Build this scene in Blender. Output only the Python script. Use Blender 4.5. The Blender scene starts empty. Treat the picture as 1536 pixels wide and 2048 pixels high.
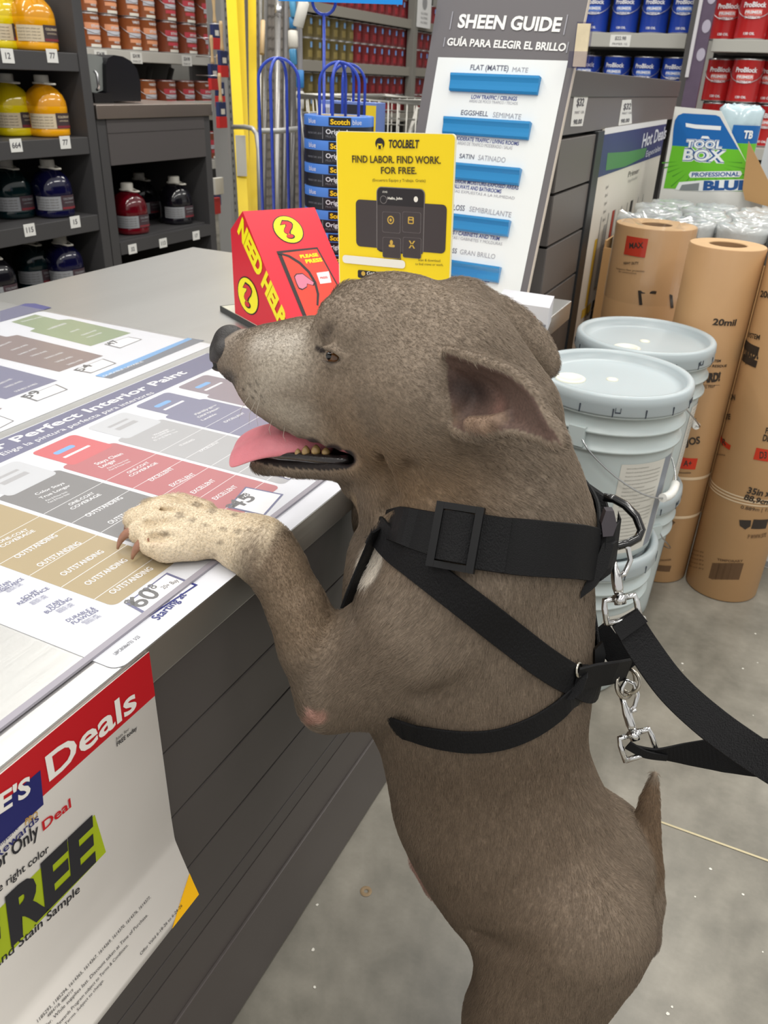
import bpy, bmesh, math, random
import numpy as np
from mathutils import Vector, Matrix
from mathutils.bvhtree import BVHTree

random.seed(7)
rng = np.random.default_rng(7)
scn = bpy.context.scene
COL = scn.collection

# ------------------------------------------------------------------ camera, world, lights, exposure
# World axes: +Y runs along the front edge of the desk (away from the viewer), +X points into the customer aisle, Z is up.
F_PX = 1600.0
PITCH, ROLL, YAW = math.radians(28.4419), math.radians(2.3594), math.radians(24.8409)
CAM_Z = 1.20
_cp, _sp, _cr, _sr, _ca, _sa = math.cos(PITCH), math.sin(PITCH), math.cos(ROLL), math.sin(ROLL), math.cos(YAW), math.sin(YAW)
M_TILT = np.array([[1, 0, 0], [0, -_sp, -_cp], [0, _cp, -_sp]])
M_ROLL = np.array([[_cr, -_sr, 0], [_sr, _cr, 0], [0, 0, 1]])
W_YAW = np.array([[_ca, -_sa, 0], [_sa, _ca, 0], [0, 0, 1]])
CAM_R = M_ROLL @ M_TILT @ W_YAW.T          # world -> camera (right, down, forward)
CAM_C = np.array([0.0, 0.0, CAM_Z])

cam_data = bpy.data.cameras.new('camera')
cam = bpy.data.objects.new('camera', cam_data)
COL.objects.link(cam)
rot = Matrix([[CAM_R[0][i], -CAM_R[1][i], -CAM_R[2][i]] for i in range(3)])
cam.matrix_world = Matrix.Translation(Vector(CAM_C)) @ rot.to_4x4()
cam_data.sensor_fit = 'VERTICAL'
cam_data.sensor_height = 24.0
cam_data.lens = 24.0 * F_PX / 2048.0
cam_data.clip_start = 0.02
cam_data.clip_end = 60
cam_data.dof.use_dof = True
cam_data.dof.focus_distance = 0.86
cam_data.dof.aperture_fstop = 9.0
scn.camera = cam

scn.view_settings.view_transform = 'Standard'
scn.view_settings.look = 'None'
scn.view_settings.gamma = 1.0
scn.view_settings.use_curve_mapping = False
scn.view_settings.exposure = 0.0

world = bpy.data.worlds.new('store_ambient')
scn.world = world
world.use_nodes = True
_bg = world.node_tree.nodes['Background']
_bg.inputs['Color'].default_value = (1.0, 0.985, 0.95, 1)
_bg.inputs['Strength'].default_value = 0.66


def area_lamp(name, loc, sx, sy, power, rz=0.0, color=(1.0, 0.97, 0.91)):
    l = bpy.data.lights.new(name, 'AREA')
    l.shape = 'RECTANGLE'
    l.size, l.size_y = sx, sy
    l.energy = power
    l.color = color
    o = bpy.data.objects.new(name, l)
    o.location = loc
    o.rotation_euler = (0, 0, rz)
    COL.objects.link(o)
    return o


# rows of long high-bay fixtures hanging under the store roof
for _lx in (-3.6, -0.2, 3.2):
    for _ly in (-3.0, 0.6, 4.2, 7.8):
        area_lamp('ceiling_strip_light', (_lx, _ly, 5.2), 0.35, 2.4, 74)


# ------------------------------------------------------------------ picture point -> place
def ray(px, py):
    d = np.array([(px - 768.0) / F_PX, (py - 1024.0) / F_PX, 1.0])
    return CAM_R.T @ d


def at(px, py, axis, val):
    """Where the sight line through a point of the photograph meets the plane x, y or z = val."""
    d = ray(px, py)
    t = (val - CAM_C[axis]) / d[axis]
    return CAM_C + t * d


def at_depth(px, py, t):
    return CAM_C + t * ray(px, py)


def depth_of(p):
    return float(CAM_R[2] @ (np.asarray(p, float) - CAM_C))


def proj(p):
    c = CAM_R @ (np.asarray(p, float) - CAM_C)
    return 768 + F_PX * c[0] / c[2], 1024 + F_PX * c[1] / c[2]


# ------------------------------------------------------------------ materials
def lin(c):
    """'#rrggbb' or 0-255 sRGB triple -> linear rgba"""
    if isinstance(c, str):
        c = c.lstrip('#')
        c = [int(c[i:i + 2], 16) for i in (0, 2, 4)]
    out = []
    for v in c[:3]:
        v = v / 255.0
        out.append(v / 12.92 if v <= 0.04045 else ((v + 0.055) / 1.055) ** 2.4)
    return (*out, 1.0)


_mats = {}


def mat(name, color, rough=0.5, metal=0.0, spec=0.5, coat=0.0, var=0.0, vscale=8.0, bump=0.0, bscale=60.0, stretch=None,
        trans=0.0, ior=1.45, alpha=1.0, coat_rough=0.05, sheen=0.0, sss=0.0):
    if name in _mats:
        return _mats[name]
    m = bpy.data.materials.new(name)
    m.use_nodes = True
    nt = m.node_tree
    b = nt.nodes['Principled BSDF']
    c = lin(color)
    b.inputs['Base Color'].default_value = c
    b.inputs['Roughness'].default_value = rough
    b.inputs['Metallic'].default_value = metal
    b.inputs['Specular IOR Level'].default_value = spec
    b.inputs['Coat Weight'].default_value = coat
    b.inputs['Coat Roughness'].default_value = coat_rough
    b.inputs['Transmission Weight'].default_value = trans
    b.inputs['IOR'].default_value = ior
    b.inputs['Alpha'].default_value = alpha
    b.inputs['Sheen Weight'].default_value = sheen
    if sss:
        b.inputs['Subsurface Weight'].default_value = sss
        b.inputs['Subsurface Radius'].default_value = (0.01, 0.004, 0.003)
    if var or bump or stretch:
        tc = nt.nodes.new('ShaderNodeTexCoord')
        mp = nt.nodes.new('ShaderNodeMapping')
        nt.links.new(tc.outputs['Object'], mp.inputs['Vector'])
        if stretch:
            mp.inputs['Scale'].default_value = stretch
    if var:
        n = nt.nodes.new('ShaderNodeTexNoise')
        n.inputs['Scale'].default_value = vscale
        n.inputs['Detail'].default_value = 6
        n.inputs['Roughness'].default_value = 0.65
        nt.links.new(mp.outputs['Vector'], n.inputs['Vector'])
        mx = nt.nodes.new('ShaderNodeMix')
        mx.data_type = 'RGBA'
        mx.inputs[6].default_value = tuple(v * (1 - var) for v in c[:3]) + (1,)
        mx.inputs[7].default_value = tuple(min(1, v * (1 + var)) for v in c[:3]) + (1,)
        nt.links.new(n.outputs['Fac'], mx.inputs[0])
        nt.links.new(mx.outputs[2], b.inputs['Base Color'])
    if bump:
        n2 = nt.nodes.new('ShaderNodeTexNoise')
        n2.inputs['Scale'].default_value = bscale
        n2.inputs['Detail'].default_value = 4
        nt.links.new(mp.outputs['Vector'], n2.inputs['Vector'])
        bp = nt.nodes.new('ShaderNodeBump')
        bp.inputs['Strength'].default_value = bump
        bp.inputs['Distance'].default_value = 0.002
        nt.links.new(n2.outputs['Fac'], bp.inputs['Height'])
        nt.links.new(bp.outputs['Normal'], b.inputs['Normal'])
    _mats[name] = m
    return m


# ------------------------------------------------------------------ scene graph helpers
def tag(o, label=None, cat=None, group=None, kind=None):
    if label:
        o['label'] = label
    if cat:
        o['category'] = cat
    if group:
        o['group'] = group
    if kind:
        o['kind'] = kind
    return o


def thing(name, label, cat, loc=(0, 0, 0), rz=0.0, group=None):
    o = bpy.data.objects.new(name, None)
    o.empty_display_size = 0.05
    o.location = loc
    o.rotation_euler = (0, 0, rz)
    COL.objects.link(o)
    return tag(o, label, cat, group)


def copy_thing(src, loc, rz=None, label=None, group=None):
    """A copy of a thing with copies of its parts and sub-parts; mesh data is shared."""
    r = src.copy()
    COL.objects.link(r)
    r.location = loc
    if rz is not None:
        r.rotation_euler = (0, 0, rz)
    if label:
        r['label'] = label
    if group:
        r['group'] = group
    for ch in src.children:
        c = ch.copy()
        COL.objects.link(c)
        c.parent = r
        for g in ch.children:
            d = g.copy()
            COL.objects.link(d)
            d.parent = c
    return r


class MB:
    """Collects shapes and links them as ONE mesh object."""

    def __init__(self):
        self.v, self.f, self.m, self.s = [], [], [], []
        self.mi = 0
        self.smooth = False

    def add(self, vs, fs, mi=None, smooth=None):
        o = len(self.v)
        self.v.extend([tuple(map(float, p)) for p in vs])
        mi = self.mi if mi is None else mi
        sm = self.smooth if smooth is None else smooth
        for f in fs:
            self.f.append(tuple(i + o for i in f))
            self.m.append(mi)
            self.s.append(sm)
        return self

    def box(self, x0, x1, y0, y1, z0, z1, mi=None, bev=0.0):
        if bev > 0:
            bm = bmesh.new()
            bmesh.ops.create_cube(bm, size=1.0)
            for v in bm.verts:
                v.co = Vector(((x0 + x1) / 2 + v.co.x * (x1 - x0), (y0 + y1) / 2 + v.co.y * (y1 - y0), (z0 + z1) / 2 + v.co.z * (z1 - z0)))
            bmesh.ops.bevel(bm, geom=list(bm.edges), offset=bev, segments=2, affect='EDGES', profile=0.5)
            return self.from_bm(bm, mi)
        vs = [(x, y, z) for z in (z0, z1) for y in (y0, y1) for x in (x0, x1)]
        fs = [(0, 2, 3, 1), (4, 5, 7, 6), (0, 1, 5, 4), (2, 6, 7, 3), (0, 4, 6, 2), (1, 3, 7, 5)]
        return self.add(vs, fs, mi)

    def from_bm(self, bm, mi=None, smooth=None):
        bm.verts.index_update()
        self.add([v.co for v in bm.verts], [[v.index for v in f.verts] for f in bm.faces], mi, smooth)
        bm.free()
        return self

    def obox(self, P, ax, ay, az, mi=None):
        """box from corner P along three edge vectors"""
        P, ax, ay, az = (np.asarray(q, float) for q in (P, ax, ay, az))
        vs = [P + i * ax + j * ay + k * az for k in (0, 1) for j in (0, 1) for i in (0, 1)]
        fs = [(0, 2, 3, 1), (4, 5, 7, 6), (0, 1, 5, 4), (2, 6, 7, 3), (0, 4, 6, 2), (1, 3, 7, 5)]
        return self.add(vs, fs, mi)

    def lathe(self, prof, n=32, c=(0, 0, 0), mi=None, smooth=True, a0=0.0, a1=2 * math.pi, cap=False):
        """prof: list of (r, z[, mi])"""
        full = abs(a1 - a0) > 6.28
        m = n if full else n + 1
        vs = []
        for q in prof:
            r, z = q[0], q[1]
            for i in range(m):
                a = a0 + (a1 - a0) * i / n
                vs.append((c[0] + r * math.cos(a), c[1] + r * math.sin(a), c[2] + z))
        o = len(self.v)
        self.v.extend(vs)
        for j in range(len(prof) - 1):
            mj = prof[j][2] if len(prof[j]) > 2 else (self.mi if mi is None else mi)
            for i in range(n):
                i2 = (i + 1) % m
                if not full and i == n:
                    continue
                self.f.append((o + j * m + i, o + j * m + i2, o + (j + 1) * m + i2, o + (j + 1) * m + i))
                self.m.append(mj)
                self.s.append(smooth)
        return self

    def tube(self, path, r, n=10, mi=None, closed=False, caps=True):
        """round tube along points; r a number or one per point"""
        P = [np.asarray(p, float) for p in path]
        k = len(P)
        R = [r] * k if isinstance(r, (int, float)) else list(r)
        o = len(self.v)
        prev = None
        for i in range(k):
            if closed:
                t = P[(i + 1) % k] - P[(i - 1) % k]
            else:
                t = P[min(i + 1, k - 1)] - P[max(i - 1, 0)]
            t = t / (np.linalg.norm(t) + 1e-12)
            if prev is None:
                h = np.array([0, 0, 1.0]) if abs(t[2]) < 0.9 else np.array([1.0, 0, 0])
                u = np.cross(t, h)
            else:
                u = prev - t * (prev @ t)
            u = u / (np.linalg.norm(u) + 1e-12)
            prev = u
            w = np.cross(t, u)
            for j in range(n):
                a = 2 * math.pi * j / n
                self.v.append(tuple(P[i] + R[i] * (math.cos(a) * u + math.sin(a) * w)))
        mi = self.mi if mi is None else mi
        for i in range(k if closed else k - 1):
            i2 = (i + 1) % k
            for j in range(n):
                j2 = (j + 1) % n
                self.f.append((o + i * n + j, o + i * n + j2, o + i2 * n + j2, o + i2 * n + j))
                self.m.append(mi)
                self.s.append(True)
        if caps and not closed:
            self.f.append(tuple(o + j for j in range(n))[::-1])
            self.f.append(tuple(o + (k - 1) * n + j for j in range(n)))
            self.m += [mi, mi]
            self.s += [False, False]
        return self

    def strap(self, C, Wd, N, width, thick, mi=None, closed=False):
        """flat band: centre points C, width directions Wd, outward normals N"""
        k = len(C)
        o = len(self.v)
        wid = [width] * k if isinstance(width, (int, float)) else width
        for i in range(k):
            c, w, nn = np.asarray(C[i], float), np.asarray(Wd[i], float), np.asarray(N[i], float)
            w = w / np.linalg.norm(w)
            nn = nn / np.linalg.norm(nn)
            h, t = wid[i] / 2, thick / 2
            for a, b in ((-h, -t), (h, -t), (h + t * .4, 0), (h, t), (-h, t), (-h - t * .4, 0)):
                self.v.append(tuple(c + w * a + nn * b))
        mi = self.mi if mi is None else mi
        for i in range(k if closed else k - 1):
            i2 = (i + 1) % k
            for j in range(6):
                j2 = (j + 1) % 6
                self.f.append((o + i * 6 + j, o + i * 6 + j2, o + i2 * 6 + j2, o + i2 * 6 + j))
                self.m.append(mi)
                self.s.append(False)
        if not closed:
            self.f.append(tuple(o + j for j in range(6))[::-1])
            self.f.append(tuple(o + (k - 1) * 6 + j for j in range(6)))
            self.m += [mi, mi]
            self.s += [False, False]
        return self

    def extrude(self, poly, d, mi=None):
        """poly: 3-D outline; d: thickness vector"""
        P = [np.asarray(p, float) for p in poly]
        d = np.asarray(d, float)
        k = len(P)
        vs = P + [p + d for p in P]
        fs = [tuple(range(k))[::-1], tuple(range(k, 2 * k))] + [(i, (i + 1) % k, (i + 1) % k + k, i + k) for i in range(k)]
        return self.add(vs, fs, mi)

    def build(self, name, mats, parent=None, loc=(0, 0, 0), normals=True):
        me = bpy.data.meshes.new(name)
        me.from_pydata(self.v, [], self.f)
        for m in (mats if isinstance(mats, (list, tuple)) else [mats]):
            me.materials.append(m)
        me.polygons.foreach_set('material_index', self.m)
        me.polygons.foreach_set('use_smooth', self.s)
        if normals:
            bm = bmesh.new()
            bm.from_mesh(me)
            bmesh.ops.recalc_face_normals(bm, faces=bm.faces)
            bm.to_mesh(me)
            bm.free()
        me.update()
        o = bpy.data.objects.new(name, me)
        COL.objects.link(o)
        if parent is not None:
            o.parent = parent
        o.location = loc
        return o


def to_local(parent, P):
    """world points -> the space of a top-level Empty (no scale, z rotation only)"""
    a = -parent.rotation_euler[2]
    L = parent.location
    c, s = math.cos(a), math.sin(a)
    out = []
    for p in P:
        x, y, z = p[0] - L[0], p[1] - L[1], p[2] - L[2]
        out.append((c * x - s * y, s * x + c * y, z))
    return out


def part_world(mb, name, mats, parent, normals=True):
    """build a part whose shapes were collected in world space"""
    mb.v = to_local(parent, mb.v)
    return mb.build(name, mats, parent, normals=normals)


# ------------------------------------------------------------------ printed surfaces and lettering
_glyphs = {}


def glyphs(s, bold=0.0, shear=0.0, spacing=1.0):
    key = (s, bold, shear, spacing)
    if key not in _glyphs:
        cu = bpy.data.curves.new('lettering', 'FONT')
        cu.body = s
        cu.size = 1.0
        cu.offset = bold
        cu.shear = shear
        cu.space_character = spacing
        cu.resolution_u = 3
        cu.fill_mode = 'FRONT'
        o = bpy.data.objects.new('lettering', cu)
        COL.objects.link(o)
        dg = bpy.context.evaluated_depsgraph_get()
        dg.update()
        me = bpy.data.meshes.new_from_object(o.evaluated_get(dg))
        vs = [(v.co.x, v.co.y) for v in me.vertices]
        fs = [tuple(p.vertices) for p in me.polygons]
        bpy.data.objects.remove(o)
        bpy.data.curves.remove(cu)
        bpy.data.meshes.remove(me)
        _glyphs[key] = (vs, fs)
    return _glyphs[key]


CAP = 0.729     # cap height of the built-in face at size 1 (measured below)


class Flat:
    """A plane with a right vector u and an up vector v."""

    def __init__(self, P0, u, v):
        self.P, self.u, self.v = (np.asarray(q, float) for q in (P0, u, v))
        self.n = np.cross(self.u, self.v)

    def uv(self, px, py):
        d = ray(px, py)
        t = ((self.P - CAM_C) @ self.n) / (d @ self.n)
        q = CAM_C + t * d - self.P
        return q @ self.u, q @ self.v

    def pt(self, a, b, lift=0.0):
        return self.P + a * self.u + b * self.v + lift * self.n


class Round:
    """The outside of an upright cylinder (cx, cy, r); u runs to the viewer's right, v is height."""

    def __init__(self, cx, cy, r):
        self.c = np.array([cx, cy])
        self.r = r
        self.a0 = math.atan2(-cy, -cx)          # towards the camera

    def uv(self, px, py):
        d = ray(px, py)
        o = CAM_C[:2] - self.c
        A, B, Cc = d[:2] @ d[:2], 2 * o @ d[:2], o @ o - self.r ** 2
        disc = max(B * B - 4 * A * Cc, 0)
        t = (-B - math.sqrt(disc)) / (2 * A)
        q = CAM_C + t * d
        a = math.atan2(q[1] - self.c[1], q[0] - self.c[0]) - self.a0
        a = (a + math.pi) % (2 * math.pi) - math.pi
        return a * self.r, q[2]

    def pt(self, a, b, lift=0.0):
        th = self.a0 + a / self.r
        return np.array([self.c[0] + (self.r + lift) * math.cos(th), self.c[1] + (self.r + lift) * math.sin(th), b])


def write_uv(mb, face, s, a, b, h, mi=0, lift=0.0006, bold=0.0, shear=0.0, width=None, align='L', ang=0.0, spacing=1.0):
    """lettering at surface coordinates: baseline start (a, b), cap height h; width squeezes the line to a length"""
    vs, fs = glyphs(s, bold, shear, spacing)
    if not vs:
        return
    x0, x1 = min(v[0] for v in vs), max(v[0] for v in vs)
    sy = h / CAP
    sx = sy if width is None else width / max(x1 - x0, 1e-6)
    w = (x1 - x0) * sx
    off = {'L': 0, 'C': -w / 2, 'R': -w}[align]
    ca, sa = math.cos(ang), math.sin(ang)
    P = []
    for x, y in vs:
        X, Y = (x - x0) * sx + off, y * sy
        P.append(face.pt(a + X * ca - Y * sa, b + X * sa + Y * ca, lift))
    mb.add(P, fs, mi, False)


def write(mb, face, s, p0, p1, ptop, mi=0, lift=0.0006, bold=0.0, shear=0.0, spacing=1.0):
    """lettering whose baseline runs from p0 to p1 and whose capitals reach ptop above p0 (points of the photograph)"""
    a0, b0 = face.uv(*p0)
    a1, b1 = face.uv(*p1)
    at_, bt = face.uv(*ptop)
    ang = math.atan2(b1 - b0, a1 - a0)
    h = abs(-(at_ - a0) * math.sin(ang) + (bt - b0) * math.cos(ang))
    write_uv(mb, face, s, a0, b0, h, mi, lift, bold, shear, math.hypot(a1 - a0, b1 - b0), 'L', ang, spacing)


def poly_px(mb, face, pts, mi=0, lift=0.0003):
    mb.add([face.pt(*face.uv(*p), lift) for p in pts], [tuple(range(len(pts)))], mi, False)


def rect_uv(mb, face, a0, a1, b0, b1, mi=0, lift=0.0003, nu=1, rad=0.0):
    if rad > 0:
        pts = []
        for (ca, cb, t0) in ((a1 - rad, b0 + rad, -90), (a1 - rad, b1 - rad, 0), (a0 + rad, b1 - rad, 90), (a0 + rad, b0 + rad, 180)):
            for k in range(6):
                t = math.radians(t0 + 18 * k)
                pts.append((ca + rad * math.cos(t), cb + rad * math.sin(t)))
        mb.add([face.pt(p[0], p[1], lift) for p in pts], [tuple(range(len(pts)))], mi, False)
        return
    vs, fs = [], []
    for i in range(nu + 1):
        a = a0 + (a1 - a0) * i / nu
        vs += [face.pt(a, b0, lift), face.pt(a, b1, lift)]
    for i in range(nu):
        fs.append((2 * i, 2 * i + 2, 2 * i + 3, 2 * i + 1))
    mb.add(vs, fs, mi, False)


def frame_uv(mb, face, a0, a1, b0, b1, w, mi=0, lift=0.0004):
    rect_uv(mb, face, a0, a1, b0, b0 + w, mi, lift)
    rect_uv(mb, face, a0, a1, b1 - w, b1, mi, lift)
    rect_uv(mb, face, a0, a0 + w, b0, b1, mi, lift)
    rect_uv(mb, face, a1 - w, a1, b0, b1, mi, lift)


def disc_uv(mb, face, a, b, ra, rb, mi=0, lift=0.0004, n=28):
    mb.add([face.pt(a + ra * math.cos(2 * math.pi * i / n), b + rb * math.sin(2 * math.pi * i / n), lift) for i in range(n)], [tuple(range(n))], mi, False)


_vs, _ = glyphs('H')
CAP = max(v[1] for v in _vs)
# ------------------------------------------------------------------ floor and far walls
def floor_material():
    m = bpy.data.materials.new('polished_concrete')
    m.use_nodes = True
    nt = m.node_tree
    b = nt.nodes['Principled BSDF']
    tc = nt.nodes.new('ShaderNodeTexCoord')
    n1 = nt.nodes.new('ShaderNodeTexNoise')
    n1.inputs['Scale'].default_value, n1.inputs['Detail'].default_value, n1.inputs['Roughness'].default_value = 3.2, 9, .68
    n2 = nt.nodes.new('ShaderNodeTexNoise')
    n2.inputs['Scale'].default_value, n2.inputs['Detail'].default_value = 26, 6
    for n in (n1, n2):
        nt.links.new(tc.outputs['Object'], n.inputs['Vector'])
    r = nt.nodes.new('ShaderNodeValToRGB')
    el = r.color_ramp.elements
    el[0].position, el[0].color = .30, lin((104, 101, 92))
    el[1].position, el[1].color = .72, lin((156, 151, 140))
    e = el.new(.5)
    e.color = lin((132, 128, 118))
    nt.links.new(n1.outputs['Fac'], r.inputs['Fac'])
    r2 = nt.nodes.new('ShaderNodeMapRange')
    r2.inputs[1].default_value, r2.inputs[2].default_value, r2.inputs[3].default_value, r2.inputs[4].default_value = .3, .75, .88, 1.08
    nt.links.new(n2.outputs['Fac'], r2.inputs[0])
    sc = nt.nodes.new('ShaderNodeVectorMath')
    sc.operation = 'SCALE'
    nt.links.new(r.outputs['Color'], sc.inputs[0])
    nt.links.new(r2.outputs[0], sc.inputs['Scale'])
    nt.links.new(sc.outputs[0], b.inputs['Base Color'])
    b.inputs['Roughness'].default_value = .33
    b.inputs['Specular IOR Level'].default_value = .45
    bp = nt.nodes.new('ShaderNodeBump')
    bp.inputs['Strength'].default_value, bp.inputs['Distance'].default_value = .12, .002
    nt.links.new(n2.outputs['Fac'], bp.inputs['Height'])
    nt.links.new(bp.outputs['Normal'], b.inputs['Normal'])
    return m


mb = MB()
mb.box(-8, 6, -3, 13, -.08, 0)
tag(mb.build('floor', floor_material()), 'grey polished concrete floor with stains and scuffs', 'floor', kind='structure')
wallm = mat('painted_block_wall', (150, 148, 143), .8, var=.08)
mb = MB()
mb.box(-8, 6, 12.9, 13, 0, 5)
tag(mb.build('wall_back', wallm), 'pale grey store wall behind the shelving', 'wall', kind='structure')
mb = MB()
mb.box(-8, -7.9, -3, 12.9, 0, 5)
tag(mb.build('wall_left', wallm), 'pale grey store wall far to the left', 'wall', kind='structure')
# joint between floor slabs and small marks on the concrete
a, b_ = at(1190, 1597, 2, 0), at(1536, 1722, 2, 0)
d_ = (b_ - a) / np.linalg.norm(b_ - a)
n_ = np.array([-d_[1], d_[0], 0])
mb = MB()
p0, p1 = a - d_ * .5, b_ + d_ * 2.5
mb.add([p0 - n_ * .0022 + (0, 0, .0012), p1 - n_ * .0022 + (0, 0, .0012), p1 + n_ * .0022 + (0, 0, .0012), p0 + n_ * .0022 + (0, 0, .0012)], [(0, 1, 2, 3)])
tag(mb.build('floor_joint_strip', mat('joint_filler', (196, 184, 150), .6)), 'thin pale filled joint line in the concrete floor', 'floor joint', kind='structure')
mb = MB()
for (px, py, r) in ((732, 1783, .010), (1193, 2012, .011)):
    c = at(px, py, 2, 0)
    mb.lathe([(r, .0008), (r * .8, .0018), (r * .45, .0018), (r * .35, .0008)], 20, c)
tag(mb.build('floor_anchor_rings', mat('anchor_plug', (150, 128, 98), .6, var=.3, vscale=200)), 'filled bolt holes and flecks in the floor', 'floor marks', kind='structure')
mb = MB()
for k in range(70):
    px, py = random.uniform(470, 1536), random.uniform(1230, 2040)
    c = at(px, py, 2, 0)
    r = random.uniform(.0012, .003)
    mb.add([c + np.array([r * math.cos(t) * random.uniform(.6, 1.3), r * math.sin(t), .0008]) for t in np.linspace(0, 6.28, 8)[:-1]], [tuple(range(7))])
tag(mb.build('floor_flecks', mat('floor_fleck', (225, 222, 212), .6)), 'scattered white flecks of dirt on the concrete', 'dirt flecks', kind='stuff')
# ------------------------------------------------------------------ the desk
M_STEEL = None


def steel(name, color, rough, stretch):
    m = mat(name, color, rough, metal=1.0, var=.10, vscale=6, bump=.10, bscale=120, stretch=stretch)
    return m


DX, DXB, DY0, DY1, DZ = -.430, -1.567, -.75, 1.965, .7415
desk = thing('paint_desk', 'long steel-topped desk with a dark planked front that the dog leans on', 'desk', (-1.0, .6, 0))
steel_top = steel('brushed_steel', (214, 214, 212), .38, (1, .08, 1))
mb = MB()
mb.box(DXB, DX, DY0, DY1, DZ - .045, DZ, bev=.0022)
part_world(mb, 'steel_top', [steel_top], desk)
plank = mat('charcoal_plank', (84, 79, 77), .42, var=.10, vscale=5, stretch=(1, .15, 1))
gap = mat('plank_gap', (22, 21, 21), .7)
mb = MB()
xs = -.449
for z0, z1 in ((.5815, .6965), (.4865, .5785), (.388, .4835), (.288, .385), (.256, .285)):
    mb.box(xs - .02, xs, DY0 + .01, DY1 - .01, z0, z1, bev=.0012)
part_world(mb, 'front_panel', [plank], desk)
mb = MB()
mb.box(DXB + .03, xs - .0205, DY0 + .02, DY1 - .02, .02, DZ - .0455)
part_world(mb, 'carcass', [gap], desk)
mb = MB()
mb.box(xs - .020, xs + .000, DY0 + .01, DY1 - .01, .168, .2535)
mb.box(xs - .020, xs + .004, DY0 + .01, DY1 - .01, .003, .166, bev=.0015)
part_world(mb, 'kick_board', [mat('kick_plank', (88, 82, 80), .4, var=.1, vscale=5, stretch=(1, .12, 1))], desk)
mb = MB()
for z0, z1 in ((.5815, .6965), (.4865, .5785), (.388, .4835), (.288, .385), (.02, .285)):
    mb.box(DXB + .03, xs - .025, DY1 - .0195, DY1 - .004, z0, z1)
part_world(mb, 'end_panel', [plank], desk)

# printed comparison charts lying on the steel under a clear cover sheet
DF = Flat((DX, 0, DZ + .0004), (0, 1, 0), (-1, 0, 0))
paper = mat('chart_paper', (216, 218, 226), .5, var=.03, vscale=30)
inks = dict(navy=(78, 78, 122), gold=(158, 136, 84), dgrey=(98, 96, 98), red=(172, 66, 76), lgrey=(160, 160, 164), lav=(98, 98, 134), plum=(124, 108, 122),
            white=(236, 236, 240), ink=(46, 52, 120), black=(44, 44, 50), green=(128, 146, 104), brown=(120, 98, 96), sky=(96, 160, 216), canred=(196, 52, 64), pale=(190, 192, 198), slate=(92, 98, 112))
ink_names = list(inks)
ink_m = [mat('chart_ink_' + k, v, .5) for k, v in inks.items()]
INK = {k: i for i, k in enumerate(ink_names)}


def flat_sheet(name, label, cat, u0, u1, v0, v1, m, lift=.0004, th=.0004, rad=.012):
    mb = MB()
    pts = []
    for (ca, cb, t0) in ((u1 - rad, v0 + rad, -90), (u1 - rad, v1 - rad, 0), (u0 + rad, v1 - rad, 90), (u0 + rad, v0 + rad, 180)):
        for k in range(6):
            t = math.radians(t0 + 18 * k)
            pts.append(DF.pt(ca + rad * math.cos(t), cb + rad * math.sin(t), 0))
    mb.extrude(pts, (0, 0, th))
    return tag(mb.build(name, m), label, cat)


# near chart
chart = flat_sheet('paint_chart', 'white printed interior paint chart lying on the steel desk under the dog\'s paw', 'chart', .394, 1.16, -.001, .480, paper)
mb = MB()
L1 = .0006
rect_uv(mb, DF, .396, 1.158, .418, .478, INK['navy'], L1)
cols = [('gold', 'pale'), ('dgrey', 'pale'), ('red', 'canred'), ('lgrey', 'pale'), ('lav', 'lav'), ('plum', 'plum')]
for i, (c, top) in enumerate(cols):
    u0 = .4645 + .1012 * i
    v1 = .342
    rect_uv(mb, DF, u0, u0 + .0945, .068, v1, INK[c], L1, rad=.008)
    # picture of a paint can at the head of the column
    rect_uv(mb, DF, u0 + .012, u0 + .088, v1 - .01, .408, INK[top], L1 + .00005, rad=.008)
    if top == 'pale':
        rect_uv(mb, DF, u0 + .030, u0 + .07, .362, .372, INK['lgrey'], L1 + .0001)
        rect_uv(mb, DF, u0 + .030, u0 + .07, .380, .386, INK['lgrey'], L1 + .0001)
    else:
        rect_uv(mb, DF, u0 + .026, u0 + .06, .374, .384, INK['sky'], L1 + .0001, rad=.004)
        rect_uv(mb, DF, u0 + .024, u0 + .07, .358, .363, INK['white'], L1 + .0001)
    for q in range(5):
        vv = .2455 - .0432 * q + .02
        rect_uv(mb, DF, u0, u0 + .0945, vv - .0004, vv + .0004, INK['white'], L1 + .0001)
part_world(mb, 'printed_columns', ink_m, chart)


def C1(x, y):      # a point of the close-up of the desk -> the photograph
    return (x * .3776, 580 + y * .3776)


mb = MB()
W_, NV, BK = INK['white'], INK['ink'], INK['black']


def line(s, p0, p1, mi, cap, bold=.0, lift=.00085):
    a, b = C1(*p0), C1(*p1)
    u, v = DF.uv(*a)
    pt = DF.pt(u, v + cap)
    tp = proj(pt)
    write(mb, DF, s, a, b, tp, mi, lift, bold)


for p0, p1 in (((95, 1425), (310, 1305)), ((215, 1470), (435, 1345)), ((340, 1518), (555, 1390)), ((470, 1568), (680, 1435)), ((600, 1615), (815, 1480)), ((470, 1205), (655, 1105)), ((590, 1243), (770, 1142)), ((703, 1285), (880, 1182))):
    line('OUTSTANDING', p0, p1, W_, .0075, .012)
for p0, p1 in (((805, 1015), (925, 950)), ((915, 1045), (1040, 980)), ((1030, 1082), (1145, 1012)), ((1145, 1115), (1262, 1045))):
    line('EXCELLENT', p0, p1, W_, .0075, .012)
for a, b, c, d in (((0, 1345), (155, 1275), (12, 1368), (190, 1280)), ((375, 1145), (505, 1080), (385, 1167), (540, 1087)), ((685, 975), (795, 917), (695, 992), (840, 920))):
    line('ONE-COAT', a, b, W_, .0056, .012)
    line('COVERAGE', c, d, W_, .0056, .012)
line('Color Stays', (195, 1090), (345, 1028), W_, .0056, .01)
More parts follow.
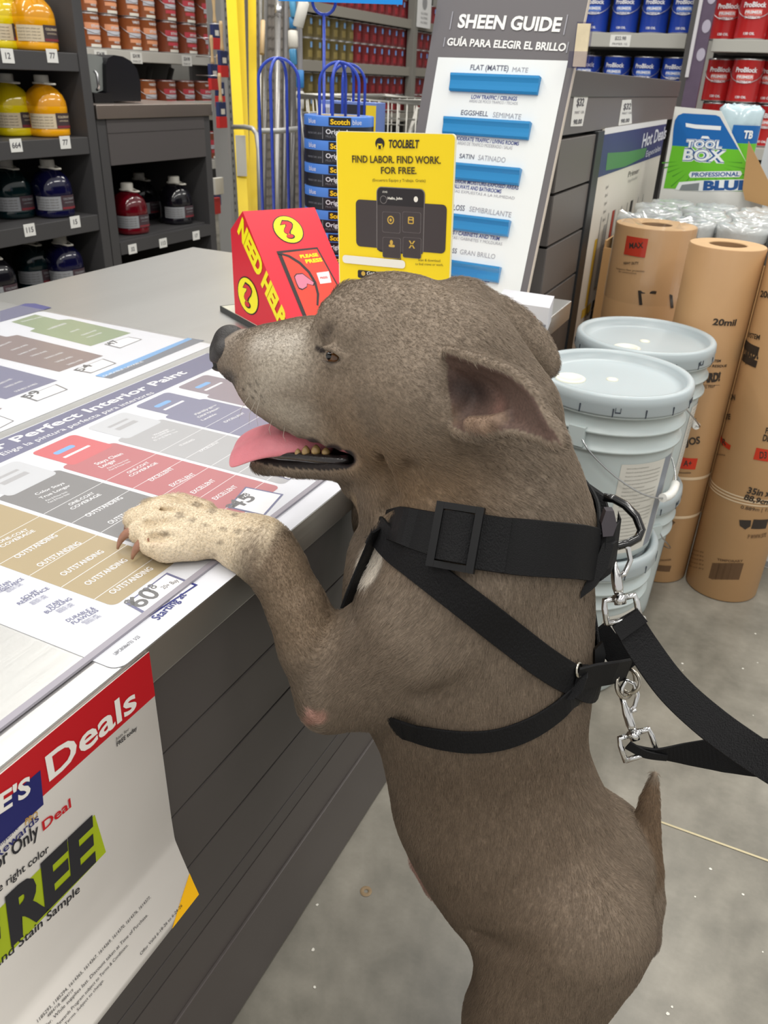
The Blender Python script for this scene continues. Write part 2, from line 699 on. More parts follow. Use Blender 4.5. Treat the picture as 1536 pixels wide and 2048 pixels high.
line('True Longer', (220, 1110), (378, 1040), W_, .0056, .01)
line('Stays Clean', (515, 930), (655, 872), W_, .0075, .01)
line('Longer', (540, 945), (620, 908), W_, .0075, .01)
for k, (x, y) in enumerate(((575, 950), (585, 960), (250, 1122), (262, 1132), (1040, 660), (1055, 675), (820, 790), (835, 800))):
    line('Paint & Primer finish', (x, y), (x + 110, y - 48), W_, .004)
for s, p0, p1 in (('Washable', (820, 775), (895, 742)), ('Coverage &', (815, 790), (900, 750)), ('Durability', (825, 803), (910, 765)), ('Family & ', (1040, 665), (1130, 625)), ('Low Odor', (1055, 680), (1160, 632)), ('Lavable', (1075, 695), (1150, 660)), ('STANDARD', (960, 830), (1035, 795)), ('EXCELLENT', (1065, 860), (1165, 810)), ('EXCELLENT', (1195, 705), (1300, 655))):
    line(s, p0, p1, W_, .0048, .01)
for s, p0, p1 in (('STAIN', (0, 1585), (62, 1550)), ('RESISTANCE', (0, 1608), (130, 1535)), ('SCUFF', (125, 1645), (205, 1600)), ('RESISTANCE', (105, 1672), (265, 1585)), ('STAIN', (260, 1690), (330, 1650)), ('BLOCKING', (250, 1718), (385, 1640)), ('DURABLE &', (362, 1762), (505, 1690)), ('FLAWLESS', (392, 1775), (525, 1702))):
    line(s, p0, p1, NV, .0052, .012)
for k, (x, y) in enumerate(((440, 1770), (460, 1775), (305, 1708), (318, 1715), (165, 1665), (178, 1672), (30, 1600), (45, 1606))):
    line('RESISTENTE Y LIMPIO', (x, y), (x + 80, y - 42), NV, .0035)
line('Find Your Perfect Interior Paint', (-560, 1075), (995, 440), W_, .0185, .022)
line('Elige la pintura perfecta para interiores', (20, 880), (820, 548), W_, .0105, .0)
# price stickers
def price(p00, p10, p11, p01, big, cents, bigp, cent_p):
    """outlined sticker given by its four corners in the close-up: lower-left, lower-right, upper-right, upper-left along the reading direction"""
    q = [np.array(DF.uv(*C1(*p))) for p in (p00, p10, p11, p01)]
    rect = lambda k, mi, lift: mb.add([DF.pt(*(np.mean(q, 0) + (x - np.mean(q, 0)) * k), lift) for x in q], [(0, 1, 2, 3)], mi, False)
    global mb
    keep, mb = mb, MB()
    rect(1.0, NV, .0009)
    rect(.90, INK['white'], .00095)
    line(big, *bigp, BK, .021, .02, .00105)
    if cents:
        line(cents, *cent_p, BK, .010, .012, .00105)
    part_world(mb, 'price_sticker', ink_m, chart)
    mb = keep


price((790, 1735), (1048, 1565), (885, 1500), (665, 1665), '60', '98', ((745, 1692), (858, 1612)), ((790, 1608), (838, 1575)))
line('$', (690, 1680), (722, 1662), BK, .012, .01, .00105)
line('20+ Buy', (870, 1590), (950, 1545), BK, .006, .01, .00105)
line('Priced at Any Color', (825, 1700), (905, 1650), BK, .0045, .01, .00105)
price((1400, 1200), (1502, 1085), (1300, 1045), (1205, 1155), '45', '98', ((1260, 1165), (1362, 1105)), ((1290, 1110), (1330, 1088)))
line('$', (1220, 1162), (1250, 1145), BK, .010, .01, .00105)
price((1530, 1008), (1640, 950), (1540, 925), (1450, 985), '38', '', ((1480, 992), (1530, 965)), ((1500, 960), (1510, 955)))
line('Starting at', (840, 1752), (990, 1618), NV, .009, .012, .00105)
line('LBPCBIS866733  5/23', (615, 1938), (745, 1842), BK, .0042, .0, .00105)
part_world(mb, 'lettering', ink_m, chart)

# far chart
chart2 = flat_sheet('paint_chart', 'second printed paint chart with green column, farther back on the desk', 'chart', .35, 1.207, .500, .945, paper)
mb = MB()
def C6(x, y):
    return (x * .2995, 600 + y * .2995)


for nm, pts in (('navy', [(0, 75), (170, 25), (235, 25), (345, 52), (0, 150)]), ('green', [(75, 148), (235, 98), (390, 135), (470, 130), (875, 222), (605, 310), (200, 210), (235, 192)]), ('brown', [(-330, 300), (-60, 225), (45, 248), (115, 235), (690, 375), (395, 482), (-350, 310)]),
                ('lav', [(-400, 470), (-150, 400), (385, 540), (40, 665), (-420, 560)]), ('slate', [(640, 512), (1280, 258), (1365, 272), (740, 528)]), ('sky', [(635, 508), (1255, 255), (1285, 262), (690, 520)]), ('brown', [(-500, 745), (-300, 690), (15, 725), (-10, 740)])):
    mb.add([DF.pt(*DF.uv(*C6(*p)), .0006 + (.0001 if nm == 'sky' else 0)) for p in pts], [tuple(range(len(pts)))], INK[nm], False)


def line6(s, p0, p1, mi, cap, bold=0.0, lift=.00085):
    a, b = C6(*p0), C6(*p1)
    u, v = DF.uv(*a)
    write(mb, DF, s, a, b, proj(DF.pt(u, v + cap)), mi, lift, bold)


for big, b0, b1, box in (('47', (745, 305), (805, 280), ((800, 325), (950, 265), (860, 248), (695, 298))), ('54', (545, 482), (625, 440), ((605, 492), (778, 425), (690, 395), (495, 470))), ('59', (195, 662), (285, 615), ((245, 680), (455, 600), (375, 565), (160, 650))), ('48', (-90, 850), (0, 800), ((-40, 880), (95, 810), (0, 775), (-120, 850)))):
    keep, mb = mb, MB()
    q = [np.array(DF.uv(*C6(*p))) for p in box]
    for k, mi, lf in ((1, INK['dgrey'], .0009), (.9, INK['white'], .00095)):
        mb.add([DF.pt(*(np.mean(q, 0) + (x - np.mean(q, 0)) * k), lf) for x in q], [(0, 1, 2, 3)], mi, False)
    line6(big, b0, b1, BK, .017, .02, .00105)
    part_world(mb, 'price_sticker', ink_m, chart2)
    mb = keep
for p0, p1 in (((330, 200), (450, 160)), ((480, 218), (535, 198)), ((555, 240), (650, 205)), ((590, 255), (685, 222)), ((0, 315), (80, 282)), ((85, 340), (190, 302)), ((135, 370), (250, 325)), ((215, 380), (320, 345)), ((310, 395), (425, 355)), ((380, 420), (490, 382)), ((460, 438), (555, 402)), ((0, 568), (85, 530)), ((40, 590), (155, 545)), ((110, 618), (255, 562)), ((700, 515), (960, 415)), ((350, 190), (440, 158)), ((150, 150), (300, 112))):
    line6('DURABLE LAVABLE', p0, p1, W_, .006, .005)
part_world(mb, 'printed_columns', ink_m, chart2)

# clear cover sheet with a grey edge trim
def clear_material(name, tint=(255, 255, 255), rough=.04, haze=0.0):
    m = bpy.data.materials.new(name)
    m.use_nodes = True
    nt = m.node_tree
    out = nt.nodes['Material Output']
    nt.nodes.remove(nt.nodes['Principled BSDF'])
    t = nt.nodes.new('ShaderNodeBsdfTransparent')
    t.inputs['Color'].default_value = lin(tint)
    g = nt.nodes.new('ShaderNodeBsdfGlossy')
    g.inputs['Roughness'].default_value = rough
    fr = nt.nodes.new('ShaderNodeFresnel')
    fr.inputs['IOR'].default_value = 1.49
    mx = nt.nodes.new('ShaderNodeMixShader')
    ge = nt.nodes.new('ShaderNodeNewGeometry')
    inv = nt.nodes.new('ShaderNodeMath')
    inv.operation = 'SUBTRACT'
    inv.inputs[0].default_value = 1.0
    nt.links.new(ge.outputs['Backfacing'], inv.inputs[1])
    mul = nt.nodes.new('ShaderNodeMath')
    mul.operation = 'MULTIPLY'
    nt.links.new(fr.outputs[0], mul.inputs[0])
    nt.links.new(inv.outputs[0], mul.inputs[1])
    nt.links.new(mul.outputs[0], mx.inputs[0])
    nt.links.new(t.outputs[0], mx.inputs[1])
    nt.links.new(g.outputs[0], mx.inputs[2])
    if haze:
        df = nt.nodes.new('ShaderNodeBsdfDiffuse')
        df.inputs['Color'].default_value = (.8, .8, .8, 1)
        m2 = nt.nodes.new('ShaderNodeMixShader')
        m2.inputs[0].default_value = haze
        nt.links.new(mx.outputs[0], m2.inputs[1])
        nt.links.new(df.outputs[0], m2.inputs[2])
        nt.links.new(m2.outputs[0], out.inputs['Surface'])
    else:
        nt.links.new(mx.outputs[0], out.inputs['Surface'])
    return m


cover = thing('cover_sheet', 'clear scuffed plastic cover sheet over the charts on the steel desk', 'cover sheet', (-1.0, .6, DZ))
mb = MB()
mb.box(-1.50, -.459, -.7, 1.21, DZ + .0017, DZ + .0036)
part_world(mb, 'clear_pane', [clear_material('clear_plastic', rough=.20, haze=.07)], cover)
mb = MB()
mb.box(-.4645, -.4575, -.7, 1.21, DZ + .0012, DZ + .0039)
part_world(mb, 'edge_trim', [mat('grey_trim', (150, 146, 156), .4)], cover)

# ------------------------------------------------------------------ paper poster hanging from the desk edge
PROF = [at(px, py, 1, .43)[[0, 2]] for (px, py) in ((288, 1303), (288, 1350), (290, 1400), (294, 1450), (300, 1500), (309, 1545), (320, 1590), (332, 1635), (345, 1680), (358, 1712), (370, 1740), (381, 1766), (392, 1790))]
PROF = np.array(PROF)
PROF[:, 0] = np.maximum(PROF[:, 0], -.4285 - np.linspace(0, .0, len(PROF)))
PROF[:, 0] += np.linspace(.0, .002, len(PROF))
ARC = np.concatenate([[0], np.cumsum(np.linalg.norm(np.diff(PROF, axis=0), axis=1))])


class Hanging:
    """The curved sheet: u runs along +y, v is height along the sheet measured from its bottom edge."""
    H = ARC[-1]

    def pt(self, a, b, lift=0.0):
        s = self.H - b
        x, z = np.interp(s, ARC, PROF[:, 0]), np.interp(s, ARC, PROF[:, 1])
        e = .004
        dx, dz = np.interp(s + e, ARC, PROF[:, 0]) - np.interp(s - e, ARC, PROF[:, 0]), np.interp(s + e, ARC, PROF[:, 1]) - np.interp(s - e, ARC, PROF[:, 1])
        n = np.array([-dz, dx])
        n = n / (np.linalg.norm(n) + 1e-12)
        return np.array([x + n[0] * lift, a, z + n[1] * lift])

    def uv(self, px, py):
        d = ray(px, py)
        best = None
        for i in range(len(PROF) - 1):
            A, B = PROF[i], PROF[i + 1]
            n = np.array([-(B[1] - A[1]), B[0] - A[0]])
            den = d[0] * n[0] + d[2] * n[1]
            t = ((A[0] - CAM_C[0]) * n[0] + (A[1] - CAM_C[2]) * n[1]) / den
            q = CAM_C + t * d
            w = (np.array([q[0], q[2]]) - A) @ (B - A) / ((B - A) @ (B - A))
            lo = -.001 if i else -9
            hi = 1.001 if i < len(PROF) - 2 else 9
            if lo <= w <= hi:
                best = (q[1], self.H - (ARC[i] + w * (ARC[i + 1] - ARC[i])))
                break
        return best


HF = Hanging()
poster = thing('sale_poster', 'white and red sale poster curling off the front edge of the desk', 'poster', (-.43, .2, .5))
mb = MB()
pw = mat('poster_white', (246, 241, 235), .45)
pr = mat('poster_red', (198, 22, 34), .4)
pn = mat('poster_navy', (34, 38, 108), .4)
pg = mat('poster_lime', (172, 190, 26), .42)
pk = mat('poster_black', (38, 38, 44), .5)
py_ = mat('poster_yellow', (244, 184, 22), .42)
pgold = mat('poster_gold', (196, 150, 60), .42)
PM_ = [pw, pr, pn, pg, pk, py_, pgold]
U0, U1 = -.30, .432


def hang_patch(mb, pts_uv, mi, lift):
    """a region of the sheet between two slanted ends, cut into strips so it follows the curl; pts: (u0b, u1b, b) rows"""
    (a0, a1, b0), (c0, c1, b1) = pts_uv
    n = max(1, int(abs(b1 - b0) / .006))
    vs = []
    for i in range(n + 1):
        t = i / n
        b = b0 + (b1 - b0) * t
        vs += [HF.pt(a0 + (c0 - a0) * t, b, lift), HF.pt(a1 + (c1 - a1) * t, b, lift)]
    mb.add(vs, [(2 * i, 2 * i + 1, 2 * i + 3, 2 * i + 2) for i in range(n)], mi, False)


n_ = 60
vs, fs = [], []
for i in range(n_ + 1):
    b = HF.H * i / n_
    for lift in (0, -.0004):
        vs += [HF.pt(U0, b, lift), HF.pt(U1, b, lift)]
for i in range(n_):
    o = 4 * i
    fs += [(o, o + 1, o + 5, o + 4), (o + 2, o + 6, o + 7, o + 3), (o + 1, o + 3, o + 7, o + 5), (o, o + 4, o + 6, o + 2)]
fs += [(0, 2, 3, 1), (4 * n_, 4 * n_ + 1, 4 * n_ + 3, 4 * n_ + 2)]
mb.add(vs, fs, 0, True)
part_world(mb, 'paper_sheet', [pw], poster, normals=False)


def D2(x, y):      # a point of the close-up of the poster -> the photograph
    return (x * .3944, 1240 + y * .3944)


mb = MB()
vb = HF.uv(*D2(732, 430))[1]
hang_patch(mb, ((U0, U1, vb), (U0, U1, HF.H)), 1, .0004)
# dark blue shop badge on the red band
q = [HF.uv(*D2(*p)) for p in ((-40, 1020), (205, 880), (192, 745), (150, 745), (-40, 860))]
hang_patch(mb, ((U0, q[1][0], q[1][1] - .012), (U0, q[2][0] + .001, q[2][1] - .004)), 2, .0007)
# lime block
q = [HF.uv(*D2(*p)) for p in ((535, 1175), (480, 955))]
hang_patch(mb, ((U0, q[0][0], q[0][1]), (U0, q[0][0] - .004, q[1][1] - .006)), 3, .0006)
# yellow corner
for i in range(8):
    t0, t1 = i / 8, (i + 1) / 8
    mb.add([HF.pt(U1 - .045 * (1 - t0), .0 + .030 * t0, .0006), HF.pt(U1, .0 + .030 * t0, .0006), HF.pt(U1, .030 * t1, .0006), HF.pt(U1 - .045 * (1 - t1), .030 * t1, .0006)], [(0, 1, 2, 3)], 5, False)


def hline(s, p0, p1, ptop, mi, bold=0.0, shear=0.0, lift=.0009):
    write(mb, HF, s, D2(*p0), D2(*p1), D2(*ptop), mi, lift, bold, shear)


hline('Deals', (245, 815), (690, 440), (232, 690), 0, .02, 0, .0011)
hline("LOWE'S", (-400, 1240), (150, 875), (-420, 1150), 0, .03, 0, .0012)
hline('REE', (50, 1645), (497, 1195), (0, 1440), 4, .05, .1, .0011)
hline('F', (-110, 1800), (20, 1680), (-150, 1600), 4, .05, .1, .0011)
hline('Deal', (215, 1068), (358, 945), (212, 1020), 1, .02)
hline('For Only', (-60, 1300), (195, 1085), (-75, 1240), 4, .02)
hline('myLowe', (0, 1145), (90, 1055), (-5, 1120), 2, 0)
hline('PRO', (125, 1040), (188, 995), (120, 1010), 6, .01)
hline('Rewards', (-20, 1215), (195, 1010), (-30, 1180), 2, .012)
hline('the right color', (-60, 1420), (245, 1170), (-70, 1385), 4, .012)
hline('Paint and Stain Sample', (-190, 1920), (402, 1375), (-200, 1880), 4, .012)
hline('Join for', (585, 612), (652, 556), (582, 598), 4, 0)
hline('FREE today', (590, 640), (692, 552), (585, 622), 4, .02)
hline('1185293, 1185294, 1614365, 1614367, 1614369, 1614370, 1614376, 1614377,', (190, 2040), (762, 1408), (185, 2024), 4, 0)
hline('4884718, 4884719', (240, 2015), (370, 1880), (235, 2002), 4, 0)
hline('offer. While supplies last. Discount taken at Time of Purchase.', (215, 2085), (748, 1498), (210, 2068), 4, 0)
hline('Rewards Program subject to Terms & Conditions.', (290, 2060), (648, 1650), (285, 2045), 4, 0)
hline('Terms. Subject to change.', (330, 2055), (525, 1828), (325, 2042), 4, 0)
hline('Offer Valid 6-18-26 to 6-24-26', (712, 1700), (922, 1450), (706, 1688), 4, 0)
part_world(mb, 'print', PM_, poster, normals=False)
# ------------------------------------------------------------------ things standing on the desk
# red wedge-shaped help box on a dark plate
RB_YAW, RB_LEAN, RB_W, RB_L, RB_D, RB_H = 1.045, .795, .159, .302, .276, .169
RB_P = np.array([-.766, 1.244, DZ + .012])
u_ = np.array([math.cos(RB_YAW), math.sin(RB_YAW), 0])
bk = np.array([-math.sin(RB_YAW), math.cos(RB_YAW), 0])
v_ = np.array([0, 0, 1]) * math.cos(RB_LEAN) + bk * math.sin(RB_LEAN)
box = thing('help_button_box', 'red wedge-shaped help box with yellow question marks on the desk', 'help box', tuple(RB_P))
hb_red = mat('help_red', (214, 32, 52), .38)
hb_y = mat('help_yellow', (250, 236, 10), .4)
hb_k = mat('help_black', (36, 26, 28), .45)
hb_o = mat('help_orange_red', (226, 62, 44), .4)
hb_w = mat('help_white', (238, 232, 232), .4)
hb_p = mat('help_pink', (206, 120, 146), .45)
HM = [hb_red, hb_y, hb_k, hb_o, hb_w, hb_p]
T_ = RB_P + v_ * RB_L
prof = [RB_P, T_, T_ + bk * .0, RB_P + bk * RB_D + np.array([0, 0, RB_H]), RB_P + bk * RB_D]
prof = [prof[0], prof[1], prof[3], prof[4]]
mb = MB()
mb.extrude(prof, u_ * RB_W)
part_world(mb, 'wedge_body', [hb_red], box)
FF = Flat(RB_P, u_, v_)
SF = Flat(RB_P + bk * RB_D, -bk, np.array([0, 0, 1.0]))
mb = MB()


def C3(x, y):
    return (420 + x * .33854, 240 + y * .33854)


def qmark(face, c, top, edge):
    """round yellow badge with a question mark; given centre, top and side points of the close-up"""
    a, b = face.uv(*C3(*c))
    at1, bt1 = face.uv(*C3(*top))
    ae, be = face.uv(*C3(*edge))
    rb, ra = math.hypot(at1 - a, bt1 - b), math.hypot(ae - a, be - b)
    disc_uv(mb, face, a, b, ra * 1.08, rb * 1.07, 2, .0005)
    disc_uv(mb, face, a, b, ra, rb, 1, .0008)
    write_uv(mb, face, '?', a, b - rb * .62, rb * 1.24, 2, .0011, .05, 0, ra * 1.0, 'C')
    write_uv(mb, face, '?', a, b - rb * .60, rb * 1.18, 0, .0013, .02, 0, ra * .82, 'C')


qmark(FF, (462, 648), (452, 572), (540, 640))
qmark(SF, (225, 1038), (212, 932), (282, 1040))
# NEED HELP along the front edge of the near side
a0, b0 = SF.uv(*C3(168, 655))
write(mb, SF, 'NEED HELP', C3(165, 652), C3(420, 1225), C3(205, 610), 1, .0009, .06)
# door picture
poly_px(mb, FF, [C3(*p) for p in ((392, 776), (634, 752), (770, 1000), (640, 1250), (560, 1190))], 2, .0004)
poly_px(mb, FF, [C3(*p) for p in ((420, 788), (630, 764), (752, 985), (640, 1200), (575, 1170))], 3, .0007)
arc = [(410, 784), (470, 800), (535, 840), (590, 895), (628, 960), (645, 1030), (640, 1100)]
arc2 = [(395, 790), (462, 812), (525, 852), (578, 905), (614, 966), (630, 1030), (628, 1095)]
for i in range(len(arc) - 1):
    poly_px(mb, FF, [C3(*arc[i]), C3(*arc[i + 1]), C3(*arc2[i + 1]), C3(*arc2[i])], 2, .0009)
write(mb, FF, 'PLEASE', C3(535, 818), C3(640, 806), C3(530, 800), 1, .0011, .04)
write(mb, FF, 'PRESS', C3(568, 848), C3(665, 836), C3(562, 828), 1, .0011, .04)
poly_px(mb, FF, [C3(*p) for p in ((628, 905), (700, 896), (716, 962), (650, 970))], 4, .0012)
write(mb, FF, 'PRESS', C3(652, 942), C3(695, 936), C3(650, 930), 0, .0016, .02)
# pointing hand drawn on the door
hand = [(500, 930), (512, 915), (545, 912), (572, 932), (612, 962), (606, 978), (572, 968), (570, 985), (545, 1000), (525, 992), (512, 965)]
poly_px(mb, FF, [C3(p[0] + (p[0] - 548) * .12, p[1] + (p[1] - 955) * .16) for p in hand], 2, .0009)
poly_px(mb, FF, [C3(*p) for p in hand], 5, .0012)
part_world(mb, 'print', HM, box, normals=False)
mb = MB()
pc = RB_P + bk * .13 + u_ * .08
mb.obox(RB_P - bk * .004 - u_ * .003 - np.array([0, 0, .0117]), u_ * .170, bk * .352, (0, 0, .011))
plate_t = thing('counter_mat', 'thin dark plate on the desk under the red help box', 'plate', tuple(RB_P - np.array([0, 0, .0118])))
part_world(mb, 'base_plate', [mat('dark_plate', (52, 54, 54), .4)], plate_t)
mb = MB()
mb.obox(RB_P - bk * .002 - u_ * .001 - np.array([0, 0, .0006]), u_ * .166, bk * .344, (0, 0, .0005))
part_world(mb, 'pale_liner', [mat('pale_liner', (206, 208, 190), .5)], plate_t)

# yellow upright sign
YS_Y = 1.30
q = {k: at(*p, 1, YS_Y) for k, p in dict(tl=(672, 262), tr=(912, 268), ml=(684, 540), mr=(917, 583)).items()}
ysign = thing('counter_sign', 'upright yellow cardboard sign with a black phone picture behind the dog\'s head', 'sign', (q['ml'][0] + .1, YS_Y, DZ))
uu = q['tr'] - q['tl']
W_s = np.linalg.norm(uu)
uu = uu / W_s
vv = np.array([-uu[2], 0, uu[0]])
BL = q['tl'] - vv * ((q['tl'][2] - DZ) / vv[2])
H_s = (q['tl'][2] - DZ) / vv[2]
YF = Flat(BL, uu, vv)
mb = MB()
pts = []
rad = .007
for (ca, cb, t0) in ((W_s - rad, H_s - rad, 0), (rad, H_s - rad, 90)):
    for k in range(6):
        t = math.radians(t0 + 18 * k)
        pts.append(YF.pt(ca + rad * math.cos(t), cb + rad * math.sin(t), -.004))
pts += [YF.pt(0, .004, -.004), YF.pt(W_s, .014, -.004)]
mb.extrude(pts, YF.n * .0038)
part_world(mb, 'board', [mat('sign_edge', (238, 232, 190), .4)], ysign)
mb = MB()
pts = [p + YF.n * .0040 for p in pts]
mb.add([YF.pt(W_s * .5, H_s * .5, 0) + (p - YF.pt(W_s * .5, H_s * .5, -.0)) * np.array([.985, 1, .995]) for p in pts], [tuple(range(len(pts)))], 0, False)
SG = dict(yel=(250, 218, 20), blk=(66, 58, 58), ink=(74, 62, 30), wht=(240, 236, 224), gold=(206, 168, 70), dk=(40, 36, 38), lin=(120, 114, 112))
SGM = [mat('sign_' + k, v, .42) for k, v in SG.items()]


def ywrite(s, p0, p1, pt_, mi, bold=0., shear=0.):
    write(mb, YF, s, C3(*p0), C3(*p1), C3(*pt_), mi, .0016, bold, shear)


ywrite('TOOLBELT', (1058, 163), (1238, 165), (1062, 118), 5, .03, .15)
a, b = YF.uv(*C3(1005, 138))
r_ = abs(YF.uv(*C3(1032, 138))[0] - a)
disc_uv(mb, YF, a, b, r_, r_, 5, .0012)
rect_uv(mb, YF, a - r_ * .5, a + r_ * .5, b - r_ * .35, b - r_ * .05, 0, .0015)
rect_uv(mb, YF, a - r_ * .62, a - r_ * .3, b - r_ * 1.0, b - r_ * .2, 0, .0015)
rect_uv(mb, YF, a + r_ * .3, a + r_ * .62, b - r_ * 1.0, b - r_ * .2, 0, .0015)
ywrite('FIND LABOR. FIND WORK.', (842, 250), (1365, 258), (842, 210), 2, .02)
ywrite('FOR FREE.', (1012, 316), (1222, 318), (1012, 278), 2, .02)
ywrite('(Encuentra Equipo y Trabajo. Gratis)', (962, 362), (1275, 366), (962, 346), 2, 0)


def yrect(x0, y0, x1, y1, mi, lift, rad=0.0):
    p, q_ = YF.uv(*C3(x0, y0)), YF.uv(*C3(x1, y1))
    rect_uv(mb, YF, min(p[0], q_[0]), max(p[0], q_[0]), min(p[1], q_[1]), max(p[1], q_[1]), mi, lift, rad=rad)


yrect(862, 468, 1390, 790, 1, .0008, .008)
yrect(985, 392, 1262, 800, 6, .0010, .009)
yrect(990, 397, 1257, 800, 5, .0012, .008)
yrect(990, 500, 1257, 790, 1, .0013)
ywrite('10:46', (1022, 430), (1050, 430), (1022, 418), 3)
ywrite('Hello, John', (1052, 468), (1138, 470), (1052, 454), 3, .03)
a, b = YF.uv(*C3(1027, 470)); disc_uv(mb, YF, a, b, .0066, .0066, 6, .0014); disc_uv(mb, YF, a, b, .0054, .0054, 5, .0016)
a, b = YF.uv(*C3(1218, 468)); disc_uv(mb, YF, a, b, .0038, .0045, 3, .0014)
for x0, y0 in ((1020, 540), (1140, 540), (1022, 690), (1142, 690)):
    yrect(x0, y0, x0 + 106, y0 + 130, 6, .0014, .003); yrect(x0 + 1.5, y0 + 1.5, x0 + 104, y0 + 128, 1, .0015, .003)
a, b = YF.uv(*C3(1070, 590)); disc_uv(mb, YF, a, b, .0064, .0068, 4, .0017); disc_uv(mb, YF, a, b, .0044, .0048, 1, .0018); disc_uv(mb, YF, a, b, .0022, .0026, 4, .0019)
yrect(1172, 570, 1206, 615, 4, .0017, .002); yrect(1180, 577, 1198, 586, 1, .0018); yrect(1178, 592, 1200, 608, 1, .0018)
a, b = YF.uv(*C3(1074, 722)); disc_uv(mb, YF, a, b, .003, .004, 4, .0017); yrect(1058, 734, 1094, 752, 4, .0017, .002)
for s in (-1, 1):
    a, b = YF.uv(*C3(1195, 735))
    P = [YF.pt(a + s * (-.006), b - .006, .0017), YF.pt(a + s * (-.0035), b - .0065, .0017), YF.pt(a + s * .006, b + .006, .0017), YF.pt(a + s * .0035, b + .0065, .0017)]
    mb.add(P, [(0, 1, 2, 3)], 4, False)
yrect(785, 795, 1155, 878, 3, .0018, .006)
ywrite("Lowe's Pros get priority access!", (822, 845), (1132, 838), (822, 820), 5, .01)
yrect(875, 884, 1160, 960, 5, .0014, .003)
a, b = YF.uv(*C3(908, 906)); disc_uv(mb, YF, a, b, .004, .004, 4, .0017)
ywrite('Get it on the app', (930, 915), (1150, 908), (930, 895), 3, .01)
ywrite('Scan & download', (1232, 832), (1362, 838), (1232, 818), 2)
ywrite('to find crews or work.', (1215, 856), (1380, 862), (1215, 842), 2)
part_world(mb, 'print', SGM, ysign, normals=False)
mb = MB()
mb.obox(YF.pt(.02, .012, -.0045), uu * (W_s - .04), np.array([0, .075, -.0]), vv * .0 + np.array([0, 0, .0025]))
mb.obox(YF.pt(.07, .012, -.0045), uu * .004, np.array([0, .07, 0]), vv * .16)
part_world(mb, 'back_stand', [mat('sign_card_back', (214, 206, 180), .6)], ysign)

# sheen guide board leaning back
SY_, SL_, SR_ = -.072, .270, -.007
us = np.array([math.cos(SY_), math.sin(SY_), 0])
bs = np.array([-math.sin(SY_), math.cos(SY_), 0])
vs_ = np.array([0, 0, 1]) * math.cos(SL_) + bs * math.sin(SL_)
BR = at(1046, 622, 2, DZ + .0045)
W_g, H_g = .350, .72
GF = Flat(BR - us * W_g, us, vs_)
guide = thing('sheen_guide_board', 'tall grey sheen guide board with blue sample bars leaning behind the yellow sign', 'display board', tuple(GF.P))
mb = MB()
mb.obox(GF.pt(0, 0, -.012), us * W_g, vs_ * H_g, GF.n * .0118)
part_world(mb, 'board', [mat('guide_grey', (104, 101, 104), .42), mat('guide_edge', (206, 196, 184), .5)], guide)
mb = MB()
mb.obox(GF.pt(W_g + .0002, 0, -.012), us * .0012, vs_ * H_g, GF.n * .0120)
part_world(mb, 'edge_band', [mat('guide_edge', (206, 196, 184), .5)], guide)


def C4(x, y):
    return (840 + x * .3125, y * .3125)


pan = [GF.uv(*p) for p in ((877, 112), (1136, 125), (1037, 598), (852, 262))]
pl, prt = GF.uv(877, 112)[0], (GF.uv(1136, 125)[0] + GF.uv(1037, 598)[0]) / 2
pb, ptp = GF.uv(1037, 598)[1], GF.uv(1000, 118)[1]
mb = MB()
GM = [mat('guide_white', (230, 234, 234), .32), mat('guide_text', (92, 94, 112), .5), mat('guide_grey_text', (160, 160, 168), .5), mat('guide_title', (240, 240, 238), .45), mat('guide_navy', (70, 84, 150), .5)]
rect_uv(mb, GF, pl, prt, pb, ptp, 0, .0008)


def gw(s, p0, p1, pt_, mi, bold=0., shear=0.):
    write(mb, GF, s, C4(*p0), C4(*p1), C4(*pt_), mi, .0014, bold, shear)


gw('SHEEN GUIDE', (240, 175), (895, 202), (252, 95), 3, .035)
gw('GUÍA PARA ELEGIR EL BRILLO', (172, 290), (930, 328), (178, 245), 3, .03)
for x0, y0, x1, y1 in ((192, 190, 215, 75), (920, 225, 948, 95), (152, 300, 164, 240), (938, 340, 952, 270)):
    p, r_ = np.array(GF.uv(*C4(x0, y0))), np.array(GF.uv(*C4(x1, y1)))
    mb.add([GF.pt(p[0] - .0012, p[1], .0014), GF.pt(p[0] + .0012, p[1], .0014), GF.pt(p[0] + .0012, r_[1], .0014), GF.pt(p[0] - .0012, r_[1], .0014)], [(0, 1, 2, 3)], 2, False)
gw('FLAT (MATTE)', (322, 448), (565, 455), (328, 415), 1, .01)
gw('MATE', (590, 460), (690, 465), (596, 430), 2, 0)
gw('LOW TRAFFIC / CEILINGS', (328, 632), (620, 645), (330, 608), 4, .02)
gw('AREAS DE POCO TRAFICO / TECHOS', (315, 655), (625, 672), (316, 638), 2, 0)
gw('EGGSHELL', (262, 735), (435, 745), (268, 705), 1, .01)
gw('SEMIMATE', (465, 750), (645, 765), (470, 718), 2, 0)
gw('MODERATE TRAFFIC / LIVING ROOMS', (222, 895), (632, 932), (224, 872), 4, .02)
gw('AREAS DE TRAFICO MODERADO / SALAS', (240, 925), (590, 958), (242, 905), 2, 0)
gw('SATIN', (252, 1012), (345, 1020), (258, 984), 1, .01)
gw('SATINADO', (372, 1024), (545, 1042), (378, 992), 2, 0)
gw('EXTERIOR MOISTURE-EXPOSED AREAS', (180, 1165), (630, 1215), (182, 1142), 4, .02)
gw('HALLWAYS AND BATHROOMS', (200, 1200), (520, 1238), (202, 1176), 4, .02)
gw('AREAS EXPUESTAS A LA HUMEDAD', (180, 1225), (605, 1278), (182, 1208), 2, 0)
gw('SEMI-GLOSS', (110, 1335), (285, 1350), (116, 1302), 1, .01)
gw('SEMIBRILLANTE', (315, 1352), (582, 1392), (320, 1320), 2, 0)
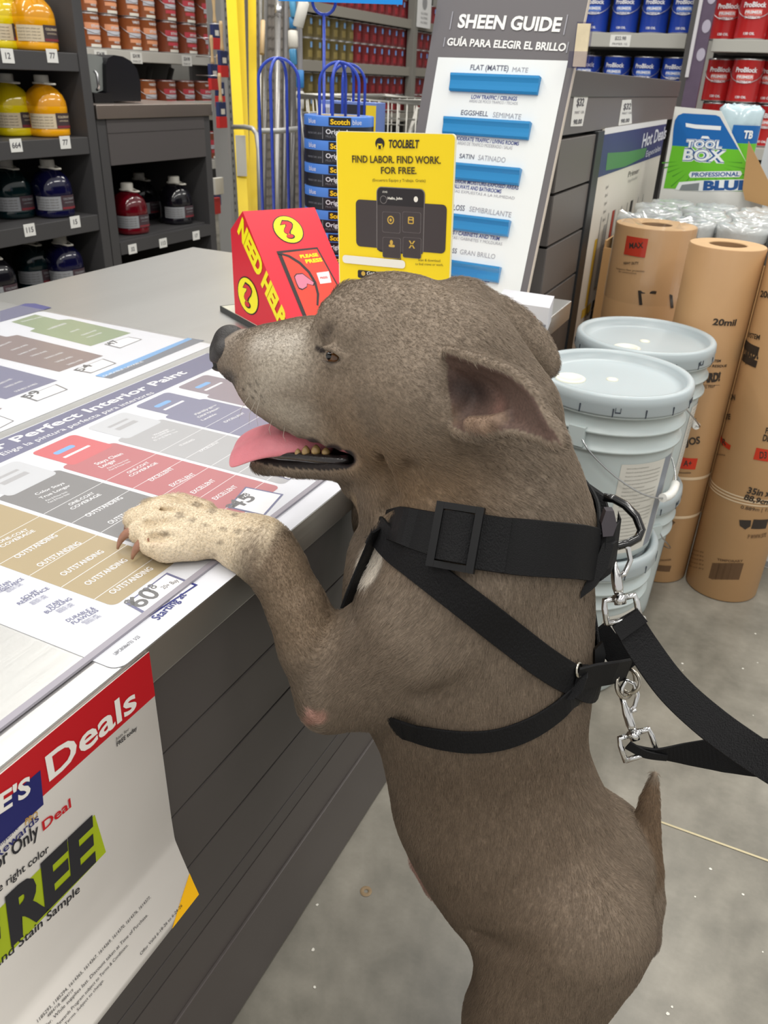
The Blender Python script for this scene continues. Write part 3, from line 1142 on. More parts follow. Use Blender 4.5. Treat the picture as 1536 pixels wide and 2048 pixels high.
gw('DOORS / CABINETS AND TRIM', (130, 1488), (508, 1540), (132, 1465), 4, .02)
gw('PUERTAS / GABINETES Y MOLDURAS', (150, 1520), (525, 1572), (152, 1502), 2, 0)
gw('GLOSS', (140, 1610), (235, 1622), (144, 1580), 1, .01)
gw('GRAN BRILLO', (255, 1625), (480, 1658), (262, 1596), 2, 0)
gw('FENCES / RAILINGS', (180, 1765), (445, 1808), (182, 1742), 4, .02)
gw('BARANDAS / BARANDALES', (200, 1800), (430, 1830), (202, 1780), 2, 0)
part_world(mb, 'print', GM, guide, normals=False)
bar_m = [mat('sample_bar_%d' % i, c, r_, coat=ct) for i, (c, r_, ct) in enumerate((((38, 138, 200), .55, 0), ((38, 138, 200), .40, .1), ((36, 136, 198), .30, .3), ((36, 136, 198), .22, .5), ((36, 136, 198), .14, .8)))]
for i, (l, r_, lo, hi) in enumerate((((205, 500), (778, 530), (205, 585), (232, 458)), ((160, 780), (716, 830), (170, 860), (190, 735)), ((110, 1065), (655, 1115), (120, 1140), (140, 1015)), ((70, 1385), (585, 1450), (75, 1455), (95, 1345)), ((30, 1665), (528, 1725), (40, 1740), (60, 1625)))):
    a0, a1 = GF.uv(*C4(*l))[0] + .002, GF.uv(*C4(*r_))[0] - .002
    b0 = GF.uv(*C4(*lo))[1]
    b1 = b0 + .035
    # crown-moulding section, extruded sideways
    sec = [(b0, .0008), (b0, .007), (b0 + .004, .010), (b0 + .013, .0106), (b0 + .021, .0115), (b0 + .026, .0135), (b0 + .030, .0155), (b1, .0155), (b1, .0008)]
    mb = MB()
    mb.extrude([GF.pt(a0, b, h) for b, h in sec], us * (a1 - a0))
    mb.add([GF.pt(a0 - .0005, b, h) for b, h in sec], [tuple(range(len(sec)))])
    o = part_world(mb, 'sample_bar', [bar_m[i]], guide)

# small white carton at the far front corner
mb = MB()
c0 = at(1092, 670, 2, DZ)
wb = thing('small_carton', 'small white carton with a red mark at the far corner of the desk', 'carton', (float(c0[0]), float(c0[1]), DZ))
mb.obox(c0 + np.array([-.115, -.0, .001]), (.115, 0, 0), (-.02, .11, 0), (0, 0, .055))
part_world(mb, 'box', [mat('carton_grey_white', (206, 206, 212), .5, var=.05)], wb)
mb = MB()
ff = Flat(c0 + np.array([-.115, -.0005, .001]), (1, 0, 0), (0, 0, 1))
rect_uv(mb, ff, .05, .088, .012, .034, 0, .0006)
rect_uv(mb, ff, .09, .112, .012, .020, 1, .0006)
part_world(mb, 'print', [mat('carton_red', (214, 40, 46), .5), mat('carton_text', (120, 120, 130), .5)], wb, normals=False)
# ------------------------------------------------------------------ planked merchandising unit behind the desk
M_char = mat('unit_charcoal', (104, 99, 96), .45, var=.08, vscale=5, stretch=(1, .15, 1))
M_dark = mat('unit_dark_metal', (58, 57, 58), .45)
M_lab = mat('label_white', (232, 232, 228), .5)
M_labtxt = mat('label_text', (92, 90, 96), .5)
UX, UY0, UY1 = -.51, 1.972, 3.70
unit = thing('planked_display_unit', 'dark grey planked display unit beyond the desk, with price tags under its ledge', 'display unit', (-.75, 2.8, 0))
mb = MB()
mb.box(-.74, UX, UY0, UY1, 1.178, 1.232, bev=.002)
part_world(mb, 'ledge', [mat('ledge_grey', (92, 89, 88), .4)], unit)
mb = MB()
mb.box(UX - .03, UX - .004, UY0 + .004, UY1, 1.100, 1.1775)
part_world(mb, 'fascia', [mat('fascia_grey', (112, 107, 105), .42)], unit)
mb = MB()
for k in range(9):
    z1 = 1.091 - .1195 * k
    mb.box(UX - .03, UX, UY0 + .004, 2.328, max(z1 - .113, .004), z1, bev=.0012)
    for yy in (UY0 + .0005,):
        mb.box(-.735, UX - .002, yy, yy + .02, max(z1 - .113, .004), z1)
part_world(mb, 'plank_panel', [M_char], unit)
mb = MB()
mb.box(-.735, UX - .0305, UY0 + .021, UY1 - .01, .002, 1.1775)
part_world(mb, 'carcass', [mat('unit_gap', (20, 20, 20), .7)], unit)
mb = MB()
mb.box(UX - .03, UX + .006, 2.330, 2.405, .002, 1.098, bev=.002)
part_world(mb, 'corner_post', [mat('post_black', (44, 46, 48), .4)], unit)
UFc = Flat((UX - .004, UY0, 0), (0, 1, 0), (0, 0, 1))
UFc.n = np.array([1.0, 0, 0])
for (c, lab) in (([(1148, 187), (1176, 190), (1164, 252), (1140, 253)], 'tag'), ([(1244, 200), (1262, 199), (1263, 247), (1236, 251)], 'tag')):
    mb = MB()
    q = [UFc.uv(*p) for p in c]
    vs = []
    for lf in (.0012, .0006):
        vs += [UFc.pt(*p, lf) for p in q]
    mb.add(vs, [(0, 1, 2, 3), (4, 7, 6, 5), (0, 4, 5, 1), (1, 5, 6, 2), (2, 6, 7, 3), (3, 7, 4, 0)], 0, False)
    a0, a1 = min(p[0] for p in q) + .012, max(p[0] for p in q) - .010
    b1, b0 = max(p[1] for p in q), min(p[1] for p in q)
    write_uv(mb, UFc, '$32', a0 + .02, b1 - .026, .016, 1, .0022, .02, 0, (a1 - a0) * .6)
    write_uv(mb, UFc, 'PAINT 1 GAL', a0 + .012, b0 + .028, .006, 1, .0022, 0, 0, (a1 - a0) * .8)
    write_uv(mb, UFc, '98.00', a0 + .012, b0 + .006, .010, 1, .0022, .02, 0, (a1 - a0) * .7)
    part_world(mb, 'price_tag', [M_lab, M_labtxt], unit, normals=False)

# printed board beside the planks
board = thing('primer_guide_board', 'white and blue printed guide board on the planked unit behind the cardboard rolls', 'printed board', (UX, 2.9, .8))
BF = Flat((UX + .002, 2.412, 0), (0, 1, 0), (0, 0, 1))
BF.n = np.array([1.0, 0, 0])
mb = MB()
mb.box(UX - .003, UX + .002, 2.412, 3.50, .30, 1.100)
part_world(mb, 'panel', [mat('board_white', (222, 216, 204), .45)], board)
mb = MB()
BM = [mat('board_navy', (52, 62, 110), .45, var=.35, vscale=3), mat('board_green', (78, 138, 84), .45), mat('board_text', (226, 228, 236), .45), mat('board_dark', (96, 92, 92), .5), mat('board_black', (52, 48, 46), .5),
      mat('board_yellow', (214, 176, 60), .5), mat('board_red', (172, 66, 52), .5), mat('board_grey', (166, 164, 160), .5), mat('board_edge', (236, 236, 236), .4)]
A_ = lambda x, y: BF.uv(1120 + x * .27083, y * .27083)
zt = A_(380, 985)[1]
zb = (A_(320, 1290)[1] + A_(740, 1150)[1]) / 2
rect_uv(mb, BF, 0, 1.085, zb, zt, 0, .0006)
poly_px(mb, BF, [(1120 + x * .27083, y * .27083) for x, y in ((350, 1130), (500, 1120), (640, 1090), (620, 1160), (480, 1230), (335, 1260))], 1, .0009)
rect_uv(mb, BF, 0, 1.085, zt, zt + .016, 8, .0007)


def bw(s, p0, p1, pt_, mi, bold=0.0):
    f = lambda p: (1120 + p[0] * .27083, p[1] * .27083)
    write(mb, BF, s, f(p0), f(p1), f(pt_), mi, .0012, bold)


bw('Hot Deals', (600, 1090), (775, 1020), (602, 995), 2, .02)
bw('Especiales', (630, 1160), (738, 1110), (632, 1118), 2)
bw('Primer', (500, 1310), (580, 1275), (502, 1270), 3)
bw('Imprimador', (500, 1350), (570, 1318), (502, 1325), 7)
for k in range(6):
    p = A_(325 - 3 * k * .2, 1400 + 18 * k)
for k, mi in enumerate((5, 7, 6, 7, 4, 4, 4, 7)):
    u0 = .10 + .10 * k
    rect_uv(mb, BF, u0, u0 + .035, .60 + .04 * (k % 2), .80 + .03 * (k % 3), mi, .0008)
    rect_uv(mb, BF, u0 + .04, u0 + .05, .56, .86, 7, .0008)
for r_ in range(8):
    for k in range(7):
        if (r_ + k) % 3:
            rect_uv(mb, BF, .07 + .14 * k, .19 + .14 * k, .33 + .034 * r_, .358 + .034 * r_, (4, 4, 3, 4, 5)[(r_ * 2 + k) % 5], .0008)
for k in range(5):
    bw('Bond', (312 + 6 * k, 1640 - 60 * k), (330 + 6 * k, 1625 - 60 * k), (312 + 6 * k, 1618 - 60 * k), 3)
part_world(mb, 'print', BM, board, normals=False)

# clear leaflet holder on the ledge
c0 = at(1177, 138, 2, 1.232)
hold = thing('leaflet_holder', 'clear plastic leaflet holder with pale leaflets on the ledge of the planked unit', 'leaflet holder', tuple(c0))
mb = MB()
mb.obox(c0 + np.array([-.045, .0, .001]), (.045, 0, 0), (0, .035, 0), (0, 0, .030))
mb.obox(c0 + np.array([-.045, .036, .001]), (.034, 0, 0), (0, .003, 0), (-.006, .02, .085))
part_world(mb, 'clear_pocket', [clear_material('acrylic', (226, 224, 236), .08)], hold)
mb = MB()
mb.obox(c0 + np.array([-.040, .024, .004]), (.026, 0, 0), (0, .008, 0), (-.005, .016, .078))
part_world(mb, 'leaflets', [mat('leaflet', (214, 200, 168), .5, var=.3, vscale=18)], hold)

# ------------------------------------------------------------------ paint cans
M_metal = mat('can_metal', (196, 196, 198), .28, metal=1.0)
M_handle = mat('wire_handle', (206, 206, 210), .3, metal=.9)


def make_can(name, label, cat, r, h, body_c, text=None, bands=(), lid_c=None, group=None, face=-math.pi / 2, handle=True, metal_rim=True, text_c=(236, 236, 240)):
    """paint can standing on its origin; bands: (z0, z1, colour, half-angle); text: [(string, z, cap height, width)]"""
    t = thing(name, label, cat, (0, 0, 0), 0, group)
    mats = [mat('can_%02x%02x%02x' % tuple(body_c), body_c, .32, coat=.2), M_metal]
    for b in bands:
        mats.append(mat('can_%02x%02x%02x' % tuple(b[2]), b[2], .35))
    mats.append(mat('can_txt_%02x%02x%02x' % tuple(text_c), text_c, .4))
    mb = MB()
    mb.lathe([(r * .96, 0, 1), (r, .002, 1), (r, .006, 0), (r, h - .006, 1 if metal_rim else 0), (r * 1.015, h - .004, 1), (r * 1.015, h, 1), (r * .96, h, 1)], 28)
    mb.lathe([(0, .001), (r * .97, .001)], 28, mi=1)

    class FaceC:
        @staticmethod
        def pt(a, b, lift=0.0):
            th = face + a / r
            return np.array([(r + lift) * math.cos(th), (r + lift) * math.sin(th), b])
    for i, b in enumerate(bands):
        rect_uv(mb, FaceC, -b[3] * r, b[3] * r, b[0], b[1], 2 + i, .0006 + .0003 * i, 12)
    for (s, z, cap, wd) in (text or ()):
        write_uv(mb, FaceC, s, 0, z, cap, 2 + len(bands), .0022, .03, 0, wd, 'C')
    mb.build('body', mats, t)
    mb = MB()
    lid_m = M_metal if lid_c is None else mat('lid_%02x%02x%02x' % tuple(lid_c), lid_c, .35)
    mb.lathe([(0, h - .003), (r * .80, h - .003), (r * .83, h + .001), (r * .93, h + .002), (r * .95, h - .001)], 28)
    mb.build('lid', lid_m, t)
    if handle:
        mb = MB()
        P = []
        for k in range(15):
            a = math.pi * k / 14
            # a bail hanging down over the front
            x = -math.cos(a) * r * 1.03
            dz = -math.sin(a) * r * .95
            fy = -math.sqrt(max(r * r * 1.08 - x * x, 0)) if abs(x) < r * 1.03 else 0
            th = face + math.pi / 2
            P.append((x * math.cos(th) - fy * math.sin(th), x * math.sin(th) + fy * math.cos(th), h * .72 + dz * .75))
        mb.tube(P, .0018, 6)
        mb.build('handle', M_handle, t)
    return t


ORD = ['first', 'second', 'third', 'fourth', 'fifth', 'sixth', 'seventh', 'eighth', 'ninth', 'tenth', 'eleventh', 'twelfth']

# --- blue cans on the shelving behind the unit
SHB, SHR = 5.12, 4.84
rackb = thing('store_shelving', 'dark shelving bay with two grey shelves of blue paint cans, behind the planked unit', 'shelving', (-.95, 5.3, 0))
M_shelf = mat('shelf_grey_white', (178, 177, 170), .4)
M_post = mat('bay_post', (88, 86, 86), .45)
M_bay_back = mat('bay_back', (46, 44, 44), .7)
zb1 = at(1280, 67, 1, SHB)[2] + .002
zb2 = 1.166
for z in (zb1, zb2, zb1 + .40):
    mb = MB()
    mb.box(-1.75, -.72, SHB - .01, SHB + .36, z - .068, z - .001, bev=.002)
    part_world(mb, 'shelf', [M_shelf], rackb)
mb = MB()
mb.box(-1.75, -.66, SHB + .37, SHB + .39, .01, 2.4)
part_world(mb, 'back_panel', [M_bay_back], rackb)
mb = MB()
p = at(1385, 100, 1, SHB - .06)
mb.box(p[0] - .035, p[0] + .022, SHB - .09, SHB - .02, .005, 2.3, bev=.002)
part_world(mb, 'post', [M_post], rackb)
mb = MB()
f_ = Flat((0, SHB - .0105, 0), (1, 0, 0), (0, 0, 1))
a, b = f_.uv(1241, 78)
rect_uv(mb, f_, a - .055, a + .055, zb1 - .066, zb1 - .01, 0, .001)
write_uv(mb, f_, '$22.98', a, zb1 - .034, .016, 1, .002, .02, 0, .06, 'C')
write_uv(mb, f_, 'PRIMER 1G', a, zb1 - .058, .010, 1, .002, .0, 0, .08, 'C')
part_world(mb, 'price_tag', [M_lab, M_labtxt], rackb, normals=False)
BLUE = (34, 66, 164)
can_text = [('ProBlock', .135, .020, .105), ('PRIMER', .108, .012, .08), ('INTERIOR', .088, .009, .07), ('130 OIL', .020, .010, .05)]
blue_can = make_can('paint_can', 'x', 'paint can', .072, .19, BLUE, can_text, [(.100, .126, (92, 132, 214), .55)], group='blue paint cans on the shelves behind the planked unit')
first = True
for row, (z, pxs, py) in enumerate(((zb1, (1128, 1187, 1246, 1305, 1364), 64), (zb2, (1174, 1233, 1292, 1351), 140), )):
    for i, px in enumerate(pxs):
        x = at(px, py, 1, SHB + .09)[0]
        lab = '%s blue paint can from the left on the %s shelf behind the planked unit' % (ORD[i], ('upper', 'lower')[row])
        if first:
            blue_can.location = (x, SHB + .09, z)
            blue_can['label'] = lab
            first = False
        else:
            copy_thing(blue_can, (x, SHB + .09, z), 0, lab)
# purple chip display strip beside the post
p = at(1404, 80, 1, SHR - .05)
chip = thing('colour_chip_column', 'narrow purple printed column between the blue and the red paint cans', 'chip display', (p[0], SHR, 0))
mb = MB()
mb.box(p[0] - .040, p[0] + .030, SHR - .05, SHR - .012, .01, 2.2)
part_world(mb, 'column', [mat('chip_purple', (92, 78, 98), .4, var=.3, vscale=12)], chip)
mb = MB()
mb.box(p[0] - .046, p[0] - .030, SHR - .064, SHR - .0505, 1.26, 1.95)
part_world(mb, 'light_strip', [mat('chip_strip', (206, 204, 208), .35)], chip)
mb = MB()
f_ = Flat((p[0], SHR - .0505, 0), (1, 0, 0), (0, 0, 1))
for k in range(4):
    disc_uv(mb, f_, .008, 1.36 + .12 * k, .02, .028, 0, .001)
part_world(mb, 'print', [mat('chip_pale', (176, 170, 186), .4)], chip, normals=False)

# --- red cans
rackr = thing('store_shelving', 'white-grey shelving bay of red paint cans at the right edge', 'shelving', (0.1, 5.0, 0))
zr1 = at(1480, 80, 1, SHR)[2] + .003
zr2 = at(1470, 209, 1, SHR)[2] - .19
zr3 = at(1520, 277, 1, SHR)[2]
zr3 = zr2
for z in (zr1, zr2, zr1 + .42):
    mb = MB()
    x0 = at(1426, 80, 1, SHR)[0]
    mb.box(x0, x0 + 1.6, SHR - .01, SHR + .4, z - .055, z - .001, bev=.002)
    part_world(mb, 'shelf', [M_shelf], rackr)
mb = MB()
mb.box(x0 - .03, x0 + 1.6, SHR + .41, SHR + .43, .01, 2.4)
part_world(mb, 'back_panel', [M_bay_back], rackr)
RED = (186, 36, 38)
red_can = make_can('paint_can', 'x', 'paint can', .073, .193, RED, can_text, [(.100, .126, (226, 120, 112), .55)], group='red paint cans on the shelves at the right edge')
first = True
for row, (z, pxs, py) in enumerate(((zr1, (1447, 1498, 1549), 78), (zr2 + .1985, (1430, 1481, 1532), 205), (zr2, (1420, 1472, 1524), 280))):
    for i, px in enumerate(pxs):
        yr = SHR + (.080 if i == 1 else .172)
        x = at(px, py, 1, yr)[0]
        lab = '%s red paint can from the left on the %s' % (ORD[i], ('upper shelf at the right edge', 'stacked lower row, top layer', 'stacked lower row, bottom layer')[row])
        if first:
            red_can.location = (x, yr, z)
            red_can['label'] = lab
            first = False
        else:
            copy_thing(red_can, (x, yr, z), 0, lab)

# ------------------------------------------------------------------ left: dark shelf of colorant jugs
XL = -2.55
M_cab = mat('cabinet_charcoal', (72, 71, 72), .45, var=.06)
M_cab_in = mat('cabinet_inner', (66, 60, 58), .55)
jugshelf = thing('jug_shelf', 'dark grey four-tier shelf unit of colorant jugs beyond the desk', 'shelf unit', (XL - .2, 2.2, 0))
mb = MB()
mb.box(XL - .44, XL + .004, 2.605, 2.652, .005, 1.44, bev=.002)
part_world(mb, 'side_panel', [M_cab], jugshelf)
mb = MB()
mb.box(XL - .44, XL + .004, 1.50, 1.545, .005, 1.9, bev=.002)
part_world(mb, 'side_panel', [M_cab], jugshelf)
mb = MB()
mb.add([(XL - .44, 2.605, 1.44), (XL + .004, 2.605, 1.44), (XL - .10, 2.605, 1.66), (XL - .44, 2.605, 1.9), (XL - .44, 2.652, 1.44), (XL + .004, 2.652, 1.44), (XL - .10, 2.652, 1.66), (XL - .44, 2.652, 1.9)],
       [(0, 1, 2, 3), (4, 7, 6, 5), (0, 4, 5, 1), (1, 5, 6, 2), (2, 6, 7, 3), (3, 7, 4, 0)])
part_world(mb, 'sloped_side_cheek', [M_cab], jugshelf)
mb = MB()
mb.box(XL - .45, XL - .441, 1.50, 2.652, .01, 1.9)
part_world(mb, 'back_panel', [M_cab_in], jugshelf)
JZ = (1.242, .957, .669, .385)
tags_num = [('12', (15, 112)), ('77', (104, 112)), ('664', (32, 291)), ('77', (130, 285)), ('115', (59, 460)), ('15', (150, 444))]
for k, z in enumerate(JZ):
    mb = MB()
    mb.box(XL - .44, XL, 1.546, 2.604, z - .062, z - .001, bev=.002)
    o = part_world(mb, 'shelf', [M_cab], jugshelf)
    for (s, p) in tags_num[2 * k:2 * k + 2]:
        f_ = Flat((XL + .0004, 0, 0), (0, 1, 0), (0, 0, 1))
        f_.n = np.array([1.0, 0, 0])
        a, b = f_.uv(*p)
        m2 = MB()
        m2.box(XL + .0002, XL + .0022, a - .026, a + .026, b - .022, b + .022, 0, bev=.0008)
        f_.P = np.array([XL + .0024, 0, 0])
        write_uv(m2, f_, s, a, b - .008, .018, 1, .0004, .02, 0, None, 'C')
        m2.v = to_local(jugshelf, m2.v)
        m2.build('number_tag', [M_lab, M_labtxt], o)


def make_jug(name, liquid, label_c=(212, 196, 168), flap=(72, 60, 62), translucent=True):
    t = thing(name, 'x', 'jug', (0, 0, 0))
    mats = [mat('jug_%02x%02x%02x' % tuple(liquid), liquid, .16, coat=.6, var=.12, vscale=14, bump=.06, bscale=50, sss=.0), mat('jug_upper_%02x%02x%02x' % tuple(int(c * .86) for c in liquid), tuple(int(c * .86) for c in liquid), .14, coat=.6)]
    mb = MB()
    r = .074
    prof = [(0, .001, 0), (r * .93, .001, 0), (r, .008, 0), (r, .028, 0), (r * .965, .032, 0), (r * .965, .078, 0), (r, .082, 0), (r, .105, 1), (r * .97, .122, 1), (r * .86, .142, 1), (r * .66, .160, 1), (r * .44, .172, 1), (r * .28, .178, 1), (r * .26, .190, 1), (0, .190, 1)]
    n = 32
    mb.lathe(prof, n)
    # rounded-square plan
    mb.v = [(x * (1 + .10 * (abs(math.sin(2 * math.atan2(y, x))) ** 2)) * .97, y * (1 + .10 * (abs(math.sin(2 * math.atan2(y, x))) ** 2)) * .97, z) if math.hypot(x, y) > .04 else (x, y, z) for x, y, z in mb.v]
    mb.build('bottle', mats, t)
    mb = MB()
    mb.lathe([(.030, .180), (.030, .184), (.0265, .186), (.0265, .206), (.024, .2085), (0, .2085)], 24)
    mb.build('cap', mat('cap_white', (214, 210, 200), .4), t)
    mb = MB()
    P = [(.030 * math.cos(a) * 1.05, .030 * math.sin(a) * 1.05, .181) for a in np.linspace(.6, 2 * math.pi - .6, 12)]
    P = [(.075, .010, .179)] + P + [(.075, -.010, .179)]
    mb.tube(P, .0038, 6, closed=True)
    mb.build('carry_ring', mat('ring_white', (206, 202, 192), .45), t)

    class FJ:
        @staticmethod
        def pt(a, b, lift=0.0):
            th = a / r
            k = r * .975 * (1 + .10 * math.sin(2 * th) ** 2) + lift
            return np.array([k * math.cos(th), k * math.sin(th), b])
    mb = MB()
    rect_uv(mb, FJ, -.105, .045, .030, .080, 0, .0012, 20)
    rect_uv(mb, FJ, -.005, .060, .031, .083, 1, .0022, 10)
    for k in range(4):
        write_uv(mb, FJ, 'Colorant for paint, shake well', -.10, .068 - .010 * k, .004, 2, .0024, 0, 0, .082)
    write_uv(mb, FJ, 'COLORANT', .028, .066, .0075, 0, .0034, .02, 0, .05, 'C')
    write_uv(mb, FJ, 'UNIVERSAL', .028, .054, .005, 0, .0034, .0, 0, .042, 'C')
    rect_uv(mb, FJ, -.003, .058, .032, .040, 3, .0030, 8)
    mb.build('label', [mat('jug_label_%02x' % label_c[0], label_c, .45), mat('jug_label_dark_%02x' % flap[0], flap, .45), mat('jug_label_text', (98, 88, 76), .5), mat('jug_label_red', (132, 52, 60), .45)], t, normals=False)
    return t


yel, org = (255, 222, 14), (255, 174, 16)
dgr, dbl, drd, blk = (7, 32, 36), (13, 13, 56), (104, 4, 22), (22, 20, 28)
protos = {}
JUGS = [(yel, 14, 100, 0, 'bright yellow colorant jug on the top tier of the jug shelf'), (org, 76, 100, 0, 'orange-yellow colorant jug on the top tier of the jug shelf'), (yel, 32, 278, 1, 'yellow colorant jug on the second tier of the jug shelf'),
        (org, 108, 272, 1, 'amber colorant jug on the second tier of the jug shelf'), (dgr, 32, 447, 2, 'dark green colorant jug on the third tier of the jug shelf'), (dbl, 110, 430, 2, 'dark blue colorant jug on the third tier of the jug shelf'),
        (dgr, 68, 600, 3, 'dark green colorant jug low on the jug shelf, just above the desk'), (dbl, 128, 580, 3, 'dark blue colorant jug low on the jug shelf, just above the desk'), (blk, -12, 620, 3, 'dark jug cut by the left edge on the lowest tier of the jug shelf')]
for (c, px, py, tier, lab) in JUGS:
    X = XL - (.195 if px in (14, 32, 68) else .10)
    y = at(px, py, 0, X)[1] if tier < 3 else at(px, {68: 545, 128: 535, -12: 560}[px], 0, X)[1]
    y = min(y, 2.506)
    if c not in protos:
        lc = (216, 200, 170) if c in (yel, org) else (150, 152, 156)
        protos[c] = make_jug('colorant_jug', c, lc, (70, 58, 60) if c in (yel, org) else (74, 58, 64))
        o = protos[c]
        o.location, o['label'] = (X, y, JZ[tier]), lab
    else:
        o = copy_thing(protos[c], (X, y, JZ[tier]), None, lab)
    o.rotation_euler = (0, 0, -.25)
    o['group'] = 'colorant jugs on the jug shelf'

# steel-topped cabinet with open shelf
cab = thing('steel_topped_cabinet', 'dark cabinet with a steel top and open jug shelf, right of the jug shelf', 'cabinet', (XL - .3, 3.0, 0))
CY0, CY1 = 2.657, 3.395
mb = MB()
mb.box(XL - .60, XL + .012, CY0, CY1, 1.018, 1.068, bev=.002)
part_world(mb, 'steel_top', [steel('cabinet_steel', (186, 174, 166), .32, (1, .1, 1))], cab)
for y0, y1 in ((CY0 + .005, CY0 + .055), (CY1 - .05, CY1 - .005)):
    mb = MB()
    mb.box(XL - .58, XL - .002, y0, y1, .004, 1.0175, bev=.001)
    part_world(mb, 'side_panel', [M_cab], cab)
mb = MB()
mb.box(XL - .58, XL + .002, CY0 + .056, CY1 - .051, .845, 1.0175, bev=.001)
mb.box(XL + .0021, XL + .004, CY0 + .056, CY1 - .051, .9655, .9675)
o = part_world(mb, 'drawer_front', [mat('drawer_grey', (84, 80, 80), .45)], cab)
mb = MB()
mb.box(XL - .57, XL - .03, CY0 + .056, CY1 - .051, .50, .548, bev=.001)
mb.box(XL - .03, XL, CY0 + .056, CY1 - .051, .49, .54)
o = part_world(mb, 'shelf', [M_cab], cab)
for s, p in (('32', (265, 498)), ('113', (326, 486)), ('17', (392, 471))):
    f_ = Flat((XL + .0004, 0, 0), (0, 1, 0), (0, 0, 1))
    f_.n = np.array([1.0, 0, 0])
    a, b = f_.uv(*p)
    m2 = MB()
    m2.box(XL + .0002, XL + .0022, a - .026, a + .026, b - .020, b + .020, 0, bev=.0008)
    f_.P = np.array([XL + .0024, 0, 0])
    write_uv(m2, f_, s, a, b - .008, .016, 1, .0004, .02, 0, None, 'C')
    m2.v = to_local(cab, m2.v)
    m2.build('number_tag', [M_lab, M_labtxt], o)
mb = MB()
mb.box(XL - .60, XL - .585, CY0 + .005, CY1 - .005, .004, 1.0175)
part_world(mb, 'back_panel', [mat('cab_back', (30, 29, 30), .7)], cab)
for (c, px, py, lab, dx) in ((drd, 264, 470, 'dark red colorant jug on the open shelf of the steel-topped cabinet', .10), (blk, 303, 455, 'black colorant jug standing behind the dark red one in the steel-topped cabinet', .33), (blk, 371, 452, 'black colorant jug at the right of the open cabinet shelf', .12)):
    X = XL - dx
    y = min(at(px, py, 0, X)[1], 3.242)
    if c not in protos:
        protos[c] = make_jug('colorant_jug', c, (150, 152, 156), (74, 58, 64))
        o = protos[c]
        o.location, o['label'] = (X, y, .549), lab
    else:
        o = copy_thing(protos[c], (X, y, .549), None, lab)
    o.rotation_euler = (0, 0, -.25)
    o['group'] = 'jugs in the steel-topped cabinet'

# black machine with grey door on the cabinet
mach = thing('paint_shaker', 'black rounded paint machine with a grey door on the steel-topped cabinet', 'machine', (XL - .3, 2.8, 1.069))
X = XL - .12
MFl = Flat((X, 0, 0), (0, 1, 0), (0, 0, 1))
MFl.n = np.array([1.0, 0, 0])
outl = [(214, 203), (212, 128), (216, 116), (228, 110), (246, 113), (262, 122), (274, 138), (281, 165), (282, 203)]
pts = [MFl.uv(*p) for p in outl]
pts = [(a, max(b, 1.0695)) for a, b in pts]
mb = MB()
mb.extrude([MFl.pt(a, b) for a, b in pts], (-.34, 0, 0))
bm = bmesh.new()
part_world(mb, 'black_shell', [mat('machine_black', (24, 24, 27), .28)], mach)
bm.free()
mb = MB()
pts2 = [MFl.uv(*p) for p in ((172, 108), (190, 108), (212, 114), (214, 130), (216, 180), (200, 186), (186, 184))]
mb.extrude([MFl.pt(a, b, -.02) for a, b in pts2], (-.28, 0, 0))
part_world(mb, 'grey_door', [mat('machine_grey', (132, 136, 134), .3)], mach)
mb = MB()
h0, h1 = MFl.uv(187, 142), MFl.uv(192, 180)
mb.tube([MFl.pt(*h0, .004), MFl.pt(h0[0], h0[1] - .01, .016), MFl.pt(h1[0], h1[1] + .01, .016), MFl.pt(*h1, .004)], .006, 8)
part_world(mb, 'door_handle', [M_metal], mach)
mb = MB()
a0, a1 = MFl.uv(186, 200)[0], MFl.uv(214, 200)[0]
mb.box(X - .30, X + .01, a0, a1 + .03, 1.0695, 1.105)
part_world(mb, 'base', [mat('machine_base', (16, 16, 18), .4)], mach)

# ------------------------------------------------------------------ shelving of wood-stain cans behind the cabinet
XS = -3.70
M_light = mat('stain_shelf', (196, 194, 188), .45)
stain = thing('store_shelving', 'white-grey shelving of wood stain cans behind the steel-topped cabinet', 'shelving', (XS - .2, 4.4, 0))
ZS = [1.290, 1.025, .66, .36, 1.705]
for k, z in enumerate(ZS):
    mb = MB()
    if k == 1:
        mb.box(XS - .40, XS - .0125, 3.3, 5.06, z - .066, z - .0565)
        mb.box(XS - .012, XS, 3.3, 5.06, z - .066, z - .001, bev=.002)
    else:
        mb.box(XS - .40, XS, 3.3, 5.06, z - .058, z - .001, bev=.002)
    o = part_world(mb, 'shelf', [M_light], stain)
    if k == 0:
        f_ = Flat((XS + .0005, 0, 0), (0, 1, 0), (0, 0, 1))
        f_.n = np.array([1.0, 0, 0])
        for (px, py) in ((200, 100), (272, 110), (373, 116)):
            a, b = f_.uv(px, py)
            m2 = MB()
            rect_uv(m2, f_, a - .05, a + .05, z - .066, z - .008, 0, .001)
            write_uv(m2, f_, '$24.98', a, z - .036, .018, 1, .002, .02, 0, .06, 'C')
            write_uv(m2, f_, 'STAIN QT', a, z - .060, .010, 1, .002, 0, 0, .07, 'C')
            m2.v = to_local(stain, m2.v)
            m2.build('price_tag', [M_lab, M_labtxt], o, normals=False)
mb = MB()
mb.box(XS - .42, XS - .405, 3.3, 5.06, .01, 2.2)
part_world(mb, 'back_panel', [M_bay_back], stain)
mb = MB()
p = at(462, 200, 0, XS + .02)
mb.box(XS - .03, XS + .03, p[1] - .045, p[1] + .030, .005, 2.2, bev=.002)
for k in range(34):
    z = .3 + .05 * k
    for s in (-1, 1):
        mb.box(XS + .0301, XS + .0315, p[1] - .0075 + s * .018 - .006, p[1] - .0075 + s * .018 + .006, z, z + .02, 1)
part_world(mb, 'slotted_post', [mat('slotted_post', (176, 177, 176), .4), mat('slot_dark', (96, 98, 98), .6)], stain)
mb = MB()
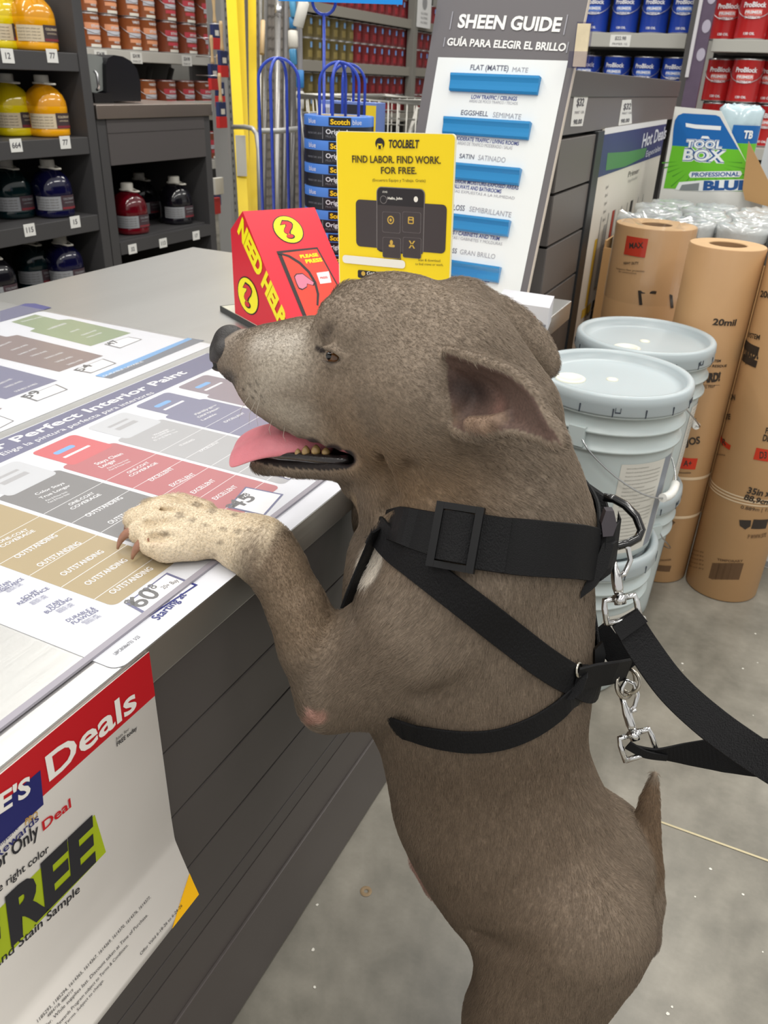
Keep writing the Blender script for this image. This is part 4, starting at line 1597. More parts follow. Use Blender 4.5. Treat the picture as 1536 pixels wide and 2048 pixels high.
for k in range(5):
    mb.tube([(XS - .30, 4.05 + .19 * k, .98 + .0), (XS - .32 + .02 * k, 4.10 + .19 * k, 1.21)], .018, 6)
part_world(mb, 'shelf_brackets', [mat('bracket_grey', (78, 80, 80), .5)], stain)
def stain_can(c1, c2, lidc):
    return make_can('wood_stain_can', 'x', 'stain can', .068, .168, c1, [('VARATHANE'[:6], .138, .013, .06), ('STAIN', .100, .012, .06), ('WOOD', .030, .010, .04)],
                    [(.092, .122, c2, .95), (.066, .090, (206, 208, 218), .8), (.040, .058, c2, .75), (.006, .020, (240, 236, 226), .6)], lidc, 'wood stain cans behind the cabinet', 0.0)


or_can = stain_can((162, 92, 52), (240, 168, 128), (176, 92, 40))
rd_can = stain_can((146, 78, 54), (206, 74, 88), (150, 32, 40))
used = {id(or_can): False, id(rd_can): False}


def put_stain(kind, y, z, lab, x=XS - .075):
    src = or_can if kind == 'o' else rd_can
    if not used[id(src)]:
        src.location, src['label'] = (x, y, z), lab
        used[id(src)] = True
    else:
        copy_thing(src, (x, y, z), 0, lab)


ys1 = [3.80, 3.95, 4.105, 4.285, 4.430, 4.625, 4.815, 5.01]
for row in (0, 1):
    for i, y in enumerate(ys1):
        put_stain('o' if i < 5 else 'r', y, ZS[0] + row * .1705, '%s stain can from the left, %s row of the top stain shelf' % (ORD[i], ('lower', 'upper')[row]))
for i, y in enumerate((4.25, 4.41, 4.60, 4.79, 4.97)):
    put_stain('o' if i < 2 else 'r', y, ZS[1] - .055, '%s wood stain can from the left on the lower stain shelf beside the black machine' % ORD[i], XS - .10)
# the lower shelf is a tray: cans stand inside behind its lip
for i, y in enumerate((4.83, 5.0)):
    put_stain('r', y, ZS[2] + .0005, 'wood stain can %s on the low stain shelf beside the slotted post' % ('left', 'right')[i])

# paint brushes in blue and red sleeves hanging on the slotted post
bg = 'paint brushes hanging by the slotted post'
def make_brush(lab):
    t = thing('paint_brush', lab, 'paint brush', (0, 0, 0), 0, bg)
    mb = MB()
    mb.tube([(0, 0, .22), (0, 0, .20), (.0, 0, .13), (0, 0, .09), (0, 0, .07)], [.008, .011, .007, .011, .013], 8)
    mb.build('handle', mat('brush_wood', (206, 178, 136), .5), t)
    mb = MB()
    mb.box(-.012, .012, -.035, .035, 0, .075, 0, bev=.003)
    mb.build('blue_sleeve', mat('sleeve_navy', (44, 56, 104), .4), t)
    mb = MB()
    mb.box(-.0125, .0125, -.038, .038, -.060, 0, 0, bev=.003)
    mb.build('red_sleeve', mat('sleeve_red', (206, 48, 48), .4), t)
    mb = MB()
    mb.box(.0121, .0132, -.018, .018, .012, .040)
    mb.build('sleeve_print', M_lab, t)
    mb = MB()
    mb.tube([(-.16, 0, .205), (0, 0, .205)], .0025, 6)
    mb.build('hang_peg', M_metal, t)
    return t


q0 = at_depth(437, 150, 4.96)
mb = MB()
mb.box(q0[0] - .008, q0[0] - .002, q0[1] - .075, q0[1] + .065, .005, 1.75, bev=.001)
tag(mb.build('brush_display_strip', mat('strip_grey', (150, 150, 150), .45)), 'narrow grey display strip the paint brushes hang on', 'display strip')
br = None
for (px, py, t_, lab) in ((446, 131, 4.62, 'brush in a blue and red sleeve, upper one in front of the slotted post'), (427, 157, 4.72, 'brush in a blue and red sleeve, half behind the upper brush'), (443, 233, 4.62, 'brush in a blue and red sleeve, lowest of the hanging brushes'),
                          (431, 76, 4.78, 'brush with a red sleeve hanging high beside the stain cans'), (440, 192, 4.86, 'brush in a red sleeve, hanging behind the others by the slotted post')):
    P = at_depth(px, py, t_)
    if br is None:
        br = make_brush(lab)
        br.location = P
    else:
        copy_thing(br, P, None, lab)
# small packages lower on the post
for i, (px, py, c, lab) in enumerate(((431, 395, (60, 70, 120), 'small navy blister pack low by the slotted post'), (430, 412, (186, 52, 50), 'small red blister pack low by the slotted post'), (436, 372, (210, 208, 200), 'small white blister pack low by the slotted post'))):
    P = at_depth(px, py, 4.7 - .06 * i)
    mb = MB()
    mb.box(P[0] - .012, P[0] + .012, P[1] - .04, P[1] + .04, P[2] - .045, P[2] + .045, bev=.004)
    tag(mb.build('blister_pack', mat('pack_%d' % i, c, .35)), lab, 'package', 'blister packs low by the slotted post')

# ------------------------------------------------------------------ yellow boards, poles and panel at the end of the aisle
M_yel = mat('yellow_board', (236, 204, 8), .4, var=.06)
gy = 'yellow boards standing by the slotted post'
for i, (xt, xb, w, dz) in enumerate(((462, 487, 10, 0), (480, 494, 8, .10), (504, 508, 8, .2))):
    T = 4.35 + dz
    p0, p1 = at_depth(xt, -10, T), at_depth(xb, 424, T + .0)
    p1[2] = max(p1[2], .0)
    d = (p1 - p0) / np.linalg.norm(p1 - p0)
    foot = p0 + d * ((p0[2] - .022) / -d[2])
    side = np.cross(d, ray(xt, 200))
    side = side / np.linalg.norm(side) * (w * T / F_PX)
    th = np.cross(side, d)
    th = th / np.linalg.norm(th) * .03
    mb = MB()
    top = p0 - d * .5
    mb.obox(top - side, side * 2, th, (foot - top))
    m_ = mb.build('yellow_board', M_yel)
    tag(m_, '%s of the tall yellow boards standing by the slotted post' % ('leftmost', 'middle', 'rightmost')[i], 'board', gy)
    if i == 0:
        # white tag hanging on it
        c = at_depth(482, 312, T - .06)
        mb = MB()
        rt = W_YAW @ np.array([1, 0, 0])
        mb.obox(c - rt * .026 - np.array([0, 0, .10]), rt * .052, W_YAW @ np.array([0, .012, 0]), (0, 0, .20))
        tag(mb.build('hanging_tag', mat('hang_tag', (214, 212, 202), .5)), 'white tag hanging on the yellow boards', 'tag')
# grey bracket loop holding the boards
mb = MB()
P = [at_depth(x, y, t) for x, y, t in ((466, 254, 4.30), (490, 254, 4.18), (505, 257, 4.15), (513, 268, 4.14), (517, 300, 4.14), (520, 425, 4.14))]
mb.tube(P, .012, 8)
mb.tube([at_depth(516, 262, 4.15), at_depth(555, 262, 4.2), at_depth(596, 258, 4.3)], .014, 8)
tag(mb.build('pole_rack_rail', mat('rail_grey', (168, 168, 166), .35, metal=.3)), 'grey tubular rail holding the yellow boards and poles', 'rail')
# corrugated end panel
pe = thing('end_panel_board', 'grey-brown corrugated panel behind the poles at the end of the stain shelving', 'panel', (0, 0, 0))
mb = MB()
A, B = at_depth(512, 430, 5.6), at_depth(606, 425, 5.9)
A[2] = B[2] = .005
dirp = (B - A)
L_ = np.linalg.norm(dirp[:2])
dirp = dirp / L_
nn = np.array([dirp[1], -dirp[0], 0])
n_ = 40
vs, fs = [], []
for i in range(n_ + 1):
    off = .006 * math.sin(i * math.pi / 1.5)
    q = A + dirp * L_ * i / n_ + nn * off
    vs += [q, q + np.array([0, 0, 2.4])]
for i in range(n_):
    fs.append((2 * i, 2 * i + 2, 2 * i + 3, 2 * i + 1))
k_ = len(vs)
vs += [np.array(v) - nn * .02 for v in vs]
fs += [tuple(k_ + j for j in f[::-1]) for f in fs] + [(0, 1, k_ + 1, k_), (2 * n_, k_ + 2 * n_, k_ + 2 * n_ + 1, 2 * n_ + 1)]
mb.add(vs, fs, 0, False)
mb.build('panel', mat('corrugated_grey', (128, 122, 116), .6, var=.1), pe)
mb = MB()
for k in range(30):
    z = .2 + k * .06
    q0, q1 = A + np.array([0, 0, z]) + nn * .009, A + dirp * L_ + np.array([0, 0, z]) + nn * .009
    mb.obox(q0, q1 - q0, nn * .003, (0, 0, .006))
mb.build('slats', mat('corrugated_line', (100, 95, 90), .6), pe)
gp = 'extension poles standing at the aisle end'
for i, (px0, py0, px1, py1, t_, c, r, lab) in enumerate(((520, 0, 524, 425, 4.6, (150, 148, 144), .014, 'slim grey extension pole nearest the yellow boards'), (530, 30, 527, 420, 4.55, (104, 102, 100), .016, 'dark grey extension pole with a wooden handle'),
                                                         (556, 10, 553, 420, 4.6, (160, 158, 156), .018, 'light grey extension pole behind the first wire hoop'), (572, 5, 567, 420, 4.65, (120, 118, 118), .015, 'mid grey extension pole right of the light one'),
                                                         (585, 150, 583, 420, 4.65, (74, 72, 72), .022, 'short dark pole beside the hanging roller covers'))):
    a, b = at_depth(px0, py0 - 30, t_), at_depth(px1, py1, t_)
    d = (b - a) / np.linalg.norm(b - a)
    b = a + d * ((a[2] - .01) / -d[2])
    t = thing('extension_pole', lab, 'pole', tuple(b), 0, gp)
    mb = MB()
    mb.tube([a, b], r, 10)
    part_world(mb, 'pole', [mat('pole_%d' % i, c, .3, metal=.5)], t)
    if i in (1,):
        mb = MB()
        p_, q_ = at_depth(526, 42, t_ - .05), at_depth(524, 108, t_ - .05)
        mb.tube([p_, q_], .013, 10)
        part_world(mb, 'wooden_handle', [mat('brush_wood', (206, 178, 136), .5)], t)
    if i in (2,):
        mb = MB()
        p_, q_ = at_depth(557, 10, t_ - .05), at_depth(556, 30, t_ - .05)
        mb.tube([p_, q_], .024, 10)
        part_world(mb, 'collar', [M_metal], t)
# hanging roller-cover packs: pale blue and white
gr = 'roller cover packs hanging at the aisle end'
for i, (px, py, w, h, c, rot, lab) in enumerate(((602, 28, 11, 24, (224, 222, 214), -.30, 'white roller cover pack hanging at an angle, uppermost'), (586, 78, 10, 15, (230, 226, 216), .0, 'white roller cover pack beside the blue post, second down'), (588, 14, 9, 18, (96, 172, 216), .1, 'sky blue pack behind the uppermost white pack'),
                                                 (586, 46, 8, 10, (70, 140, 196), 0, 'blue pack between the two white roller packs'), (587, 114, 8, 14, (84, 158, 206), .08, 'blue pack hanging below the second white pack'), (600, 158, 8, 16, (60, 130, 196), 0, 'lowest blue pack beside the wire hoop'),
                                                 (600, 200, 8, 16, (206, 204, 198), 0, 'pale roller pack standing low behind the wire hoop'))):
    P = at_depth(px, py, 3.6 + .04 * i)
    k = (3.6 + .04 * i) / F_PX
    mb = MB()
    ca, sa = math.cos(rot), math.sin(rot)
    rt, up = W_YAW @ np.array([ca, 0, sa]), W_YAW @ np.array([-sa, 0, ca])
    mb.tube([P - up * h * k, P - up * h * k * .9, P + up * h * k * .9, P + up * h * k], [w * k * .8, w * k, w * k, w * k * .7], 10)
    tag(mb.build('roller_cover_pack', mat('roller_pack_%d' % i, c, .4)), lab, 'roller pack', gr)
hp = at_depth(592, 120, 3.72)
mb = MB()
mb.tube([(hp[0] - .01, hp[1] + .05, .004), (hp[0] - .01, hp[1] + .05, 1.9)], .014, 8)
mb.lathe([(.16, .003), (.16, .012), (.02, .016)], 20, (hp[0] - .01, hp[1] + .05, 0))
tag(mb.build('hanging_strip_stand', mat('stand_grey', (120, 118, 120), .4)), 'thin grey stand the roller cover packs hang on', 'stand')

# ------------------------------------------------------------------ far aisle shelving
XF = -4.5
M_beam = mat('far_beam', (132, 128, 120), .5)
far = thing('store_shelving', 'long grey racking with gold and red paint cans far down the aisle', 'shelving', (XF - .3, 9, 0))
for z0, z1 in ((1.72, 1.81), (1.235, 1.325), (.75, .84), (2.2, 2.29)):
    mb = MB()
    mb.box(XF - .03, XF + .0, 6.6, 12.0, z0, z1, bev=.003)
    mb.box(XF - .62, XF - .031, 6.6, 12.0, z1 - .03, z1 - .003)
    part_world(mb, 'shelf', [M_beam], far)
for px in (826, 596):
    y = at(px, 60, 0, XF)[1] if px > 700 else 6.62
    mb = MB()
    mb.box(XF - .05, XF + .04, y - .05, y + .05, .005, 2.6, bev=.003)
    part_world(mb, 'upright', [mat('far_upright', (120, 118, 112), .5)], far)
mb = MB()
mb.box(XF - .66, XF - .63, 6.6, 12.0, .01, 2.6)
part_world(mb, 'back_panel', [M_bay_back], far)
GOLD, FRED = (96, 84, 44), (106, 22, 28)  # toned down, with the far aisle's lower light put into the colours
def far_can(c, spot):
    return make_can('paint_can', 'x', 'paint can', .078, .192, c, None, [(.112, .16, spot, .34), (.03, .09, tuple(int(v * 1.25 + 8) for v in c), .7)], None, 'paint cans on the far racking', 0.15, handle=False)


gcan, rcan = far_can(GOLD, (108, 150, 196)), far_can(FRED, (112, 156, 220))
fu = {'g': False, 'r': False}
FY = [at(x, 110, 0, XF - .10)[1] for x in (615, 634, 655, 676, 697)]
RY = [at(x, 110, 0, XF - .10)[1] for x in (712, 730, 750, 768, 783, 797, 811)]
RY2 = [at(x, 110, 0, XF - .10)[1] for x in (836, 848, 860)]
FY = list(np.linspace(FY[0], FY[-1], 6))
RY = list(np.linspace(RY[0], RY[-1], 8))
for sh, z in enumerate((1.326, .841, 1.811)):
    for layer in (0, 1):
        if sh == 2 and layer:
            continue
        for i, y in enumerate(FY + RY + RY2):
            k = 'g' if i < len(FY) and sh != 2 else 'r'
            n = i if i < len(FY) else (i - len(FY) if i < len(FY) + len(RY) else i - len(FY) - len(RY))
            seg = 'gold-labelled can' if i < len(FY) and sh != 2 else 'red can'
            where = ('left of the red ones' if i < len(FY) else ('before the upright' if i < len(FY) + len(RY) else 'past the upright'))
            lab = '%s %s %s, %s of the %s far shelf' % (ORD[n], seg, where, ('bottom layer', 'top layer')[layer], ('middle', 'lower', 'upper')[sh])
            src = gcan if k == 'g' else rcan
            loc = (XF - .135, y, z + layer * .1945)
            if not fu[k]:
                src.location, src['label'] = loc, lab
                fu[k] = True
            else:
                copy_thing(src, loc, None, lab)
# white notice on the far shelf
P = at(846, 18, 0, XF + .03)
mb = MB()
f_ = Flat((XF + .02, P[1], P[2]), (0, 1, 0), (0, 0, 1))
f_.n = np.array([1.0, 0, 0])
mb.box(XF + .045, XF + .05, P[1] - .20, P[1] + .20, P[2] - .19, P[2] + .25)
o = mb.build('shelf_notice', mat('notice_white', (214, 214, 214), .5))
tag(o, 'white printed notice hanging on the far racking', 'notice')
mb = MB()
f_.P = np.array([XF + .051, P[1], P[2]])
disc_uv(mb, f_, 0, .06, .07, .07, 0, .001)
for k in range(3):
    write_uv(mb, f_, 'WALL COVERINGS', 0, -.06 - .045 * k, .025, 0, .001, .0, 0, .2, 'C')
x = mb.build('print', mat('notice_grey', (140, 140, 142), .5), None)
x.parent = o
# ------------------------------------------------------------------ blue wire tape rack on the desk
M_bw = mat('blue_wire', (34, 66, 176), .32, coat=.3)
RK = 1.70
rack = thing('tape_rack', 'blue wire rack of arched pegs for tape rolls, behind the red help box', 'rack', (-.90, 1.55, DZ))


def hoop(px, py_top, half, t, base_z, name='wire_peg'):
    """two crossed arches of wire, seen at px with the crown at py_top"""
    c = at_depth(px, py_top, t)
    r = half * t / F_PX
    mb = MB()
    for ang in (YAW * -1 + 1.5708 - 1.5708, YAW * -1 + 1.30):
        d = np.array([math.cos(-ang if False else YAW * 0 + ang + 2 * YAW), math.sin(YAW * 0 + ang + 2 * YAW), 0])
        P = [np.array([c[0], c[1], base_z]) + d * r]
        for k in range(17):
            a = math.pi * k / 16
            P.append(np.array([c[0], c[1], c[2] - r * .98]) + d * r * math.cos(a) + np.array([0, 0, r * .98 * math.sin(a)]))
        P.append(np.array([c[0], c[1], base_z]) - d * r)
        mb.tube(P, .0034, 8)
    part_world(mb, name, [M_bw], rack)
    return c, r


hA = hoop(556, 116, 41, RK, DZ + .006)
hB = hoop(679, 124, 40, RK, DZ + .006)
hC = hoop(697, 128, 34, RK + .17, DZ + .006)
mb = MB()
p = at_depth(648, 60, RK + .10)
mb.tube([(p[0], p[1], DZ + .006), (p[0], p[1], 1.32)], .0036, 8)
top = at_depth(645, 12, RK + .10)
P = [np.array([p[0], p[1], 1.32]) + W_YAW @ np.array([.026 * math.cos(a), 0, .026 + .026 * math.sin(a)]) for a in np.linspace(-1.57, 4.71, 22)]
mb.tube(P, .0034, 8)
part_world(mb, 'centre_post', [M_bw], rack)
mb = MB()
c = hB[0]
for dx in (-.17, .06, .13):
    mb.tube([(c[0] - .14, c[1] + dx * .6, DZ + .0045), (c[0] + .01, c[1] + dx * .6 + .02, DZ + .0045)], .0034, 8)
mb.tube([(hA[0][0] - .06, hA[0][1], DZ + .0045), (hB[0][0] + .03, hB[0][1], DZ + .0045)], .0034, 8)
part_world(mb, 'base_wires', [M_bw], rack)
# header card on the post
mb = MB()
bl = at_depth(556, 1, RK + .05)
brr = at_depth(805, 9, RK + .05)
rt = (brr - bl)
nrm_ = np.array([rt[1], -rt[0], 0]) / np.linalg.norm(rt) * .003
mb.obox(bl - nrm_ * 3, rt, nrm_, (0, 0, .075))
part_world(mb, 'header_card', [mat('header_sky', (20, 142, 228), .4)], rack)

# stacked rolls of tape on the pegs
tape_mats = [mat('tape_blue', (72, 124, 206), .35), mat('tape_black', (30, 32, 40), .35), mat('tape_yellow', (248, 204, 24), .4), mat('tape_white', (222, 226, 236), .4), mat('tape_grey', (122, 126, 136), .4), mat('tape_core', (196, 176, 140), .7)]
tc_, r_t = hB[0], 72 * RK / F_PX
n_t = 8
ztop = at_depth(672, 232, RK)[2]
h_t = (ztop - DZ - .008) / n_t
ta0 = math.atan2(-tc_[1], -tc_[0])


def make_tape(lab):
    t = thing('tape_roll', lab, 'tape roll', (tc_[0], tc_[1], 0), 0, 'blue tape rolls stacked on the rack')
    mb = MB()
    mb.lathe([(r_t * .66, 0, 5), (r_t * .985, .0005, 1), (r_t, .002, 1)], 40)
    mb.lathe([(r_t, 0.0 + .002, 1), (r_t, h_t * .58, 0), (r_t, h_t - .002, 0), (r_t * .985, h_t - .0003, 0), (r_t * .66, h_t - .0003, 5), (r_t * .66, 0, 5)], 40)

    class FT:
        @staticmethod
        def pt(a, b, lift=0.0):
            th = ta0 + a / r_t
            return np.array([(r_t + lift) * math.cos(th), (r_t + lift) * math.sin(th), b])
    rect_uv(mb, FT, -.022, .026, h_t * .62, h_t * .96, 1, .0005, 8)
    write_uv(mb, FT, 'Scotch', -.018, h_t * .68, h_t * .20, 2, .0012, .03, 0, .041)
    write_uv(mb, FT, 'blue', .029, h_t * .68, h_t * .20, 3, .0012, .0, 0, .022)
    write_uv(mb, FT, 'blue', -.075, h_t * .68, h_t * .20, 3, .0012, .0, 0, .022)
    write_uv(mb, FT, 'Original', -.028, h_t * .28, h_t * .19, 3, .0012, .015, 0, .046)
    write_uv(mb, FT, 'MULTI-SURFACE', -.028, h_t * .13, h_t * .09, 4, .0012, .0, 0, .05)
    write_uv(mb, FT, "PAINTER'S TAPE 1.88 IN", -.078, h_t * .24, h_t * .08, 4, .0012, .0, 0, .04)
    rect_uv(mb, FT, -.036, -.0345, h_t * .06, h_t * .56, 4, .001)
    mb.build('roll', tape_mats, t)
    return t


tape = None
TL = ['topmost', 'second from top', 'third from top', 'fourth from top', 'fifth from top', 'sixth from top', 'seventh from top', 'lowest']
for k in range(n_t):
    lab = 'blue and black tape roll on the wire rack, %s of its stack' % TL[k]
    z = DZ + .008 + h_t * (n_t - 1 - k)
    if tape is None:
        tape = make_tape(lab)
        tape.location[2] = z
    else:
        copy_thing(tape, (tc_[0], tc_[1], z), 0, lab)
# carton of tape behind the stack
CYT = 1.905
a, b = at(640, 200, 1, CYT), at(762, 205, 1, CYT)
ct = thing('tape_carton', 'blue and black tape carton with a yellow end behind the tape rolls', 'carton', (float(a[0]), CYT, DZ))
mb = MB()
mb.box(a[0], b[0] - .012, CYT, CYT + .05, DZ + .002, a[2], bev=.001)
part_world(mb, 'box', [mat('carton_blue_top', (118, 140, 200), .45)], ct)
mb = MB()
f_ = Flat((a[0], CYT - .0004, DZ), (1, 0, 0), (0, 0, 1))
wC, hC_ = b[0] - .012 - a[0], a[2] - DZ
rect_uv(mb, f_, .04, wC - .028, .02, hC_ - .006, 1, .0004)
rect_uv(mb, f_, wC - .027, wC, .0, hC_ - .006, 0, .0006)
rect_uv(mb, f_, .004, .038, hC_ - .07, hC_ - .008, 2, .0006)
for k in range(7):
    rect_uv(mb, f_, .008 + .004 * k, .0095 + .004 * k, hC_ - .055, hC_ - .015, 1, .001)
write_uv(mb, f_, 'Scotch', wC - .085, hC_ - .055, .013, 0, .001, .02, 0, .032)
write_uv(mb, f_, 'blue', wC - .05, hC_ - .055, .013, 2, .001, 0, 0, .018)
part_world(mb, 'print', [mat('carton_yellow', (240, 206, 40), .4), mat('carton_black', (44, 44, 52), .4), mat('carton_white', (216, 220, 236), .4)], ct, normals=False)

# ------------------------------------------------------------------ shopping cart in the aisle behind
CTY = 3.15
c0 = at(700, 205, 1, CTY)
cart = thing('shopping_cart', 'grey wire shopping cart in the aisle behind the sheen guide board', 'shopping cart', (float(c0[0]), CTY, 0))
M_cart = mat('cart_wire', (176, 174, 168), .35, metal=.7)
xl, xr = at(598, 205, 1, CTY)[0], at(834, 207, 1, CTY)[0]
zt_ = at(834, 205, 1, CTY)[2]
mb = MB()
D_ = .80
ring = lambda i, z: [(xl + i, CTY + i, z), (xr - i, CTY + i, z), (xr - i, CTY + D_ - i, z), (xl + i, CTY + D_ - i, z)]
mb.tube(ring(0, zt_), .011, 8, closed=True)
for k, z in enumerate((zt_ - .06, zt_ - .12, zt_ - .20, zt_ - .30, zt_ - .40)):
    mb.tube(ring(.008 * (k + 1), z), .0045, 6, closed=True)
for s in np.linspace(0, 1, 14):
    for (A, B) in ((ring(0, zt_)[0], ring(0, zt_)[1]), (ring(0, zt_)[3], ring(0, zt_)[2])):
        A, B = np.array(A), np.array(B)
        q = A + (B - A) * s
        cc = np.array([(xl + xr) / 2, CTY + D_ / 2, 0])
        q2 = q + (cc - q) * np.array([.1, .1, 0]) - np.array([0, 0, .41])
        mb.tube([q, q2], .0035, 6)
for s in np.linspace(0, 1, 16)[1:-1]:
    for (A, B) in ((ring(0, zt_)[1], ring(0, zt_)[2]), (ring(0, zt_)[0], ring(0, zt_)[3])):
        A, B = np.array(A), np.array(B)
        q = A + (B - A) * s
        cc = np.array([(xl + xr) / 2, CTY + D_ / 2, 0])
        mb.tube([q, q + (cc - q) * np.array([.1, .1, 0]) - np.array([0, 0, .41])], .0035, 6)
part_world(mb, 'basket', [M_cart], cart)
mb = MB()
mb.tube([(xr - .02, CTY + .06, zt_ - .02), (xr - .12, CTY + .08, zt_ - .30), (xr - .22, CTY + .10, .16), (xl + .2, CTY + .10, .16)], .011, 8)
part_world(mb, 'side_frame', [M_cart], cart)
mb = MB()
mb.tube([(xr - .02, CTY + D_ - .06, zt_ - .02), (xr - .12, CTY + D_ - .08, zt_ - .30), (xr - .22, CTY + D_ - .10, .16), (xl + .2, CTY + D_ - .10, .16)], .011, 8)
part_world(mb, 'side_frame', [M_cart], cart)
mb = MB()
mb.tube([(xr + .02, CTY + .04, zt_ + .005), (xr + .02, CTY + D_ - .04, zt_ + .005)], .015, 8)
part_world(mb, 'push_handle', [mat('cart_handle', (90, 92, 96), .4)], cart)
for x, y in ((xr - .22, CTY + .10), (xr - .22, CTY + D_ - .10), (xl + .22, CTY + .12), (xl + .22, CTY + D_ - .12)):
    mb = MB()
    mb.tube([(x, y - .015, .062), (x, y + .015, .062)], .060, 16)
    mb.tube([(x, y, .062), (x, y, .165)], .010, 8)
    part_world(mb, 'wheel', [mat('cart_wheel', (46, 46, 48), .6)], cart)

# ------------------------------------------------------------------ plastic pails
M_pail = mat('pail_white', (186, 196, 196), .34, var=.03, sss=.08)
M_lid = mat('pail_lid', (172, 182, 186), .36, var=.03, sss=.08)
M_slit = mat('lid_slit', (58, 64, 74), .6)


def make_pail(lab, bail_rot):
    t = thing('plastic_pail', lab, 'pail', (0, 0, 0), 0, 'white pails stacked beside the desk')
    R, Hh = .148, .350
    mb = MB()
    taper = lambda z: R * (.905 + .075 * z / Hh)
    prof = [(0, .004), (taper(0) * .94, .004), (taper(0) * .96, 0), (taper(0), .006)]
    for z in (.03, .10, .18, .235):
        prof.append((taper(z), z))
    for z in (.248, .284, .318):
        prof += [(taper(z) + .0005, z - .0045), (taper(z) + .0075, z - .003), (taper(z) + .0075, z + .0015), (taper(z) + .001, z + .004)]
    prof += [(taper(Hh), Hh - .012)]
    mb.lathe(prof, 64)
    mb.build('body', M_pail, t)
    mb = MB()
    lp = [(taper(Hh) + .002, Hh - .030), (R + .0055, Hh - .030), (R + .007, Hh - .027), (R + .0055, Hh - .014), (R + .0065, Hh - .011), (R + .005, Hh + .004), (R + .001, Hh + .0085), (R - .006, Hh + .0085), (R - .011, Hh + .003), (R - .0125, Hh - .008), (R * .80, Hh - .010), (R * .40, Hh - .0098), (0, Hh - .010)]
    mb.lathe(lp, 72)
    lid = mb.build('lid', M_lid, t)
    mb = MB()
    mb.lathe([(.030, 0), (.030, .003), (.027, .0045), (.022, .0045), (.0205, .002), (0, .002)], 28, (-.078, -.030, Hh - .0105))
    mb.build('spout_cap', mat('spout_white', (222, 222, 208), .4), lid)
    mb = MB()
    mb.lathe([(.012, 0), (.012, .0018), (.006, .0034), (0, .0034)], 20, (0, 0, Hh - .0102))
    mb.build('gate_mark', mat('spout_white', (222, 222, 208), .4), lid)
    mb = MB()
    for k in range(16):
        a = 2 * math.pi * k / 16 + .1
        c, s = math.cos(a), math.sin(a)
        rr = R + .0062
        mb.obox((rr * c, rr * s, Hh - .030), (-s * .0022, c * .0022, 0), (c * .0012, s * .0012, 0), (0, 0, .016))
        if k % 3 == 0:
            for (d, w, h) in ((.035, .05, .002), (.03, .004, .010), (.09, .004, .010)):
                a2 = a + d
                c2, s2 = math.cos(a2), math.sin(a2)
                c3, s3 = math.cos(a2 + w * 1.2), math.sin(a2 + w * 1.2)
                mb.obox((rr * c2, rr * s2, Hh - .022), (rr * (c3 - c2), rr * (s3 - s2), 0), (c2 * .0012, s2 * .0012, 0), (0, 0, h))
    mb.build('tear_slits', M_slit, lid)
    # wire bail with ear and grip
    c, s = math.cos(bail_rot), math.sin(bail_rot)
    to = lambda x, y, z: (x * c - y * s, x * s + y * c, z)
    ear_r = taper(.266) + .002
    mb = MB()
    for sg in (-1, 1):
        P = [to(sg * (ear_r + dx), dy, z) for dx, dy, z in ((0, -.016, .252), (0, .016, .252), (0, .016, .290), (0, -.016, .290))]
        mb = MB()
        mb.extrude(P, to(sg * .010, 0, 0))
        mb.build('bail_ear', M_pail, t)
    mb = MB()
    P = []
    for k in range(25):
        a = math.pi * k / 24
        x = -math.cos(a) * (ear_r + .010)
        yy = -math.sqrt(max((taper(.15) + .016) ** 2 - min(abs(x), taper(.15) + .016) ** 2, 0)) - .004
        P.append(to(x, min(yy, -.002), .268 - math.sin(a) * .128))
    mb.tube(P, .0017, 8)
    bail = mb.build('bail', mat('bail_wire', (186, 188, 190), .25, metal=.9), t)
    mb = MB()
    mb.tube(P[10:15], .009, 12)
    mb.build('bail_grip', mat('grip_white', (226, 226, 222), .4), bail)

    class FP:
        @staticmethod
        def pt(a, b, lift=0.0):
            th = -1.15 + a / R
            return np.array([(taper(b) + lift) * math.cos(th), (taper(b) + lift) * math.sin(th), b])
    mb = MB()
    rect_uv(mb, FP, -.01, .10, .02, .222, 0, .0006, 14)
    rect_uv(mb, FP, .10, .135, .02, .222, 1, .0006, 6)
    for k in range(22):
        write_uv(mb, FP, 'Directions for use and cleaning, see the side panel before opening this pail', .002, .212 - .0084 * k, .0028, 2, .0011, 0, 0, .086 if k % 5 else .05)
    mb.build('paper_label', [mat('pail_label', (206, 204, 196), .5), mat('pail_label_grey', (128, 134, 144), .45), mat('pail_label_text', (134, 132, 128), .6)], t, normals=False)
    return t


PF, PR = (-.240, 1.562), (-.232, 1.876)
pail = make_pail('white pail with a grey lid, top of the nearer stack beside the dog\'s ear', 1.29)
pail.location = (*PF, .3545)
pail.rotation_euler = (0, 0, .12)
copy_thing(pail, (*PF, .0005), .3, 'white pail standing on the floor, bottom of the nearer stack behind the leash ring')
copy_thing(pail, (*PR, .3545), .9, 'white pail with a grey lid, top of the farther stack against the cardboard rolls')
copy_thing(pail, (*PR, .0005), 1.2, 'white pail standing on the floor, bottom of the farther stack beside the rolls')

# ------------------------------------------------------------------ cardboard protection rolls
M_kraft = mat('kraft_paper', (176, 138, 96), .55, var=.07, vscale=7, coat=.15, coat_rough=.3)
M_kraft_end = mat('kraft_end', (190, 156, 114), .7, var=.08, vscale=40)
M_kblack = mat('kraft_print_black', (52, 44, 38), .5)
M_kred = mat('kraft_print_red', (196, 52, 26), .5)
M_kbar = mat('kraft_print_brown', (98, 72, 48), .5)
KM = [M_kblack, M_kred, M_kbar, M_kraft]


